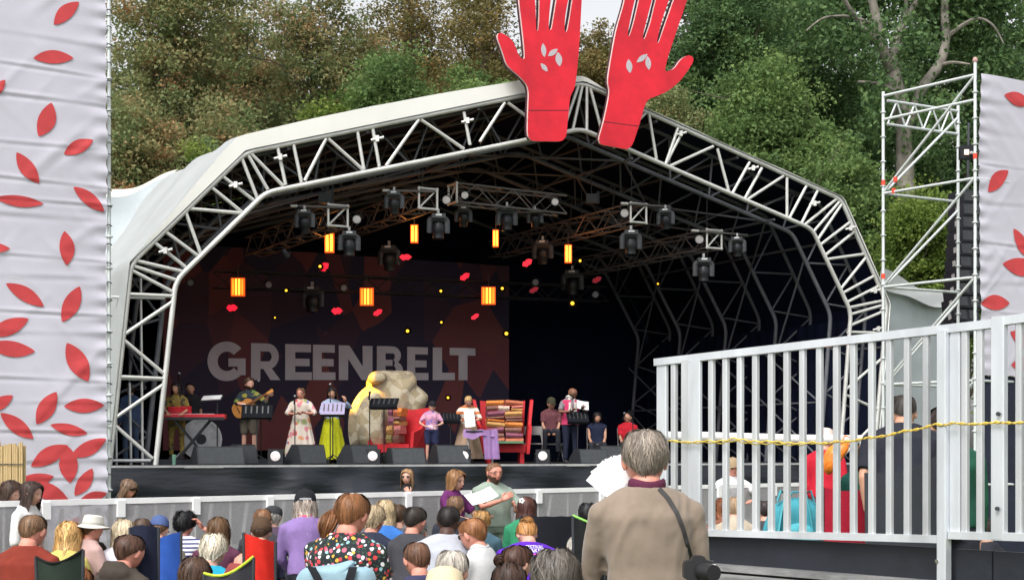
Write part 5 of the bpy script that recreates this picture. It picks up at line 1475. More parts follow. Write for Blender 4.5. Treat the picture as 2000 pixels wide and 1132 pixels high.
# ------------------------------------------------------------------ people: builders
TMP = bpy.data.scenes.new('remesh_tmp')
def remesh(mb, voxel, smooth=3):
    me = bpy.data.meshes.new('tmp'); me.from_pydata(mb.v, [], mb.f); me.update()
    ob = bpy.data.objects.new('tmp', me); TMP.collection.objects.link(ob)
    m = ob.modifiers.new('r', 'REMESH'); m.mode = 'VOXEL'; m.voxel_size = voxel
    s = ob.modifiers.new('s', 'SMOOTH'); s.iterations = smooth; s.factor = 0.5
    vl = TMP.view_layers[0]; vl.update()
    dg = vl.depsgraph
    dg.update()
    out = bpy.data.meshes.new_from_object(ob.evaluated_get(dg))
    bpy.data.objects.remove(ob); bpy.data.meshes.remove(me)
    n = len(out.vertices)
    V = np.empty(n * 3, dtype=np.float32); out.vertices.foreach_get('co', V); V = V.reshape(-1, 3)
    N = np.empty(n * 3, dtype=np.float32); out.vertices.foreach_get('normal', N); N = N.reshape(-1, 3)
    return out, V.astype(np.float64), N.astype(np.float64)

def folds(V, rng, amp, freq=14.0, n=7, squash=(1, 1, 0.55)):
    d = np.zeros(len(V))
    W = V * np.array(squash)
    warp = 0.10 * np.sin(W[:, [1, 2, 0]] * freq * 0.6 + rng.uniform(0, 6, 3))
    for _ in range(n):
        k = rng.normal(size=3); k /= np.linalg.norm(k)
        d += (1 - 2 * np.abs(np.sin((W + warp) @ k * freq * rng.uniform(0.5, 1.3) + rng.uniform(0, 6))) ) * rng.uniform(0.5, 1)
    return d / n * amp

def set_mesh(me, V, mats):
    me.vertices.foreach_set('co', V.astype(np.float32).ravel())
    me.materials.clear()
    me.materials.append(mats)
    me.polygons.foreach_set('use_smooth', np.ones(len(me.polygons), dtype=bool))
    me.update()
    return me

HX, HY, HZ = 0.080, 0.098, 0.114
def head_shape(D):
    """unit directions (n,3) -> points on the head"""
    A_ = np.abs(D)
    p = np.where(D[:, 2] > 0, 2.55, 2.2)
    r = 1.0 / (A_[:, 0] ** p + A_[:, 1] ** p + A_[:, 2] ** p) ** (1 / p)
    P_ = D * r[:, None] * np.array([HX, HY, HZ])
    P_[:, 2] = np.where(P_[:, 2] > 0, P_[:, 2] * 0.95, P_[:, 2])
    x, y, z = P_[:, 0].copy(), P_[:, 1].copy(), P_[:, 2].copy()
    lo = np.clip(-z / HZ, 0, 1)
    x *= 1 - 0.26 * lo ** 1.3
    y = np.where(y < 0, y * (1 - 0.38 * lo ** 1.2), y * (1 - 0.06 * lo))
    up = np.clip(z / HZ, 0, 1)
    y = np.where((y < 0), y * (1 + 0.07 * np.sin(up * math.pi)), y)
    fr = np.clip(D[:, 1], 0, 1)
    y += fr * (0.020 * np.exp(-(x / 0.013) ** 2) * np.exp(-((z + 0.030) / 0.017) ** 2) + 0.009 * np.exp(-(x / 0.011) ** 2) * np.exp(-((z + 0.005) / 0.022) ** 2))
    y -= fr * 0.011 * np.exp(-((np.abs(x) - 0.032) / 0.015) ** 2 - ((z - 0.010) / 0.012) ** 2)
    y += fr * 0.004 * np.exp(-((z - 0.032) / 0.010) ** 2)
    y += fr * (0.004 * np.exp(-((z + 0.062) / 0.010) ** 2 - (x / 0.025) ** 2) + 0.009 * np.exp(-((z + 0.098) / 0.018) ** 2 - (x / 0.028) ** 2))
    return np.stack([x, y, z], 1)
_nl, _nn = 26, 36
_pol = np.linspace(0.0, math.pi, _nl + 1); _az = np.arange(_nn) * 2 * math.pi / _nn
_HD = np.array([[math.sin(p) * math.sin(a), math.sin(p) * math.cos(a), math.cos(p)] for p in _pol for a in _az])
HEADV = head_shape(_HD)
HEADF = [(j * _nn + k, (j + 1) * _nn + k, (j + 1) * _nn + (k + 1) % _nn, j * _nn + (k + 1) % _nn) for j in range(_nl) for k in range(_nn)]

def sstep(a, b, x): 
    t = np.clip((x - a) / (b - a), 0, 1)
    return t * t * (3 - 2 * t)

HAIRM = {}
def hair_mat(c):
    k = tuple(c)
    if k not in HAIRM:
        HAIRM[k] = mat('hair_%d' % len(HAIRM), c, 0.5, 0, 0.3, 18.0, attr=True, spec=0.35, stretch=(1, 1, 0.3))
    return HAIRM[k]
HS = {  # style: thickness, hairline front/side/back (deg from crown), fall (m) at side/back, spread, curl, bald crown start
 'short':   dict(th=.14, hl=(62, 84, 108), fall=(0, .0), curl=.10),
 'buzz':    dict(th=.055, hl=(60, 82, 106), fall=(0, .0), curl=.02),
 'wavy':    dict(th=.24, hl=(62, 88, 112), fall=(.0, .03), curl=.55),
 'wavyshort': dict(th=.13, hl=(62, 86, 110), fall=(.0, .0), curl=.5),
 'curly':   dict(th=.36, hl=(62, 92, 110), fall=(.0, .02), curl=.9),
 'bob':     dict(th=.24, hl=(66, 92, 104), fall=(.11, .10), curl=.22),
 'long':    dict(th=.20, hl=(66, 92, 104), fall=(.24, .26), curl=.25),
 'longw':   dict(th=.26, hl=(66, 92, 104), fall=(.20, .22), curl=.55),
 'tied':    dict(th=.15, hl=(64, 90, 112), fall=(.0, .0), curl=.12),
 'recede':  dict(th=.10, hl=(30, 84, 108), fall=(0, 0), curl=.08),
 'balding': dict(th=.10, hl=(58, 84, 108), fall=(0, 0), curl=.10, bald=48),
}
def make_hair(parent, M, style, color, rng, strands=420, wid=0.006, bun=None, tail=None, hatted=False):
    st = HS[style]
    tilt = R(14)
    th, curl = st['th'], st['curl']
    f_, s_, b_ = st['hl']
    bald = st.get('bald', 0)
    ph = rng.uniform(0, 6, 6)
    def path(az, t, extra=0.0):
        """az, t arrays -> points; t in 0..1 scalp, 1..2 falling"""
        a = np.abs(az)                           # 0 front .. pi back
        w = a / math.pi
        hl = np.where(w < 0.5, f_ + (s_ - f_) * sstep(0, 1, w * 2), s_ + (b_ - s_) * sstep(0, 1, w * 2 - 1))
        fall = np.where(w < 0.5, st['fall'][0] * sstep(0.22, 0.42, w), st['fall'][0] + (st['fall'][1] - st['fall'][0]) * (w * 2 - 1))
        ts = np.clip(t, 0, 1)
        lo = bald if bald else 0.0
        start = lo * np.clip((1.25 - w * 0.5), 0, 1)
        pol = np.radians(np.maximum(start + (hl - start) * ts, 0.5))
        D = np.stack([np.sin(pol) * np.sin(az), np.sin(pol) * np.cos(az), np.cos(pol)], 1)
        # tilt crown backwards
        y = D[:, 1] * math.cos(tilt) - D[:, 2] * math.sin(tilt); z = D[:, 1] * math.sin(tilt) + D[:, 2] * math.cos(tilt)
        D = np.stack([D[:, 0], y, z], 1)
        Q = head_shape(D)
        lump = 1 + 0.35 * np.sin(az * 5 + ph[0] + 3 * ts) * np.sin(ts * 7 + ph[1]) + (0.12 + curl * 0.5) * np.sin(az * 11 + ph[2] + ts * 5) * np.sin(ts * 13 + ph[3])
        edge = 0.35 + 0.65 * np.sin(np.clip(ts, 0, 1) * math.pi * 0.92) ** 0.6 if not (st['fall'][1] > 0.05) else np.full_like(ts, 1.0)
        edge = np.maximum(edge, 0.25)
        full = th * 0.9 * lump * edge + extra * (0.35 + 0.65 * np.sin(np.clip(ts, 0, 1) * 1.57))
        if hatted: full = np.where(Q[:, 2] > 0.015, np.minimum(full, 0.02), full)
        Q *= (1 + full)[:, None]
        tf = np.clip(t - 1, 0, 1)
        drop = fall * tf
        out = D.copy(); out[:, 2] = 0
        Q[:, 2] -= drop
        Q[:, :2] += out[:, :2] * (0.10 * drop * (1 - tf * 0.6))[:, None] * (1 + curl * np.sin(t * 9 + az * 7))[:, None]
        return Q
    fl = st['fall'][1] > 0.0
    tmax = 2.0 if fl else 1.0
    na, nt_ = 40, (16 if fl else 11)
    az = (np.arange(na) / na * 2 - 1) * math.pi
    A, Tt = np.meshgrid(az, np.linspace(0.0, tmax, nt_))
    V = [path(A.ravel(), Tt.ravel())]
    Fq = [(j * na + k, j * na + (k + 1) % na, (j + 1) * na + (k + 1) % na, (j + 1) * na + k) for j in range(nt_ - 1) for k in range(na)]
    Cc = [np.repeat(rng.uniform(0.92, 1.0), na * nt_)]
    off = na * nt_
    # strands
    ns, seg = strands, 6
    sa = rng.uniform(-math.pi, math.pi, ns)
    t0 = rng.uniform(0, tmax * 0.55, ns); ln = rng.uniform(0.35, 0.8, ns) * (1.0 if not fl else 1.3)
    ex = rng.uniform(0.0, 0.05, ns) + np.abs(rng.normal(0, 0.028 + 0.035 * curl, ns))
    bright = np.clip(rng.normal(1.1, 0.33, ns), 0.4, 1.9)
    dr = rng.normal(0, 0.22 + 0.3 * curl, ns)
    SV = np.zeros((ns, seg + 1, 2, 3))
    for i in range(seg + 1):
        q = i / seg
        tt = np.minimum(t0 + ln * q, tmax + 0.04)
        aa = sa + dr * q + curl * 0.16 * np.sin(q * 9 + sa * 20)
        aa = (aa + math.pi) % (2 * math.pi) - math.pi
        Pq = path(aa, tt, ex * (1 - 0.3 * q) + curl * 0.05 * np.sin(q * 8 + sa * 9))
        tang = np.stack([np.cos(aa), -np.sin(aa), 0 * aa], 1)
        wv = wid * (0.3 + 0.7 * math.sin(math.pi * min(0.98, q + 0.12)))
        SV[:, i, 0] = Pq - tang * wv * 0.5; SV[:, i, 1] = Pq + tang * wv * 0.5
    V.append(SV.reshape(-1, 3)); Cc.append(np.repeat(bright, (seg + 1) * 2))
    for s in range(ns):
        b = off + s * (seg + 1) * 2
        for i in range(seg): Fq.append((b + 2 * i, b + 2 * i + 1, b + 2 * i + 3, b + 2 * i + 2))
    off += ns * (seg + 1) * 2
    def blob(c, r, n=14, m=9):
        nonlocal off
        vs = []
        for j in range(m + 1):
            t = math.pi * j / m
            for k in range(n):
                a = 2 * math.pi * k / n
                w = 1 + 0.12 * math.sin(a * 5 + j)
                vs.append((c[0] + r[0] * w * math.sin(t) * math.cos(a), c[1] + r[1] * w * math.sin(t) * math.sin(a), c[2] + r[2] * math.cos(t)))
        V.append(np.array(vs)); Cc.append(rng.uniform(0.75, 1.1, len(vs)))
        for j in range(m):
            for k in range(n): Fq.append((off + j * n + k, off + (j + 1) * n + k, off + (j + 1) * n + (k + 1) % n, off + j * n + (k + 1) % n))
        off += len(vs)
    def ribbons(fn, n, w):
        nonlocal off
        for _ in range(n):
            pts = np.array(fn(rng)); k = len(pts)
            tg = rng.normal(size=3); b_ = rng.uniform(0.55, 1.5)
            dv = np.gradient(pts, axis=0); sd_ = np.cross(dv, tg); sd_ /= (np.linalg.norm(sd_, axis=1)[:, None] + 1e-9)
            wv = (w * np.sin(np.linspace(0.25, 2.9, k)))[:, None]
            V.append(np.stack([pts - sd_ * wv * .5, pts + sd_ * wv * .5], 1).reshape(-1, 3)); Cc.append(np.full(2 * k, b_))
            for i in range(k - 1): Fq.append((off + 2 * i, off + 2 * i + 1, off + 2 * i + 3, off + 2 * i + 2))
            off += 2 * k
    if bun is not None:
        blob(bun[0], bun[1])
        def bf(rg):
            a = rg.normal(size=3); a /= np.linalg.norm(a); b_ = np.cross(a, rg.normal(size=3)); b_ /= np.linalg.norm(b_)
            t = np.linspace(0, rg.uniform(1.2, 2.6), 8)
            return np.array(bun[0]) + (np.outer(np.cos(t), a) + np.outer(np.sin(t), b_)) * np.array(bun[1]) * rg.uniform(1.02, 1.14)
        ribbons(bf, 110, 0.006)
    if tail is not None:
        p0 = np.array(tail[0]); n = 12
        rings = 9
        vs = []
        for j in range(rings):
            t = j / (rings - 1)
            c = p0 + np.array(tail[1]) * t + np.array([0, -0.03 * math.sin(t * 3), 0])
            r = tail[2] * (0.5 + 0.9 * math.sin(math.pi * (0.15 + 0.8 * t)))
            for k in range(n):
                a = 2 * math.pi * k / n
                vs.append(c + np.array([math.cos(a) * r * (1 + 0.15 * math.sin(a * 4)), math.sin(a) * r * 0.8, 0]))
        V.append(np.array(vs)); Cc.append(rng.uniform(0.7, 1.2, len(vs)))
        for j in range(rings - 1):
            for k in range(n): Fq.append((off + j * n + k, off + j * n + (k + 1) % n, off + (j + 1) * n + (k + 1) % n, off + (j + 1) * n + k))
        off += len(vs)
        def tf_(rg):
            a0 = rg.uniform(0, 6.28); t = np.linspace(rg.uniform(0, 0.35), rg.uniform(0.6, 1.08), 8)
            r = tail[2] * (0.5 + 0.9 * np.sin(math.pi * (0.15 + 0.8 * np.clip(t, 0, 1)))) * rg.uniform(1.0, 1.14)
            aa = a0 + 0.5 * np.sin(t * 3)
            return p0 + np.outer(t, np.array(tail[1])) + np.stack([np.cos(aa) * r, np.sin(aa) * r * 0.8 - 0.03 * np.sin(t * 3), 0 * t], 1)
        ribbons(tf_, 160, 0.007)
    C = np.concatenate(Cc)
    me = np_mesh('hair', np.concatenate(V), np.array(Fq), hair_mat(color), np.stack([C, C, C], 1), True)
    return obj_of('hair', me, parent, M)

def hand(mb, W, d, n, side, curl=0.5, sc=1.0, spread=0.0):
    W, d, n = Vector(W), Vector(d).normalized(), Vector(n)
    n = (n - d * n.dot(d)).normalized()
    s = d.cross(n).normalized() * side
    q = [(0.026 * sc, 0.020 * sc), (0.036 * sc, 0.016 * sc), (0.041 * sc, 0.015 * sc), (0.036 * sc, 0.011 * sc)]
    mb.tube([W, W + d * 0.03 * sc, W + d * 0.065 * sc, W + d * 0.09 * sc], q, 10, up=n)
    for k, (o, L) in enumerate(((-0.030, 0.060), (-0.010, 0.074), (0.010, 0.078), (0.029, 0.068))):
        p = W + d * 0.084 * sc + s * o * sc
        dd = (d + s * (o * (3 + spread * 12))).normalized()
        pts = [p - dd * 0.012]
        c = 0.0
        for j in range(3):
            c += curl * (0.55 + 0.12 * k)
            e = dd * math.cos(c) + n * math.sin(c)
            p = p + e * L * sc * (0.44, 0.32, 0.26)[j]
            pts.append(p)
        mb.tube(pts, [0.0095 * sc, 0.009 * sc, 0.0082 * sc, 0.006 * sc], 7)
    p = W + d * 0.022 * sc + s * 0.030 * sc
    e = (d * 0.62 + s * 0.75 + n * 0.35).normalized()
    p1 = p + e * 0.042 * sc
    e2 = (d * 0.9 + s * 0.2 + n * (0.3 + 0.5 * curl)).normalized()
    mb.tube([p - e * 0.01, p1, p1 + e2 * 0.034 * sc, p1 + e2 * 0.052 * sc], [0.013 * sc, 0.0115 * sc, 0.010 * sc, 0.007 * sc], 7)

def ik(S_, T_, a, b, pole_dir):
    S_, T_ = Vector(S_), Vector(T_)
    d = T_ - S_
    L = min(d.length, (a + b) * 0.995)
    d = d.normalized()
    x = (a * a - b * b + L * L) / (2 * L)
    h = math.sqrt(max(a * a - x * x, 0.0))
    pd = Vector(pole_dir); pd = (pd - d * pd.dot(d)).normalized()
    return S_ + d * x + pd * h, S_ + d * L

SKIN = {k: mat('skin_' + k, c, 0.5, 0, 0.07, 14.0, 0.1, 60, spec=0.35) for k, c in {'fair': (0.60, 0.33, 0.25), 'pink': (0.62, 0.27, 0.20), 'tan': (0.50, 0.27, 0.18), 'brown': (0.20, 0.09, 0.055), 'dark': (0.075, 0.038, 0.028), 'pale': (0.68, 0.42, 0.34)}.items()}
for _k in SKIN.values():
    _k.node_tree.nodes['Principled BSDF'].inputs['Subsurface Weight'].default_value = 0.0
EYEW = mat('eye_white', (0.7, 0.68, 0.66), 0.3); EYED = mat('eye_dark', (0.03, 0.02, 0.015), 0.3); LIP = mat('lip', (0.42, 0.12, 0.10), 0.5); GLASS = mat('spectacle_black', (0.015, 0.012, 0.012), 0.3)
DENIM = mat('denim', (0.07, 0.11, 0.19), 0.85, 0, 0.25, 9.0, 0.2, 120); DARKTR = mat('dark_trousers', (0.016, 0.018, 0.028), 0.85, 0, 0.25, 9.0)
SHOE = mat('shoe_dark', (0.03, 0.028, 0.03), 0.6); SHOEW = mat('shoe_white', (0.6, 0.6, 0.6), 0.6)

def cloth(name, c, rough=0.85, var=0.14): return mat('cloth_' + name, c, rough, 0, var, 7.0, 0.25, 140.0, spec=0.25)

def person(label, pos, yaw, ztop=None, sc=1.0, sit=False, lean=0.0, twist=0.0, head=(0.0, 0.0, 0.0), skin='fair', top=None, sleeve='short', bottom=None, legs='trousers', hair=('short', (0.1, 0.06, 0.04)), bun=None, tail=None,
           arms=None, build=1.0, voxel=0.021, face=False, glasses=False, beard=None, hat=None, group=None, fold=0.008, strands=300, shoulders=1.0, collar=None, hairw=0.007, shoes=None, seed=None, hood=False):
    """pos: ground point under the person; yaw: heading (0 faces away from the viewer, +Y); arms: {'L': (target, pole, hand_dir, palm_normal, curl), ...} in the person's own frame"""
    rng = np.random.default_rng(seed if seed is not None else sum(map(ord, label)))
    x0, y0, zg = pos
    H = 1.72 * sc
    t = thing('person', label, 'person', (x0, y0, zg), yaw, group)
    M0 = MW[t.name]
    up0 = 0.0
    if sit:
        pel = ((ztop - zg) - 0.81 * sc) if ztop is not None else 0.50
    else:
        pel = 0.93 * sc if ztop is None else (ztop - zg) - 0.79 * sc
    if ztop is not None:
        rl_ = Matrix.Rotation(-lean, 3, 'X'); hr_ = Euler((-head[0] - lean * 0.25, head[2], head[1] + twist)).to_matrix()
        nb_ = rl_ @ (Vector((0, 0, 0.545)) * sc); hb_ = nb_ + Vector((0, 0.022, 0.018)) * sc
        hc_ = hb_ + hr_ @ Vector((0, 0.014, 0.095)) * sc
        tr_ = hc_.z + max((hr_ @ Vector(p)).z for p in HEADV[::7]) * sc * 1.07
        pel = ztop - zg - tr_
    hip = Vector((0, 0, pel))
    rl = Matrix.Rotation(-lean, 3, 'X'); rt_ = Matrix.Rotation(twist, 3, 'Z')
    def tor(p): return hip + rt_ @ (rl @ (Vector(p) * sc))
    sh = 0.178 * shoulders * (0.5 + 0.5 * build)
    SHL, SHR = tor((-sh, -0.005, 0.435)), tor((sh, -0.005, 0.435))
    neckb = tor((0, 0.0, 0.545)); headc0 = tor((0, 0.02, 0.545)) + Vector((0, 0, 0))
    hr = Euler((-head[0] - lean * 0.25, head[2], head[1] + twist)).to_matrix()
    headb = neckb + Vector((0, 0.022, 0.018)) * sc
    headc = headb + hr @ Vector((0, 0.014, 0.095)) * sc
    rings = [(0.0, .160, .118, 0), (0.08, .158, .112, 0), (0.20, .145, .102, 0), (0.32, .162, .112, 0.004), (0.41, .176, .115, 0.002), (0.455, .160, .102, -0.004), (0.505, .120, .085, -0.008), (0.555, .078, .068, -0.006)]
    def loft(mb, rg, inf=0.0, n=18):
        vs, fs = [], []
        for z, rx, ry, yo in rg:
            k = 1 + (build - 1) * (1.0 if z < 0.45 else 0.35)
            bel = max(0.0, build - 1.0) * 0.09 * math.exp(-((z - 0.16) / 0.14) ** 2)
            for i in range(n):
                a = 2 * math.pi * i / n
                ca, sa_ = math.cos(a), math.sin(a)
                px_ = (abs(ca) ** 0.85) * (1 if ca >= 0 else -1) * (rx * k + inf); py_ = (abs(sa_) ** 0.85) * (1 if sa_ >= 0 else -1) * (ry * k + inf + (bel if sa_ > 0 else 0))
                vs.append(tor((px_ * (0.55 + 0.45 * shoulders if z > 0.3 else 1), py_ + yo, z)))
        m = len(rg)
        for j in range(m - 1):
            for i in range(n): fs.append((j * n + i, j * n + (i + 1) % n, (j + 1) * n + (i + 1) % n, (j + 1) * n + i))
        fs.append(tuple(range(n - 1, -1, -1))); fs.append(tuple((m - 1) * n + i for i in range(n)))
        mb.add(vs, fs)
    # legs
    lg = {}
    for s, nm in ((-1, 'L'), (1, 'R')):
        h = hip + Vector((s * 0.09 * sc * build, 0, -0.02))
        if sit:
            k = h + Vector((s * 0.05, 0.42 * sc, 0.02)); an = Vector((k.x, k.y - 0.05, max(0.07, 0.0))); an.z = 0.08
            if k.z - an.z > 0.46: an.z = k.z - 0.46
        else:
            k = Vector((h.x + s * 0.01, h.y + 0.015, 0.5 * pel + 0.03)); an = Vector((h.x + s * 0.02, h.y - 0.01, 0.08))
        lg[nm] = (h, k, an)
    AR = {}
    arms = arms or {}
    for s, nm, shd in ((-1, 'L', SHL), (1, 'R', SHR)):
        a = arms.get(nm)
        if a is None:
            if sit: a = ((s * 0.12, 0.26, pel - hip.z - 0.02), (s * 0.9, -0.5, -0.6), (-s * 0.3, 1, -0.1), (0, 0, -1), 0.5)
            else: a = ((s * (0.24 + 0.04 * (build - 1)), 0.04, -0.10), (s * 0.6, -1, 0), (0, 0.1, -1), (-s, 0.2, 0), 0.45)
            T_ = hip + rt_ @ (Vector(a[0]) * sc)
        else:
            T_ = hip + Vector(a[0]) * sc
        el, wr_ = ik(shd, T_, 0.285 * sc, 0.255 * sc, a[1])
        AR[nm] = (shd, el, wr_, a[2] if a[2] is not None else (wr_ - el), a[3], a[4])
    # ---- body
    mb = MB()
    loft(mb, rings, -0.032 if top is not None else -0.012)
    ak = 0.82 if (top is not None and sleeve == 'long') else 1.0
    mb.tube([neckb - Vector((0, 0, 0.05 * sc)), neckb + Vector((0, 0, 0.02 * sc)), headb + hr @ Vector((0, -0.004, 0.03)) * sc, headb + hr @ Vector((0, 0.0, 0.075)) * sc], [0.072 * sc * (0.7 + 0.3 * build), 0.061 * sc * (0.7 + 0.3 * build), 0.058 * sc, 0.054 * sc], 14)
    for nm in 'LR':
        a, b, c = AR[nm][:3]
        mb.tube([a, a.lerp(b, 0.5), b, b.lerp(c, 0.35), c], [0.042 * sc * ak, 0.041 * sc * ak, 0.036 * sc * ak, 0.037 * sc * ak, 0.026 * sc], 12)
        h, k, an = lg[nm]
        mb.tube([h, h.lerp(k, 0.4), k, k.lerp(an, 0.3), an], [0.085 * sc * build, 0.075 * sc * build, 0.052 * sc, 0.052 * sc, 0.036 * sc], 12)
    me, V, N = remesh(mb, voxel * 1.0, 2)
    bm_ = MB(); bm_.v = [tuple(p) for p in V]
    nf = len(me.polygons)
    bm_.f = [tuple(p.vertices) for p in me.polygons]; bm_.m = [0] * nf
    bpy.data.meshes.remove(me)
    Mh = Matrix.Translation(headc) @ hr.to_4x4() @ Matrix.Scale(sc * 1.07, 4)
    hv = [Mh @ Vector(p) for p in HEADV]
    bm_.add(hv, HEADF)
    hm = Mh.to_3x3()
    for s in (-1, 1):
        er = MB(); er.ball((0, 0, 0), (0.010, 0.020, 0.033), 10, 8, rot=Euler((R(-12), 0, s * R(-22))).to_matrix())
        bm_.add([Mh @ (Vector(p) + Vector((s * (HX + 0.002), -0.006, -0.006))) for p in er.v], er.f)
        er = MB(); er.ball((0, 0, 0), (0.006, 0.012, 0.022), 8, 6)
        bm_.add([Mh @ (Vector(p) + Vector((s * (HX + 0.007), -0.002, -0.004))) for p in er.v], er.f)
    for s, nm in ((-1, 'L'), (1, 'R')):
        a, b, c, hd, hn, cu = AR[nm]
        hand(bm_, c, hd, hn, s, cu, sc)
    bo = bm_.build('body', SKIN[skin], t, M0)
    bo.data.polygons.foreach_set('use_smooth', np.ones(len(bo.data.polygons), dtype=bool))
    # ---- clothes
    tops = None
    if top is not None:
        mb = MB()
        loft(mb, rings[0 if legs != 'skirt' else 1:7] + [(0.550, .085, .072, -0.005)], 0.013)
        for nm in 'LR':
            a, b, c = AR[nm][:3]
            mb.tube([neckb + Vector((0, -0.01, -0.035 * sc)), neckb.lerp(a, 0.5) + Vector((0, -0.006, 0.004)), a], [0.058 * sc, 0.056 * sc, 0.056 * sc], 12)
            mb.ball(a, 0.062 * sc, 12, 8)
            if sleeve == 'short': mb.tube([a, a.lerp(b, 0.5), a.lerp(b, 0.82)], [0.062 * sc, 0.063 * sc, 0.066 * sc], 12)
            elif sleeve == 'long': mb.tube([a, a.lerp(b, 0.5), b, b.lerp(c, 0.5), b.lerp(c, 0.94)], [0.062 * sc, 0.061 * sc, 0.055 * sc, 0.050 * sc, 0.040 * sc], 12)
            elif sleeve == 'half': mb.tube([a, a.lerp(b, 0.5), b, b.lerp(c, 0.2)], [0.07 * sc, 0.07 * sc, 0.066 * sc, 0.062 * sc], 12)
        if hood:
            mb.ball(tor((0, -0.085, 0.50)), (0.15 * sc, 0.06 * sc, 0.08 * sc), 14, 10)
            mb.tube([tor((-0.12, -0.04, 0.50)), tor((-0.07, -0.09, 0.56)), tor((0.07, -0.09, 0.56)), tor((0.12, -0.04, 0.50))], 0.04 * sc, 10)
        me, V, N = remesh(mb, voxel, 3)
        V = V + N * (folds(V, rng, fold) + folds(V, rng, fold * 0.6, 34.0))[:, None]
        tops = obj_of('top', set_mesh(me, V, top), t, M0)
        if collar is not None:
            c0 = neckb + Vector((0, -0.005, 0.0)); cr = 0.068 * sc * (0.7 + 0.3 * build)
            pts = [c0 + Vector((math.cos(a) * cr, math.sin(a) * cr, 0.012 * math.cos(a * 2) - 0.012 * math.sin(a))) for a in [2 * math.pi * i / 20 for i in range(21)]]
            MB().tube(pts, [(0.012, 0.026)] * 21, 8, up=(0, 0, 1)).build('collar', collar, tops, M0, True)
    if bottom is not None:
        mb = MB()
        if legs in ('trousers', 'shorts'):
            loft(mb, [(-0.07, .13, .10, 0)] + rings[0:2] + [(0.10, .15, .105, 0)], 0.010 if top is None else 0.004)
            for nm in 'LR':
                h, k, an = lg[nm]
                if legs == 'trousers': mb.tube([h, h.lerp(k, 0.45), k, k.lerp(an, 0.4), an + Vector((0, 0, 0.0))], [0.10 * sc * build, 0.088 * sc * build, 0.07 * sc, 0.066 * sc, 0.058 * sc], 12)
                else: mb.tube([h, h.lerp(k, 0.45), h.lerp(k, 0.93)], [0.105 * sc * build, 0.098 * sc * build, 0.09 * sc], 12)
            me, V, N = remesh(mb, voxel, 3)
            V = V + N * folds(V, rng, fold * 1.2)[:, None]
            obj_of('trousers' if legs == 'trousers' else 'shorts', set_mesh(me, V, bottom), t, M0)
        else:
            z1 = 0.20 if legs == 'dress' else 0.14
            hem = -pel / sc + (0.12 if legs == 'dress' else 0.10)
            npl = 14
            def sp(a, b):
                an_ = a * 2 * math.pi
                z = z1 + (hem - z1) * b
                pl_ = 1 + 0.10 * b * math.sin(an_ * npl + 2 * math.sin(an_ * 2)) + 0.05 * b * math.sin(an_ * 5 + 1)
                rx = (0.150 + 0.17 * b ** 0.85) * build * pl_; ry = (0.112 + 0.15 * b ** 0.85) * build * pl_
                return hip + Vector((rx * math.cos(an_), ry * math.sin(an_), z)) * sc
            MB().grid(72, 18, sp).build('skirt', bottom, t, M0, True)
    if not sit:
        for nm in 'LR':
            an = lg[nm][2]
            MB().tube([an + Vector((0, -0.06, -0.02)), an + Vector((0, 0.0, -0.035)), an + Vector((0, 0.09, -0.05)), an + Vector((0, 0.17, -0.058))], [(0.036, 0.05), (0.042, 0.045), (0.045, 0.03), (0.03, 0.02)], 10, up=(0, 0, 1)).build('shoe', shoes or SHOE, t, M0, True)
    # ---- head gear
    MH = M0 @ Mh
    if hair is not None:
        make_hair(t, MH, hair[0], hair[1], rng, strands, hairw, bun, tail, hat is not None and hat[0] not in ('band', 'sunglasses_up'))
    if face:
        for s in (-1, 1):
            e = MB().ball((s * 0.031, HY * 0.80, 0.010), (0.0135, 0.010, 0.008), 10, 8).build('eye', EYEW, bo, MH, True)
            MB().ball((s * 0.031, HY * 0.80 + 0.008, 0.010), (0.006, 0.004, 0.0065), 8, 6).build('iris', EYED, bo, MH, True) if False else None
            MB().ball((s * 0.031, HY * 0.80 + 0.0075, 0.010), (0.0065, 0.0045, 0.007), 8, 6).build('pupil', EYED, bo, MH, True)
            MB().tube([(s * 0.014, HY * 0.925, 0.030), (s * 0.030, HY * 0.915, 0.036), (s * 0.047, HY * 0.82, 0.030)], [0.003, 0.0042, 0.002], 6).build('eyebrow', hair_mat(hair[1] if hair else (0.08, 0.05, 0.04)) if hair else EYED, bo, MH, True)
        MB().tube([(-0.024, HY * 0.86, -0.060), (-0.010, HY * 0.965, -0.059), (0, HY * 0.975, -0.061), (0.010, HY * 0.965, -0.059), (0.024, HY * 0.86, -0.060)], [0.002, 0.006, 0.0062, 0.006, 0.002], 8).build('mouth', LIP, bo, MH, True)
    if glasses:
        g_ = MB()
        for s in (-1, 1):
            g_.tube([(s * 0.033 + 0.023 * math.cos(a), HY * 0.96, 0.010 + 0.018 * math.sin(a)) for a in [2 * math.pi * i / 14 for i in range(15)]], 0.0028, 6, cap=False)
            g_.tube([(s * 0.055, HY * 0.95, 0.014), (s * (HX + 0.006), HY * 0.5, 0.014), (s * (HX + 0.006), -0.01, 0.008)], 0.0028, 6)
        g_.tube([(-0.011, HY * 0.98, 0.014), (0, HY * 1.0, 0.018), (0.011, HY * 0.98, 0.014)], 0.0028, 6)
        go = g_.build('spectacles' if glasses != 'sun' else 'sunglasses', GLASS, t, MH, True)
        if glasses == 'sun':
            for s in (-1, 1): MB().ball((s * 0.033, HY * 0.955, 0.009), (0.023, 0.004, 0.018), 12, 8).build('dark_lens', GLASS, go, MH, True)
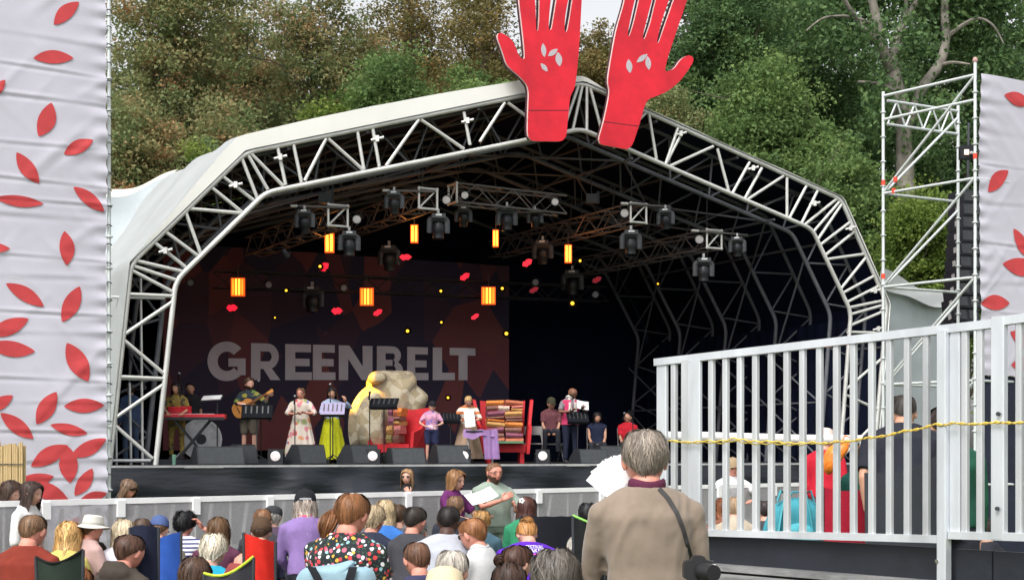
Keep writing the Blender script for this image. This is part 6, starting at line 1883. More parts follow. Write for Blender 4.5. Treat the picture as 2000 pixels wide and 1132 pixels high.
    if beard is not None:
        az = np.linspace(-1.75, 1.75, 30); pl = np.linspace(R(98), R(150), 9)
        A, B2 = np.meshgrid(az, pl)
        ln = R(104) + 0 * A
        cut = np.where(np.abs(A) < 0.42, R(118), np.where(np.abs(A) > 1.1, R(98), R(108)))
        Pp = np.maximum(B2.ravel(), cut.ravel())
        D = np.stack([np.sin(Pp) * np.sin(A.ravel()), np.sin(Pp) * np.cos(A.ravel()), np.cos(Pp)], 1)
        Q = head_shape(D) * (1.05 + 0.03 * rng.random(len(D)))[:, None]
        Q[:, 2] -= beard[1] * sstep(R(115), R(150), Pp) if len(beard) > 1 else 0
        w = len(az)
        fq = np.array([(j * w + k, j * w + k + 1, (j + 1) * w + k + 1, (j + 1) * w + k) for j in range(8) for k in range(w - 1)])
        cc = rng.uniform(0.7, 1.2, len(Q))
        obj_of('beard', np_mesh('beard', Q, fq, hair_mat(beard[0]), np.stack([cc] * 3, 1), True), t, MH)
    if hat is not None:
        kind, hm_ = hat[0], hat[1]
        hs = hat[2] if len(hat) > 2 else 1.0
        rx = lambda r: r * hs
        if kind == 'cap':
            c = MB().lathe([(rx(.104), -0.005), (rx(.106), 0.02), (rx(.100), 0.065), (rx(.075), 0.105), (rx(.03), 0.125), (0.004, 0.129)], 24)
            c.v = [(p[0] * 0.93, p[1] * 1.1 - 0.006, p[2] + 0.028) for p in c.v]
            ho = c.build('cap', hm_, t, MH, True)
            br_ = MB().grid(14, 5, lambda a, b: Vector((math.sin((a - 0.5) * 2.0) * (0.098 + 0.0 * b) * hs, 0.06 + math.cos((a - 0.5) * 2.0) * 0.05 + b * 0.075 * math.cos((a - 0.5) * 2.6), 0.030 - 0.012 * b - 0.02 * (2 * a - 1) ** 2)))
            br_.build('peak', hm_, ho, MH, True)
            MB().ball((0, -0.006, 0.158), (0.009, 0.009, 0.006), 8, 6).build('button', hm_, ho, MH)
            MB().tube([(-0.05 * hs, -0.112 * hs, 0.035), (0, -0.121 * hs, 0.035), (0.05 * hs, -0.112 * hs, 0.035)], [(0.004, 0.010)] * 3, 6, up=(0, 0, 1)).build('strap', hat[3] if len(hat) > 3 else hm_, ho, MH, True)
        elif kind in ('bucket', 'straw', 'flat'):
            tp = {'bucket': [(.098, 0.03), (.094, 0.075), (.086, 0.118), (.06, 0.132), (.02, 0.134), (0.002, 0.134)], 'straw': [(.102, 0.03), (.100, 0.08), (.088, 0.12), (.05, 0.142), (.02, 0.147), (0.002, 0.147)], 'flat': [(.104, 0.02), (.112, 0.06), (.105, 0.10), (.07, 0.128), (.03, 0.138), (.002, 0.14)]}[kind]
            c = MB().lathe([(rx(r), z) for r, z in tp], 28)
            c.v = [(p[0] * 0.95, p[1] * 1.1 - 0.004, p[2]) for p in c.v]
            ho = c.build('crown', hm_, t, MH, True)
            if kind != 'flat':
                w1 = .165 if kind == 'bucket' else .185
                c = MB().lathe([(rx(.099), 0.034), (rx(.125), 0.028), (rx(w1), 0.012), (rx(w1), 0.008), (rx(.125), 0.022), (rx(.099), 0.028)], 28)
                c.v = [(p[0] * 0.97, p[1] * 1.06 - 0.004, p[2] + 0.012 * math.sin(math.atan2(p[1], p[0]) * 2) * (math.hypot(p[0], p[1]) > 0.13)) for p in c.v]
                c.build('brim', hm_, ho, MH, True)
                c = MB().lathe([(rx(.1005), 0.034), (rx(.0985), 0.056)], 28)
                c.v = [(p[0] * 0.955, p[1] * 1.105 - 0.004, p[2]) for p in c.v]
                c.build('band', hat[3] if len(hat) > 3 else hm_, ho, MH, True)
            else:
                MB().grid(10, 4, lambda a, b: Vector((math.sin((a - 0.5) * 2) * 0.1, 0.05 + math.cos((a - 0.5) * 2) * 0.055 + b * 0.03, 0.03 - 0.006 * b))).build('peak', hm_, ho, MH, True)
        elif kind == 'beanie':
            c = MB().lathe([(rx(.098), -0.01), (rx(.103), 0.0), (rx(.103), 0.03), (rx(.096), 0.035), (rx(.092), 0.075), (rx(.065), 0.115), (rx(.03), 0.13), (0.003, 0.132)], 24)
            c.v = [(p[0] * 0.95, p[1] * 1.12 - 0.01, p[2] + 0.01) for p in c.v]
            c.build('beanie', hm_, t, MH, True)
        elif kind == 'band':
            c = MB().lathe([(.092, 0.0), (.096, 0.012), (.092, 0.026)], 24)
            c.v = [(p[0], p[1] * 1.16, p[2] + 0.045) for p in c.v]
            c.build('headband', hm_, t, MH, True)
        elif kind == 'sunglasses_up':
            c = MB()
            for s in (-1, 1): c.ball((s * 0.035, 0.085, 0.085), (0.026, 0.012, 0.020), 10, 8)
            c.tube([(-0.085, 0.0, 0.05), (-0.06, 0.075, 0.085), (0.06, 0.075, 0.085), (0.085, 0.0, 0.05)], 0.004, 6)
            c.build('sunglasses', GLASS, t, MH, True)
    return dict(t=t, M0=M0, MH=MH, AR=AR, hip=hip, tor=tor, tops=tops, body=bo, sc=sc, neckb=neckb, headc=headc)

def stripe_mat(name, c1, c2, scale, axis=2, soft=0.02):
    m, nt, b = base_mat(name); L = nt.links.new
    tc = nnode(nt, 'ShaderNodeTexCoord'); sx = nnode(nt, 'ShaderNodeSeparateXYZ'); L(tc.outputs['Object'], sx.inputs[0])
    mu = nnode(nt, 'ShaderNodeMath', operation='MULTIPLY'); mu.inputs[1].default_value = scale; L(sx.outputs[axis], mu.inputs[0])
    fr = nnode(nt, 'ShaderNodeMath', operation='FRACT'); L(mu.outputs[0], fr.inputs[0])
    r = ramp(nt, [(0.0, c1), (0.55, c1), (0.58, c2), (0.97, c2), (1.0, c1)]); L(fr.outputs[0], r.inputs['Fac'])
    L(r.outputs[0], b.inputs['Base Color']); b.inputs['Roughness'].default_value = 0.85
    return m
def spots_mat(name, ground, stops, scale, size=0.42, warp=0.0, leaves=None):
    m, nt, b = base_mat(name); L = nt.links.new
    tc = nnode(nt, 'ShaderNodeTexCoord'); src = tc.outputs['Object']
    if warp:
        n0 = nnode(nt, 'ShaderNodeTexNoise', Scale=scale * 0.8, Detail=1.0); L(src, n0.inputs['Vector'])
        mv = nnode(nt, 'ShaderNodeMix', data_type='VECTOR'); mv.inputs['Factor'].default_value = warp; L(src, mv.inputs['A']); L(n0.outputs['Color'], mv.inputs['B']); src = mv.outputs['Result']
    vo = nnode(nt, 'ShaderNodeTexVoronoi', Scale=scale, Randomness=0.9); L(src, vo.inputs['Vector'])
    sp = nnode(nt, 'ShaderNodeSeparateColor'); L(vo.outputs['Color'], sp.inputs[0])
    rc = ramp(nt, stops, 'CONSTANT'); L(sp.outputs[0], rc.inputs['Fac'])
    th = ramp(nt, [(0.0, (1, 1, 1)), (size, (1, 1, 1)), (size + 0.04, (0, 0, 0))]); L(vo.outputs['Distance'], th.inputs['Fac'])
    mx = nnode(nt, 'ShaderNodeMix', data_type='RGBA'); L(th.outputs[0], mx.inputs['Factor'])
    if leaves is not None:
        v2 = nnode(nt, 'ShaderNodeTexVoronoi', Scale=scale * 1.7); L(src, v2.inputs['Vector'])
        t2 = ramp(nt, [(0.0, leaves), (0.30, leaves), (0.36, ground)]); L(v2.outputs['Distance'], t2.inputs['Fac']); L(t2.outputs[0], mx.inputs['A'])
    else: mx.inputs['A'].default_value = (*ground, 1)
    L(rc.outputs[0], mx.inputs['B']); L(mx.outputs['Result'], b.inputs['Base Color'])
    b.inputs['Roughness'].default_value = 0.85
    return m
FLORAL = spots_mat('floral_navy', (0.008, 0.013, 0.018), [(0.0, (0.62, 0.05, 0.06)), (0.22, (0.70, 0.70, 0.72)), (0.42, (0.62, 0.36, 0.04)), (0.55, (0.55, 0.12, 0.18)), (0.68, (0.72, 0.74, 0.78)), (0.82, (0.25, 0.45, 0.50)), (0.9, (0.50, 0.04, 0.03))], 33, 0.38, 0.02, (0.03, 0.075, 0.04))
DRESS = spots_mat('floral_cream', (0.62, 0.54, 0.47), [(0.0, (0.55, 0.12, 0.12)), (0.35, (0.65, 0.30, 0.16)), (0.5, (0.22, 0.22, 0.5)), (0.6, (0.60, 0.22, 0.26)), (0.75, (0.62, 0.56, 0.48)), (0.9, (0.35, 0.38, 0.16))], 7.5, 0.36, 0.10)
OLIVE = spots_mat('print_olive', (0.20, 0.14, 0.03), [(0.0, (0.05, 0.04, 0.02)), (0.5, (0.30, 0.22, 0.05)), (0.8, (0.05, 0.05, 0.03))], 11, 0.38, 0.05)
GREENP = spots_mat('print_green', (0.012, 0.022, 0.035), [(0.0, (0.10, 0.16, 0.03)), (0.4, (0.03, 0.09, 0.05)), (0.7, (0.22, 0.20, 0.03))], 9, 0.42, 0.06)
TIEDYE = spots_mat('tie_dye', (0.42, 0.20, 0.34), [(0.0, (0.62, 0.30, 0.42)), (0.4, (0.24, 0.16, 0.40)), (0.7, (0.66, 0.50, 0.58))], 10, 0.5, 0.12)
PONCHO = stripe_mat('poncho_stripe', (0.62, 0.58, 0.52), (0.50, 0.14, 0.04), 7.0)
STRIPE = stripe_mat('navy_stripe', (0.72, 0.72, 0.74), (0.03, 0.04, 0.16), 26.0)
CAMO = spots_mat('camo', (0.30, 0.27, 0.20), [(0.0, (0.16, 0.16, 0.10)), (0.5, (0.42, 0.38, 0.30))], 14, 0.45, 0.2)
SCARF = spots_mat('scarf_pink', (0.70, 0.62, 0.64), [(0.0, (0.60, 0.10, 0.18)), (0.6, (0.66, 0.30, 0.36))], 30, 0.32)
# ------------------------------------------------------------------ people on the stage
OUTY = math.pi              # facing the audience
def stage_person(px, v, label, h_px, base_py=None, dz=0.0, **kw):
    p = on_deck(px, v, DECK + dz)
    k = p.y / F
    kw.setdefault('sc', h_px * k / 1.74)
    kw.setdefault('yaw', OUTY + 0.1); kw.setdefault('build', 1.12)
    return person(label, p, group='people on the stage', voxel=0.022, strands=160, hairw=0.012, **kw)
DK = (0.012, 0.010, 0.010); BR = (0.06, 0.032, 0.018); MB_ = (0.14, 0.075, 0.038); BLON = (0.42, 0.27, 0.12); GREY = (0.30, 0.28, 0.25); WHT = (0.58, 0.55, 0.50); GING = (0.36, 0.12, 0.03)
rise = stage_box('band_riser', 'low black riser under the keyboard player and guitarist', 'riser', ARCH.u(318) - 0.1, ARCH.u(318) + 3.4, 0.7, 3.6, DECK + 0.002, DECK + 0.10, DECKM)
stage_person(345, 1.25, 'woman in olive patterned outfit playing the red keyboard', 150, dz=0.1, skin='tan', face=True, head=(0.0, -0.3, 0), hair=('long', DK), top=OLIVE, sleeve='short', bottom=OLIVE, legs='trousers', arms={'L': ((-0.16, 0.34, 0.10), (-0.8, -0.4, -0.4), (0, 1, -0.1), (0, 0, -1), 0.4), 'R': ((0.14, 0.34, 0.10), (0.8, -0.4, -0.4), (0, 1, -0.1), (0, 0, -1), 0.4)})
stage_person(372, 2.9, 'drummer in dark clothes behind the keyboard player', 150, dz=0.1, skin='tan', face=True, hair=('short', DK), top=cloth('black', (0.02, 0.02, 0.025)), bottom=DARKTR)
gp = stage_person(487, 1.15, 'guitarist in green patterned shirt and brown shorts', 160, dz=0.1, skin='fair', face=True, head=(0.0, 0.75, 0), hair=('wavy', BR), top=GREENP, sleeve='half', bottom=mat('shorts_brown', (0.10, 0.085, 0.065), 0.9), legs='shorts', shoes=SHOE, yaw=OUTY - 0.15,
    arms={'L': ((-0.50, 0.28, 0.42), (-0.3, -0.2, -1), (-0.8, 0.3, 0.4), (0, -0.6, 0.4), 0.9), 'R': ((-0.03, 0.26, 0.20), (1, -0.2, 0.3), (-1, 0.3, -0.3), (0, -1, -0.2), 0.5)}, beard=((0.05, 0.03, 0.02), 0.0))
def guitar(pinfo):
    M0 = pinfo['M0']; hip = pinfo['hip']; sc = pinfo['sc']
    org = hip + Vector((0.06, 0.185, 0.16)) * sc
    t = thing('guitar', 'honey coloured acoustic guitar held by the guitarist', 'guitar', M0 @ org)
    ang = R(28)
    ax = Vector((-math.cos(ang), 0.12, math.sin(ang))).normalized(); ay = Vector((math.sin(ang), 0, math.cos(ang)))
    wood = mat('guitar_top', (0.50, 0.21, 0.05), 0.35, 0, 0.15, 3.0, stretch=(1, 1, 8)); side = mat('guitar_side', (0.16, 0.06, 0.02), 0.4)
    prof = []
    for i in range(40):
        a = 2 * math.pi * i / 40
        x = 0.26 * math.cos(a)
        w = 0.205 - 0.055 * (x + 0.26) / 0.52 - 0.045 * math.exp(-((x - 0.05) / 0.07) ** 2)
        prof.append((x, w * math.copysign(abs(math.sin(a)) ** 0.75, math.sin(a))))
    f = lambda a, b, d: M0 @ (org + ax * a * sc + ay * b * sc + Vector((0, d, 0)) * sc)
    bo = MB().prism(prof, f, 0.05, -0.05, 0, 1).build('body', [wood, side], t)
    MB().prism([(0.09 + 0.05 * math.cos(a), 0.05 * math.sin(a)) for a in [2 * math.pi * i / 18 for i in range(18)]], f, 0.0525, 0.051).build('sound_hole', BLACK, bo)
    MB().prism([(-0.13, -0.07), (-0.10, -0.07), (-0.10, 0.07), (-0.13, 0.07)], f, 0.062, 0.051).build('bridge', side, bo)
    MB().prism([(0.10, -0.026), (0.62, -0.021), (0.62, 0.021), (0.10, 0.026)], f, 0.068, 0.040).build('neck', side, t)
    MB().prism([(0.62, -0.024), (0.78, -0.036), (0.78, 0.036), (0.62, 0.024)], f, 0.058, 0.036).build('headstock', wood, t)
    MB().prism([(0.02, 0.06), (0.05, 0.10), (0.13, 0.0), (0.10, -0.03)], f, 0.0535, 0.0515).build('pickguard', mat('pickguard', (0.7, 0.6, 0.45), 0.5), bo)
guitar(gp)
stage_person(588, 1.05, 'woman with spectacles in a long cream floral dress', 150, skin='pink', face=True, glasses=True, head=(0.0, -0.35, 0), hair=('tied', MB_), top=DRESS, sleeve='half', bottom=DRESS, legs='dress', arms={'L': ((-0.10, 0.26, 0.22), (-1, -0.3, -0.4), (0.7, 0.5, 0.3), (0, 0.2, -1), 0.6), 'R': ((0.10, 0.26, 0.20), (1, -0.3, -0.4), (-0.7, 0.5, 0.3), (0, 0.2, -1), 0.6)})
stage_person(648, 1.2, 'dark-haired singer in pale blue shirt and bright yellow skirt', 150, skin='tan', face=True, head=(0.1, -0.5, 0), hair=('bob', DK), top=cloth('paleblue', (0.36, 0.44, 0.60)), sleeve='long', bottom=cloth('yellow', (0.56, 0.58, 0.02)), legs='skirt', yaw=OUTY + 0.5, build=1.05,
    arms={'L': ((-0.24, 0.20, 0.48), (-1, 0, -0.5), (0.3, 0.2, 1), (0.4, -1, 0), 0.7), 'R': ((0.12, 0.28, 0.2), (1, -0.3, -0.4), (-0.5, 0.8, 0), (0, 0, -1), 0.5)})
stage_person(843, 0.45, 'child in pink tie-dye shirt, black cap and navy shorts', 122, skin='fair', face=True, head=(0.1, 0.5, 0), hair=('short', BR), top=TIEDYE, sleeve='short', bottom=cloth('navyshort', (0.02, 0.025, 0.07)), legs='shorts', hat=('cap', cloth('capblack', (0.012, 0.012, 0.016))), shoes=SHOE, arms={'L': ((-0.12, 0.24, 0.12), (-1, -0.3, -0.3), (0.3, 1, 0.2), (0, 0, -1), 0.6), 'R': ((0.16, 0.22, 0.10), (1, -0.3, -0.3), (-0.2, 1, 0.2), (0, 0, -1), 0.6)})
pp_ = stage_person(914, 0.95, 'blond reader in a white and orange striped poncho', 135, skin='fair', face=True, head=(0.65, 0.0, 0), lean=0.12, hair=('short', BLON), top=PONCHO, sleeve='half', bottom=cloth('floralskirt', (0.40, 0.28, 0.20)), legs='dress', build=1.15, arms={'L': ((-0.10, 0.30, 0.12), (-1, -0.3, -0.3), (0.3, 1, 0.2), (0, 0, 1), 0.6), 'R': ((0.12, 0.30, 0.12), (1, -0.3, -0.3), (-0.3, 1, 0.2), (0, 0, 1), 0.6)})
bp2 = stage_person(1114, 0.75, 'bald man in pink waistcoat and scarf reading from papers', 150, skin='brown', face=True, head=(0.4, 0.5, 0), hair=None, beard=((0.03, 0.02, 0.02), 0.0), glasses=True, top=cloth('greytee', (0.20, 0.18, 0.20)), sleeve='short', bottom=cloth('darknavy', (0.012, 0.016, 0.035)), yaw=OUTY + 0.35, arms={'L': ((-0.16, 0.30, 0.30), (-1, -0.4, -0.5), (0.2, 1, 0.3), (0, 0.2, 1), 0.6), 'R': ((0.10, 0.28, 0.24), (1, -0.3, -0.4), (-0.3, 1, 0.2), (0, 0.2, 1), 0.6)})
def paper(label, c, rot, w=0.21, h=0.30, n=1, name='paper_sheets'):
    t = thing(name, label, 'paper', c)
    for i in range(n):
        a = (i - (n - 1) / 2) * 0.22
        Mx = Matrix.Translation(c) @ rot.to_4x4() @ Matrix.Rotation(a, 4, 'Y') @ Matrix.Translation((0, 0.004 * i, 0))
        MB().grid(4, 4, lambda s, q: Vector(((s - 0.5) * w, 0.02 * math.sin(s * 3.1), (q - 0.5) * h))).build('sheet', PAPER, t, Mx, True)
    return t
def vest(pinfo, m, name='waistcoat'):
    mb = MB()
    tor = pinfo['tor']
    vs, fs = [], []
    n = 26
    rg = [(-0.06, .185, .140), (0.08, .178, .135), (0.20, .166, .126), (0.32, .183, .136), (0.42, .196, .134), (0.50, .17, .115)]
    for z, rx, ry in rg:
        for i in range(n + 1):
            a = math.pi / 2 + 0.2 + (2 * math.pi - 0.4) * i / n
            vs.append(tor((rx * 1.17 * math.cos(a), ry * 1.17 * math.sin(a), z)))
    w = n + 1
    for j in range(len(rg) - 1):
        for i in range(n):
            if j >= 3 and (i in (5, 6, 7, 18, 19, 20)): continue
            fs.append((j * w + i, j * w + i + 1, (j + 1) * w + i + 1, (j + 1) * w + i))
    mb.add(vs, fs)
    return mb.build(name, m, pinfo['t'], pinfo['M0'], True)
vest(bp2, cloth('hotpink', (0.55, 0.05, 0.14)))
def scarf(pinfo, m):
    nb = pinfo['neckb']; pts = []
    for i in range(22):
        a = 2 * math.pi * i / 21
        pts.append(nb + Vector((0.085 * math.cos(a), 0.08 * math.sin(a) + 0.01, 0.02 + 0.015 * math.sin(a * 3))))
    MB().tube(pts, 0.030, 8).build('scarf', m, pinfo['t'], pinfo['M0'], True)
    for s in (-1, 1):
        MB().tube([nb + Vector((s * 0.06, 0.08, 0)), nb + Vector((s * 0.07, 0.14, -0.12)), nb + Vector((s * 0.06, 0.145, -0.32))], [(0.03, 0.012), (0.035, 0.012), (0.04, 0.01)], 8).build('scarf_end', m, pinfo['t'], pinfo['M0'], True)
scarf(bp2, cloth('scarfwhite', (0.55, 0.53, 0.50)))
paper('white sheets held by the bald man on stage', pxv(1138, 790, 0.45), Euler((R(-30), R(10), R(15))).to_matrix(), 0.28, 0.22)
paper('white sheet held by the blond reader in the poncho', pxv(917, 816, 0.55), Euler((R(-20), R(-6), 0)).to_matrix(), 0.22, 0.40)
def stage_sitter(px, v, label, top_py, **kw):
    p = on_deck(px, v)
    zt_ = ZC + (YH - top_py) * p.y / F
    return person(label, p, kw.pop('yaw', OUTY), ztop=zt_, sit=True, group='people on the stage', voxel=0.022, strands=140, hairw=0.012, sc=kw.pop('sc', 0.95), build=kw.pop('build', 1.15), **kw)
stage_sitter(1076, 1.9, 'seated person in a dark cap and striped shirt behind the bald man', 779, skin='tan', face=True, head=(0.1, 0.3, 0), hair=('short', DK), hat=('cap', cloth('capolive', (0.05, 0.05, 0.03))), top=cloth('maroontee', (0.14, 0.05, 0.06)), bottom=DARKTR, sc=1.0)
stage_sitter(1166, 2.2, 'seated woman with long dark hair in a navy top', 806, skin='tan', face=True, head=(0.25, 0.1, 0), hair=('long', DK), top=cloth('navytop', (0.015, 0.02, 0.05)), sleeve='none', bottom=DARKTR, sc=1.0)
stage_sitter(1226, 2.3, 'seated person in a bright red top on stage', 806, skin='tan', face=True, head=(-0.2, -0.6, 0), hair=('short', DK), top=cloth('redtop', (0.50, 0.015, 0.03)), sleeve='short', bottom=DARKTR, sc=1.0)
stage_person(255, 1.3, 'stagehand in blue standing in the left wing', 160, skin='fair', hair=('short', BR), top=cloth('bluejkt', (0.07, 0.11, 0.22)), sleeve='long', bottom=DENIM, yaw=0.6)

# ------------------------------------------------------------------ crew and interpreters at the barrier
def stander(cx, tpy, Y, label, **kw):
    zt_ = ZC + (YH - tpy) * Y / F
    zg = ground_z(Y)
    sc = kw.pop('sc', None) or (zt_ - zg - 0.02) / 1.72
    x = (cx - 1000) * Y / F
    return person(label, (x, Y, zg), kw.pop('yaw', 0.0), sc=sc, **kw)
PIT = 'crew and interpreters by the barrier'
im = stander(962, 899, 18.0, 'bearded interpreter in a sage green T-shirt signing to the crowd', yaw=OUTY + 0.45, skin='pink', face=True, glasses=True, head=(0.05, 0.1, 0), hair=('buzz', (0.16, 0.08, 0.045)), beard=((0.10, 0.045, 0.03), 0.02), top=cloth('sage', (0.27, 0.33, 0.28)), sleeve='short', bottom=cloth('sagetr', (0.25, 0.31, 0.27)), build=1.42, group=PIT, voxel=0.018,
    arms={'R': ((0.02, 0.32, 0.34), (1, -0.2, -0.6), (-0.8, 0.3, 0.6), (0, -0.6, -0.5), 0.25), 'L': ((-0.16, 0.30, 0.20), (-1, -0.2, -0.7), (0.2, 0.5, 0.7), (0.8, -0.3, 0), 0.35)})
iw = stander(884, 915, 17.6, 'interpreter with a reddish bob, spectacles and purple T-shirt holding papers', yaw=OUTY + 1.05, skin='fair', face=True, glasses=True, hair=('bob', (0.24, 0.12, 0.05)), top=cloth('purpletee', (0.12, 0.02, 0.11)), sleeve='short', bottom=DARKTR, build=1.1, group=PIT, voxel=0.018,
    arms={'R': ((0.10, 0.36, 0.16), (1, -0.3, -0.6), (0, 1, 0.1), (0, 0, 1), 0.3), 'L': ((-0.12, 0.38, 0.18), (-1, -0.3, -0.6), (0, 1, 0.1), (0, 0, 1), 0.3)}, head=(0.1, 0.0, 0), strands=300)
paper('white script sheets held by the interpreter in purple', P(940, 967, 17.35), Euler((R(-62), R(-18), R(20))).to_matrix(), 0.34, 0.24, 1)
stander(797, 918, 23.5, 'blonde crew woman in sunglasses and black jacket behind the barrier', yaw=OUTY - 0.25, skin='fair', face=True, glasses='sun', hair=('long', (0.34, 0.20, 0.10)), top=cloth('blackjkt', (0.015, 0.015, 0.018)), sleeve='long', bottom=DARKTR, group=PIT, sc=0.93, ztop=ZC + (YH - 918) * 23.5 / F, strands=260, sit=True,
    arms={'L': ((-0.10, 0.22, 0.38), (-1, 0, -0.6), (0.5, 0.2, 0.8), (0, -1, 0), 0.7)})
stander(236, 938, 20.5, 'long-haired crew member with black headband bending below the left banner', yaw=OUTY + 0.9, skin='pink', face=True, head=(0.5, 0, 0), lean=0.15, hair=('long', (0.16, 0.10, 0.065)), hat=('band', GLASS), top=cloth('blackhood', (0.022, 0.02, 0.02)), sleeve='long', bottom=DARKTR, group=PIT, sc=1.0, ztop=ZC + (YH - 938) * 20.5 / F, sit=True, strands=260)
stander(12, 934, 14.6, 'dark-haired girl in a navy cardigan and jeans at the left edge', yaw=-1.95, skin='fair', face=True, head=(0.35, 0, 0), hair=('bob', (0.05, 0.028, 0.02)), top=cloth('navycard', (0.02, 0.028, 0.06)), sleeve='long', bottom=DENIM, group=PIT, strands=300, build=0.9, arms={'L': ((-0.08, 0.28, 0.22), (-1, 0, -0.6), (0.3, 1, 0), (0, 0, -1), 0.6), 'R': ((0.08, 0.28, 0.20), (1, 0, -0.6), (-0.3, 1, 0), (0, 0, -1), 0.6)})
stander(54, 936, 14.0, 'woman with sunglasses on her long dark hair in a white shirt', yaw=-1.85, skin='fair', face=True, head=(0.12, 0, 0), hair=('long', (0.05, 0.03, 0.025)), hat=('sunglasses_up', GLASS), top=cloth('whiteshirt', (0.68, 0.67, 0.66)), sleeve='half', bottom=DENIM, group=PIT, strands=300, build=0.92)
stander(1430, 894, 22.5, 'crew man in white T-shirt and cap leaning on the barrier behind the railing', yaw=OUTY + 0.1, skin='pink', face=True, glasses='sun', hair=('short', MB_), hat=('cap', cloth('captan', (0.30, 0.22, 0.14))), top=cloth('whitetee', (0.68, 0.68, 0.70)), bottom=DARKTR, group=PIT, build=1.15,
    arms={'L': ((-0.2, 0.42, 0.20), (-1, -0.3, 0), (0.6, 0.6, 0), (0, 0, -1), 0.5), 'R': ((0.2, 0.42, 0.20), (1, -0.3, 0), (-0.6, 0.6, 0), (0, 0, -1), 0.5)})
# ------------------------------------------------------------------ the crowd
CROWD = 'people sitting in the crowd'
HWS = dict(short=.198, buzz=.186, wavy=.215, curly=.24, bob=.215, long=.208, longw=.222, tied=.198, recede=.188, balding=.186)
def crowd(cx, tpy, w, label, hw=None, dx=0.0, **kw):
    hw = 0.205 if kw.get('hat') else HWS[kw['hair'][0]]
    if kw.get('hat') and kw['hat'][0] == 'straw': hw = 0.215
    hw *= 1.08
    Y = F * hw / w
    ym = 19.0 / (1 - 0.96 * (cx - 1000) / F) - 1.5          # stay on the viewer's side of the barrier
    if Y > ym and tpy > 900:
        kw.setdefault('sc', max(0.84, ym / Y)); Y = ym
    zt_ = ZC + (YH - tpy) * Y / F - kw.pop('hair_h', 0.015)
    kw.setdefault('sit', True); kw.setdefault('head', (0.28, 0.0, 0.0)); kw.setdefault('lean', 0.12); kw.setdefault('voxel', max(0.012, min(0.02, Y * 0.0019))); kw.setdefault('group', CROWD); kw.setdefault('bottom', DARKTR); kw.setdefault('strands', 420)
    return person(label, ((cx - 1000) * Y / F + dx, Y, ground_z(Y)), kw.pop('yaw', 0.0), ztop=zt_, **kw), Y
def camp_chair(cx, tpy, Y, wpx, m, label, trim=None, sag=0.07, yaw=0.0, droop=0.0):
    k = Y / F
    x = (cx - 1000) * k; zt_ = ZC + (YH - tpy) * k; W = wpx * k; zg = ground_z(Y)
    t = thing('camp_chair', label, 'chair', (x, Y, zg), yaw, 'folding camp chairs in the crowd')
    M0 = MW[t.name]; H = zt_ - zg; sh = min(0.42, H * 0.45)
    MB().grid(20, 14, lambda a, b: Vector(((a - 0.5) * W * (0.88 + 0.12 * b), -0.06 * math.sin(math.pi * a) - 0.10 * (1 - b) * 0 - 0.02 + 0.006 * math.sin(a * 13 + b * 9), sh + (H - sh - sag * math.sin(math.pi * a) * 1.0 - 0.002 * math.sin(a * 23)) * b + droop * (a - 0.5) * b))).build('backrest', m, t, M0, True)
    if trim is not None:
        MB().tube([Vector(((i / 20 - 0.5) * W, -0.06 * math.sin(math.pi * i / 20) - 0.02, H - sag * math.sin(math.pi * i / 20) + droop * (i / 20 - 0.5) + 0.004)) for i in range(21)], 0.009, 6).build('trim', trim, t, M0, True)
    MB().grid(8, 8, lambda a, b: Vector(((a - 0.5) * W * 0.9, 0.46 * b, sh - 0.04 * math.sin(math.pi * a)))).build('seat', m, t, M0, True)
    for s in (-1, 1):
        MB().tube([(s * W * 0.5, -0.01, 0.02), (s * W * 0.46, 0.0, sh), (s * W * 0.5, -0.02, H + s * droop * 0.5)], 0.012, 8).build('back_post', DARK_GREY, t, M0, True)
        MB().tube([(s * W * 0.46, 0.46, 0.02), (s * W * 0.46, 0.46, sh + 0.02)], 0.012, 8).build('front_leg', DARK_GREY, t, M0, True)
        MB().box((s * W * 0.52, 0.22, sh + 0.20), (0.06, 0.48, 0.02)).build('armrest', m, t, M0)
    return t
C = cloth
HG = (0.22, 0.19, 0.165)
# far rows first
crowd(775, 985, 42, 'dark-haired head half hidden behind the blond bob', hair=('short', BR), top=C('c1', (0.10, 0.10, 0.12)))
crowd(888, 968, 38, 'brown-haired man in navy behind the man in pale grey-blue', hair=('short', (0.17, 0.095, 0.055)), top=C('c2', (0.03, 0.035, 0.05)), skin='pink', shoulders=1.05)
crowd(940, 999, 40, 'ginger-blond curly head behind the man in sunglasses', hw=0.21, hair=('wavy', (0.40, 0.22, 0.08)), top=C('c3', (0.06, 0.12, 0.16)))
crowd(1022, 972, 40, 'girl with dark auburn hair and a white flower clip', hw=0.19, hair=('long', (0.075, 0.028, 0.022)), top=C('c4', (0.03, 0.22, 0.11)), yaw=-0.3)
crowd(1143, 984, 42, 'person with thick black hair left of the tan jumper', hw=0.20, hair=('wavy', (0.012, 0.012, 0.014)), top=C('c5', (0.015, 0.016, 0.02)), yaw=-0.3)
crowd(798, 990, 47, 'black-haired person left of the man in pale grey-blue', hair=('short', (0.025, 0.018, 0.015)), top=C('c6', (0.05, 0.05, 0.06)), yaw=-0.4, skin='pink')
crowd(530, 990, 34, 'grey-haired person in a dark flat cap', hw=0.19, hair=('wavy', (0.30, 0.28, 0.26)), hat=('flat', C('c7', (0.035, 0.037, 0.04))), top=C('c8', (0.09, 0.06, 0.10)))
crowd(505, 994, 40, 'tawny-haired head just above the brown beanie', hw=0.185, hair=('short', (0.20, 0.10, 0.05)), top=C('c9', (0.05, 0.05, 0.06)), dx=0.02)
crowd(421, 1013, 48, 'woman with a wavy brown bob behind the white-haired one', hw=0.205, hair=('bob', (0.13, 0.07, 0.035)), top=C('c10', (0.10, 0.03, 0.06)))
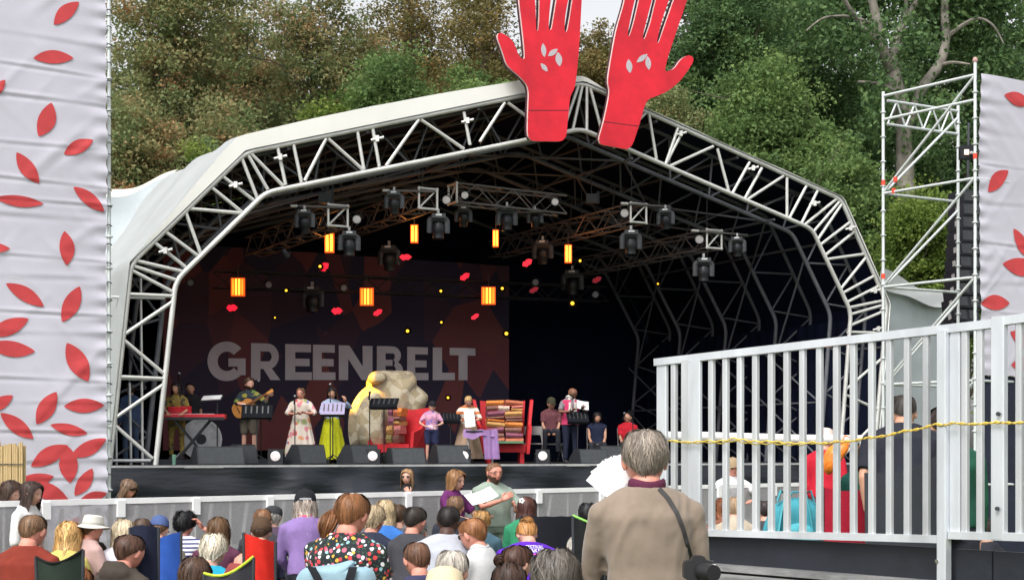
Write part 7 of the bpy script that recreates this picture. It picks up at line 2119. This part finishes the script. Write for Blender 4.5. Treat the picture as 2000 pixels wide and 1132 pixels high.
crowd(306, 1011, 36, 'person in a blue baseball cap left of the black curls', hw=0.20, hair=('short', MB_), hat=('cap', C('c11', (0.07, 0.11, 0.26))), top=C('c12', (0.05, 0.06, 0.12)))
crowd(272, 1012, 36, 'brown head above the navy chair', hw=0.19, hair=('short', (0.08, 0.05, 0.035)), top=C('c13', (0.02, 0.025, 0.05)))
camp_chair(283, 1029, 11.0, 56, C('chairnavy', (0.014, 0.018, 0.04)), 'navy high-backed chair left of the black curls', sag=-0.02)
crowd(745, 979, 46, 'woman with a blond bob in a bright blue top', hw=0.20, hair=('bob', (0.42, 0.32, 0.19)), top=C('c14', (0.04, 0.16, 0.50)), yaw=-0.2)
crowd(720, 989, 50, 'woman with short sandy grey curls in navy', hw=0.195, hair=('wavy', (0.36, 0.28, 0.18)), top=C('c15', (0.025, 0.03, 0.055)), yaw=-0.25, skin='pink')
crowd(163, 1007, 42, 'person in a white bucket hat', hw=0.19, hair=('short', MB_), hat=('bucket', C('hatwhite', (0.62, 0.60, 0.55)), 1.02, C('hatband', (0.40, 0.38, 0.34))), top=C('c16', (0.45, 0.30, 0.28)), yaw=-0.7, skin='pink', head=(0.1, 0, 0.0))
crowd(165, 1038, 40, 'ginger-haired person below the white bucket hat', hw=0.195, hair=('wavy', (0.46, 0.14, 0.02)), top=C('c17', (0.55, 0.36, 0.34)), strands=500)
crowd(351, 1002, 48, 'person with thick black curls and a striped top', hw=0.205, hair=('curly', (0.010, 0.010, 0.012)), top=STRIPE, sleeve='half', yaw=-0.2, skin='pink', shoulders=1.15,
      arms={'R': ((0.20, 0.12, 0.62), (1, 0, -0.4), (-0.5, -0.1, 0.9), (-0.6, -0.6, 0), 0.6)})
camp_chair(322, 1052, 11.6, 66, C('chairblue', (0.03, 0.10, 0.42)), 'royal blue sling chair back left of the striped top', sag=-0.02, droop=0.12)
crowd(234, 1018, 50, 'woman with a pale blond bob in white', hw=0.205, hair=('bob', (0.52, 0.43, 0.30)), top=C('c18', (0.62, 0.62, 0.68)), shoulders=1.1)
crowd(121, 1023, 52, 'woman with long wavy blond hair in a yellow top', hw=0.215, hair=('longw', (0.60, 0.36, 0.14)), top=C('c19', (0.50, 0.44, 0.13)), strands=800, yaw=-0.2)
camp_chair(118, 1080, 9.9, 92, C('chairgreen', (0.020, 0.032, 0.024)), 'dark green camp chair behind the long blond hair', trim=C('trimblack', (0.01, 0.01, 0.01)), sag=0.06, droop=0.05)
crowd(182, 1059, 40, 'dark brown head between the blond woman and the hooded jacket', hair=('short', (0.035, 0.025, 0.02)), top=C('c20', (0.4, 0.35, 0.3)))
crowd(50, 1004, 54, 'man with cropped brown hair in a brick red T-shirt', hair=('buzz', (0.16, 0.09, 0.05)), top=C('brick', (0.20, 0.030, 0.018)), skin='pink', shoulders=1.12, build=1.12, strands=600, yaw=-0.25, voxel=0.014, sleeve='short', dx=-0.02)
crowd(227, 1045, 58, 'man with short dark brown hair in a brown hooded jacket', hair=('short', (0.075, 0.038, 0.026)), top=C('hoody', (0.055, 0.044, 0.036)), sleeve='long', hood=True, skin='pink', shoulders=1.15, build=1.1, yaw=-0.55, strands=600, voxel=0.014)
crowd(334, 1076, 48, 'person in a camouflage sun hat', hw=0.2, hair=('short', MB_), hat=('bucket', CAMO), top=C('c21', (0.16, 0.03, 0.05)))
crowd(288, 1080, 48, 'woman with a blond ponytail at the bottom left', hw=0.19, hair=('tied', (0.40, 0.29, 0.17)), bun=((0.05, -0.115, -0.02), (0.035, 0.035, 0.035)), top=C('c22', (0.40, 0.46, 0.58)), yaw=-0.5)
crowd(150, 1090, 42, 'woman with a blond updo and a red spotted hairband', hw=0.19, hair=('tied', (0.50, 0.33, 0.16)), bun=((-0.01, -0.10, 0.06), (0.05, 0.045, 0.045)), top=C('c23', (0.2, 0.2, 0.2)), hat=('band', SCARF))
crowd(139, 1112, 66, 'reddish brown head at the bottom edge on the left', hw=0.20, hair=('wavy', (0.22, 0.085, 0.035)), top=C('c24', (0.2, 0.15, 0.12)))
crowd(404, 1046, 58, 'person with fluffy white hair in a turquoise top', hw=0.205, hair=('wavy', (0.66, 0.60, 0.48)), top=C('c25', (0.02, 0.34, 0.50)), strands=700, yaw=-0.2)
camp_chair(448, 1103, 8.9, 96, C('chairgrey', (0.045, 0.045, 0.055)), 'grey camp chair with lime piping behind the turquoise top', trim=C('trimlime', (0.50, 0.62, 0.05)), sag=0.05, droop=0.10)
crowd(455, 1047, 52, 'bald man with a dark beard looking down', hw=0.165, hair=('balding', (0.045, 0.03, 0.022)), beard=((0.03, 0.02, 0.016), 0.05), glasses=True, face=True, skin='pink', top=C('c26', (0.25, 0.05, 0.05)), yaw=-1.15, head=(0.75, 0, 0))
crowd(506, 1013, 45, 'person in a brown knitted beanie and navy top', hw=0.2, hair=('short', BR), hat=('beanie', C('beanie', (0.085, 0.05, 0.03))), top=C('c27', (0.02, 0.022, 0.045)), shoulders=1.1)
camp_chair(508, 1048, 9.6, 62, C('chairred', (0.58, 0.02, 0.012)), 'bright red sling chair left of the purple shirt', sag=0.0, droop=-0.06)
crowd(371, 1092, 68, 'long dark brown hair at the bottom edge', hw=0.205, hair=('long', (0.075, 0.042, 0.028)), top=C('c28', (0.1, 0.1, 0.1)), strands=700)
crowd(607, 961, 46, 'man in a black cap and purple shirt with long grey hair', hw=0.20, hair=('longw', (0.36, 0.30, 0.26)), hat=('cap', C('capblk', (0.012, 0.013, 0.017)), 1.0, C('capgrey', (0.30, 0.30, 0.32))), top=C('lilac', (0.23, 0.15, 0.36)), sleeve='long', collar=C('collarpink', (0.55, 0.06, 0.14)), shoulders=1.1, yaw=0.15, voxel=0.014, dx=-0.05, fold=0.012)
crowd(1118, 1045, 50, 'man with cropped white hair beside the tan jumper', hair=('buzz', (0.62, 0.58, 0.52)), skin='pink', top=C('c29', (0.05, 0.05, 0.06)), yaw=-0.5, strands=600, hair_h=0.01)
crowd(1079, 1036, 44, 'head wrapped in a pink and white patterned scarf', hw=0.2, hair=('short', MB_), hat=('beanie', SCARF, 1.05), top=C('c30', (0.45, 0.20, 0.25)))
camp_chair(1068, 1007, 14.6, 104, C('chairblack', (0.008, 0.009, 0.014)), 'wide black chair back below the flower clip', sag=0.0)
camp_chair(1150, 1020, 10.8, 62, C('chairblack2', (0.010, 0.011, 0.012)), 'black chair with green piping left of the tan jumper', trim=C('trimgreen', (0.25, 0.55, 0.12)), sag=0.0, droop=-0.10)
crowd(810, 1013, 48, 'man in a grey cap and navy shirt', hw=0.195, hair=('short', GREY), hat=('cap', C('capgrey2', (0.20, 0.20, 0.21)), 1.0), top=C('navyshirt', (0.035, 0.035, 0.085)), skin='pink', shoulders=1.12, build=1.15, sleeve='short')
crowd(870, 989, 49, 'man with dark skin and cropped hair in a pale grey-blue shirt', hw=0.168, hair=('buzz', (0.014, 0.010, 0.009)), skin='dark', top=C('greyblue', (0.42, 0.44, 0.50)), sleeve='short', shoulders=1.18, build=1.15, yaw=-0.15, strands=500, hair_h=0.006, voxel=0.014)
crowd(949, 1012, 53, 'man with short ginger brown hair and sunglasses in a white shirt', hair=('short', (0.26, 0.11, 0.045)), glasses='sun', face=True, skin='pink', top=C('c31', (0.55, 0.55, 0.56)), collar=C('c31b', (0.55, 0.55, 0.56)), yaw=0.95, strands=500)
fm, fmY = crowd(1032, 1019, 45, 'person with ginger blond hair in a purple printed T-shirt', hw=0.205, hair=('tied', (0.40, 0.19, 0.06)), bun=((0.0, -0.09, 0.07), (0.06, 0.05, 0.04)), top=C('festpurple', (0.10, 0.018, 0.42)), sleeve='short', shoulders=1.2, build=1.35, yaw=-0.05, fold=0.004, head=(0.75, 0.3, 0), lean=0.25, voxel=0.014)
crowd(986, 1066, 60, 'woman with dark brown hair in a low bun', hw=0.195, hair=('tied', (0.055, 0.026, 0.018)), bun=((-0.06, -0.10, 0.01), (0.045, 0.04, 0.04)), top=C('c32', (0.04, 0.04, 0.045)), yaw=-0.85, face=True, head=(0.15, 0, 0), strands=700)
crowd(826, 1059, 56, 'head with thinning brown hair in front of the grey cap', hair=('recede', (0.13, 0.065, 0.04)), skin='pink', top=C('c33', (0.04, 0.04, 0.09)), yaw=0.4)
crowd(815, 1087, 50, 'woman with a small brown bun at the bottom edge', hw=0.19, hair=('tied', (0.10, 0.055, 0.035)), bun=((-0.07, -0.08, 0.07), (0.03, 0.03, 0.03)), skin='pink', top=C('c34', (0.1, 0.1, 0.1)), yaw=-0.5)
crowd(873, 1077, 70, 'person with smooth grey hair in a red top', hw=0.20, hair=('short', (0.42, 0.38, 0.33)), top=C('c35', (0.55, 0.03, 0.06)), shoulders=1.1, yaw=-0.2, strands=900)
crowd(866, 1105, 88, 'cream straw hat at the bottom edge', hw=0.24, hair=('short', BR), hat=('straw', C('straw', (0.62, 0.53, 0.36))), top=C('c36', (0.3, 0.3, 0.3)), hair_h=0.05)
crowd(994, 1104, 74, 'smooth dark brown hair at the bottom edge', hw=0.195, hair=('long', (0.045, 0.025, 0.018)), top=C('c37', (0.03, 0.03, 0.04)), strands=800)
crowd(1086, 1080, 108, 'large tousled dark grey head close at the bottom edge', hw=0.205, hair=('wavy', (0.13, 0.115, 0.10)), top=C('c38', (0.06, 0.06, 0.07)), strands=1500, hairw=0.004)
# woman in the floral shirt, with her bag
flw, flY = crowd(666, 964, 70, 'woman with brown tied hair in a dark floral shirt', hw=0.195, hair=('tied', (0.20, 0.085, 0.035)), tail=((-0.085, -0.045, 0.02), (-0.02, -0.03, -0.17), 0.036), skin='pink', top=FLORAL, sleeve='short', shoulders=1.15, build=1.22, yaw=-0.45, head=(0.25, 0, 0), strands=1300, hairw=0.005, voxel=0.013, fold=0.007)
def bag_chair():
    k = flY / F
    c = P(655, 1132, flY - 0.28)
    t = thing('padded_chair', 'pale blue padded chair back with dark straps behind the floral shirt', 'chair', (c.x, c.y, ground_z(flY)))
    m = C('padblue', (0.28, 0.42, 0.50))
    mb = MB()
    pl = Plane(P(655, 1100, flY - 0.30).x, flY - 0.30, 0.0)
    puff([(575, 1180), (577, 1128), (592, 1108), (625, 1104), (660, 1100), (685, 1092), (694, 1096), (690, 1106), (722, 1106), (735, 1122), (737, 1180)], pl, 0.09, 'back_pad', m, t)
    for xs_, xe in ((608, 640), (690, 672)):
        q = MB()
        q.grid(10, 1, lambda a, b: P(xs_ + (xe - xs_) * a + (b - 0.5) * 17, 1106 + 60 * a, flY - 0.40 - 0.02 * math.sin(a * 3)))
        q.build('strap', C('straphd', (0.012, 0.014, 0.018)), t, None, True)
    for s in (580, 732):
        p = P(s, 1140, flY - 0.28); pole('leg', (p.x, p.y, ground_z(flY)), p, 0.014, DARK_GREY, t)
    MB().box((c.x, flY - 0.02, 0.42), (0.5, 0.5, 0.06)).build('seat', m, t)
bag_chair()
# lettering on the purple shirt
def lettering(info, Y):
    top = info['tops']
    me = top.data
    bv = BVHTree.FromPolygons([v.co.copy() for v in me.vertices], [tuple(p.vertices) for p in me.polygons])
    wm = mat('print_white', (0.75, 0.72, 0.80), 0.7); pm = mat('print_pink', (0.75, 0.10, 0.42), 0.7)
    Mi = info['M0'].inverted()
    for txt, cx, cy, size, m in (('FESTIVAL', 1044, 1067, 8.5, wm), ('MAKER', 1045, 1074.5, 11, wm)):
        fmh = font_mesh(txt, 1.0, 0.012)
        k = Y / F
        vs = []
        for v in fmh.vertices:
            w = P(cx + v.co.x * size * 1.02, cy - v.co.y * size, Y - 1.0)
            o = Mi @ w; d = (Mi.to_3x3() @ Vector((w.x, w.y, w.z - ZC))).normalized()
            hit = bv.ray_cast(o, d)
            vs.append((hit[0] - d * 0.006) if hit[0] is not None else o + d * 1.0)
        mb = MB(); mb.add(vs, [tuple(p.vertices) for p in fmh.polygons])
        mb.build('lettering', m, top, info['M0'])
        bpy.data.meshes.remove(fmh)
    vs = []
    for j in range(2):
        for i in range(13):
            w = P(1025 + 40 * i / 12, 1080.5 + 2.2 * j - 0.6 * i / 12, Y - 1.0)
            o = Mi @ w; d = (Mi.to_3x3() @ Vector((w.x, w.y, w.z - ZC))).normalized()
            hit = bv.ray_cast(o, d)
            vs.append((hit[0] - d * 0.006) if hit[0] is not None else o + d)
    MB().add(vs, [(i, i + 1, 13 + i + 1, 13 + i) for i in range(12)]).build('underline', pm, top, info['M0'])
lettering(fm, fmY)
# white flower clip
fc = thing('hair_clip', 'white flower clip in the dark auburn hair', 'hair clip', P(1019, 977, F * 0.208 * 1.08 / 40 - 0.125))
for i in range(5):
    a = 2 * math.pi * i / 5
    MB().ball(MW[fc.name].translation + Vector((0.02 * math.cos(a), -0.01, 0.02 * math.sin(a))), (0.014, 0.008, 0.014), 8, 6).build('petal', WHITE, fc, None, True)

# ------------------------------------------------------------------ the man in the tan jumper
TAN = mat('jumper_tan', (0.235, 0.185, 0.145), 0.9, 0, 0.10, 12.0, 0.12, 300.0, spec=0.15, sheen=0.2)
tY = 6.25
tz = ZC + (YH - 846) * tY / F
tm = person('man with wavy grey hair in a tan jumper standing with papers and a camera', ((1266 - 1000) * tY / F, tY, ground_z(tY)), 0.12, ztop=tz, sc=1.0, hair=('wavyshort', (0.25, 0.21, 0.175)), skin='pink', top=TAN, sleeve='long', bottom=cloth('tantr', (0.12, 0.10, 0.08)), build=1.10, shoulders=1.06, voxel=0.011, fold=0.017, strands=2200, hairw=0.0035, collar=cloth('plumcollar', (0.10, 0.02, 0.05)), lean=0.06, head=(0.12, -0.05, 0), group='people standing in the crowd',
    arms={'L': ((-0.13, 0.25, 0.36), (-0.35, -0.35, -1.0), (0.0, 0.35, 0.9), (0.5, 0.6, 0), 0.7), 'R': ((0.10, 0.26, 0.12), (0.5, -0.45, -1.0), (-0.6, 0.8, 0.0), (0, 0, -1), 0.6)})
pt_ = P(1204, 922, 5.95)
fan = thing('paper_sheets', 'fan of white paper sheets held up by the man in the tan jumper', 'paper', pt_)
for i in range(6):
    a = R(50 - i * 13)
    Mx = Matrix.Translation(P(1222, 968, 6.42) + Vector((0, 0.003 * i, 0))) @ Matrix.Rotation(R(-8), 4, 'X') @ Matrix.Rotation(-a, 4, 'Y')
    MB().grid(4, 4, lambda s, q: Vector(((s - 0.5) * 0.115, 0.004 * math.sin(s * 3.1), 0.03 + q * 0.145))).build('sheet', PAPER, fan, Mx, True)
def strap_and_camera():
    top = tm['tops']; me = top.data
    bv = BVHTree.FromPolygons([tm['M0'] @ v.co for v in me.vertices], [tuple(p.vertices) for p in me.polygons])
    cm = thing('camera', 'black camera hanging at the hip of the man in the tan jumper', 'camera', P(1365, 1115, 5.9))
    key = ((1258, 935), (1267, 939), (1285, 950), (1305, 972), (1322, 1000), (1334, 1030), (1342, 1060), (1350, 1090), (1356, 1100))
    dense_ = []
    for (xa, ya), (xb, yb) in zip(key, key[1:]):
        for k in range(6):
            o = Vector((0, 0, ZC)); d = (P(xa + (xb - xa) * k / 6, ya + (yb - ya) * k / 6, 6.0) - o).normalized()
            h = bv.ray_cast(o, d)
            if h[0] is not None: dense_.append(h[0] - d * 0.012)
    sm = mat('strap_black', (0.035, 0.033, 0.035), 0.7, 0, 0.2, 20)
    vs = []
    for i, p in enumerate(dense_):
        d = (dense_[min(i + 1, len(dense_) - 1)] - dense_[max(i - 1, 0)]).normalized()
        w = d.cross(Vector((0, -1, 0))).normalized() * 0.009
        vs += [p - w, p + w]
    MB().add(vs, [(2 * i, 2 * i + 1, 2 * i + 3, 2 * i + 2) for i in range(len(dense_) - 1)]).build('strap', sm, cm, None, True)
    c = P(1366, 1112, 5.93)
    bm = mat('camera_black', (0.014, 0.014, 0.016), 0.45)
    b = MB().prism(smooth_poly([(-0.065, -0.045), (0.065, -0.045), (0.065, 0.035), (0.025, 0.04), (0.015, 0.058), (-0.025, 0.058), (-0.035, 0.038), (-0.065, 0.035)], 1), lambda a, q, d: c + Vector((a, d, q)), -0.03, 0.03).build('body', bm, cm)
    MB().lathe([(0.0, 0.0), (0.036, 0.0), (0.036, 0.05), (0.033, 0.08), (0.0, 0.08)], 20, c + Vector((0.01, -0.03, -0.005)), rot=Euler((R(90), 0, R(25))).to_matrix()).build('lens', bm, cm, None, True)
    MB().box(c + Vector((0.05, -0.034, 0.02)), (0.02, 0.006, 0.012)).build('badge', WHITE, b)
strap_and_camera()

# ------------------------------------------------------------------ people and bags seen through the railing
crowd(1415, 975, 40, 'auburn-haired head seen low through the railing', hw=0.20, hair=('bob', (0.20, 0.07, 0.03)), top=C('d1', (0.2, 0.08, 0.05)))
crowd(1442, 972, 42, 'person in beige leaning behind the railing beside the auburn head', hw=0.19, hair=('short', (0.30, 0.20, 0.12)), top=C('d2', (0.42, 0.36, 0.28)), lean=0.5)
crowd(1497, 978, 36, 'dark head seen low through the railing left of the teal pack', hair=('short', (0.03, 0.02, 0.02)), top=C('d3', (0.05, 0.05, 0.06)))
def backpack():
    pl = Plane(P(1560, 1000, 11.5).x, 11.5, 0.0)
    t = thing('backpack', 'teal backpack hanging on a chair behind the railing', 'backpack', P(1560, 1075, 11.5))
    m = C('teal', (0.05, 0.27, 0.33)); m2 = C('teal2', (0.08, 0.36, 0.42))
    bo = puff([(1482, 1075), (1492, 1020), (1510, 985), (1535, 972), (1575, 970), (1600, 985), (1616, 1020), (1622, 1075)], pl, 0.13, 'body', m, t)
    puff([(1520, 1075), (1528, 1030), (1560, 1018), (1592, 1030), (1600, 1075)], Plane(pl.ox, 11.37, 0.0), 0.06, 'front_pocket', m2, t)
    for x0, x1 in ((1518, 1534), (1590, 1574)):
        q = [P(x0, 978, 11.42), P(x0 + (x1 - x0) * 0.4, 958, 11.42), P(x1, 962, 11.45), P((x0 + x1) / 2, 1000, 11.36), P(x0, 1050, 11.34)]
        MB().tube(q, [(0.022, 0.008)] * 5, 8).build('shoulder_strap', m2, t, None, True)
    MB().tube([P(1540, 972, 11.45), P(1548, 960, 11.45), P(1562, 960, 11.45), P(1568, 970, 11.45)], 0.008, 8).build('grab_handle', m, t, None, True)
    MB().box(P(1613, 1002, 11.36), (0.05, 0.01, 0.10), Euler((0, R(20), 0)).to_matrix()).build('label_tag', WHITE, t)
backpack()
crowd(1608, 838, 40, 'person in a red jacket with a white hat behind the railing', hw=0.19, hair=('short', GREY), hat=('bucket', C('hatpale', (0.66, 0.52, 0.48))), top=C('redjkt', (0.46, 0.012, 0.03)), sleeve='long', sit=False, sc=0.96, shoulders=1.05, yaw=-0.4, bottom=C('redtr', (0.10, 0.02, 0.03)))
ob = thing('carrier_bag', 'crumpled orange plastic bag beside the red jacket behind the railing', 'bag', P(1632, 920, 12.2))
puff([(1606, 905), (1612, 878), (1630, 865), (1655, 858), (1660, 874), (1648, 892), (1634, 912), (1620, 928), (1610, 922)], Plane(P(1630, 900, 12.2).x, 12.2, 0.0), 0.08, 'body', mat('bag_orange', (0.75, 0.20, 0.02), 0.35, 0, 0.25, 12, 0.5, 20), ob)
MB().tube([P(1640, 868, 12.15), P(1650, 850, 12.15), P(1664, 854, 12.15), P(1658, 868, 12.15)], 0.008, 6).build('handle', mat('bag_orange', (0.75, 0.2, 0.02)), ob, None, True)
camp_chair(1652, 950, 11.2, 92, C('chairdred', (0.34, 0.010, 0.03)), 'dark red camp chair behind the railing', sag=0.03)
dp = person('large person in a dark navy T-shirt behind the railing', ((1768 - 1000) * 10.6 / F, 10.6, ground_z(10)), -0.2, lean=0.35, head=(0.5, 0, 0), ztop=ZC + (YH - 765) * 10.6 / F - 0.03, sc=1.02, hair=('short', (0.03, 0.024, 0.02)), skin='tan', top=C('darktee', (0.018, 0.02, 0.03)), sleeve='short', bottom=DARKTR, build=1.35, shoulders=1.15, group='people standing in the crowd', voxel=0.016)
gj = stander(1848, 790, 12.0, 'person in a dark green jacket behind the wide railing post', yaw=0.2, skin='tan', hair=('short', (0.05, 0.035, 0.03)), top=C('greenjkt', (0.012, 0.075, 0.045)), sleeve='long', bottom=DARKTR, build=1.25, shoulders=1.1, group='people standing in the crowd')
camp_chair(1760, 905, 9.9, 140, C('chairslate', (0.035, 0.04, 0.048)), 'slate grey camp chair behind the railing at right', sag=0.04, droop=0.12)
stander(1690, 760, 12.8, 'person in bottle green behind the dark red chair', yaw=-0.3, skin='fair', hair=('short', MB_), top=C('bottle', (0.010, 0.07, 0.055)), sleeve='long', bottom=DARKTR, sc=0.9, ztop=ZC + (YH - 868) * 12.8 / F, sit=True, group=CROWD)
crowd(1938, 1010, 44, 'seated person low behind the right end of the railing', hair=('short', (0.04, 0.03, 0.025)), top=C('d9', (0.02, 0.022, 0.03)), skin='tan', yaw=0.6)
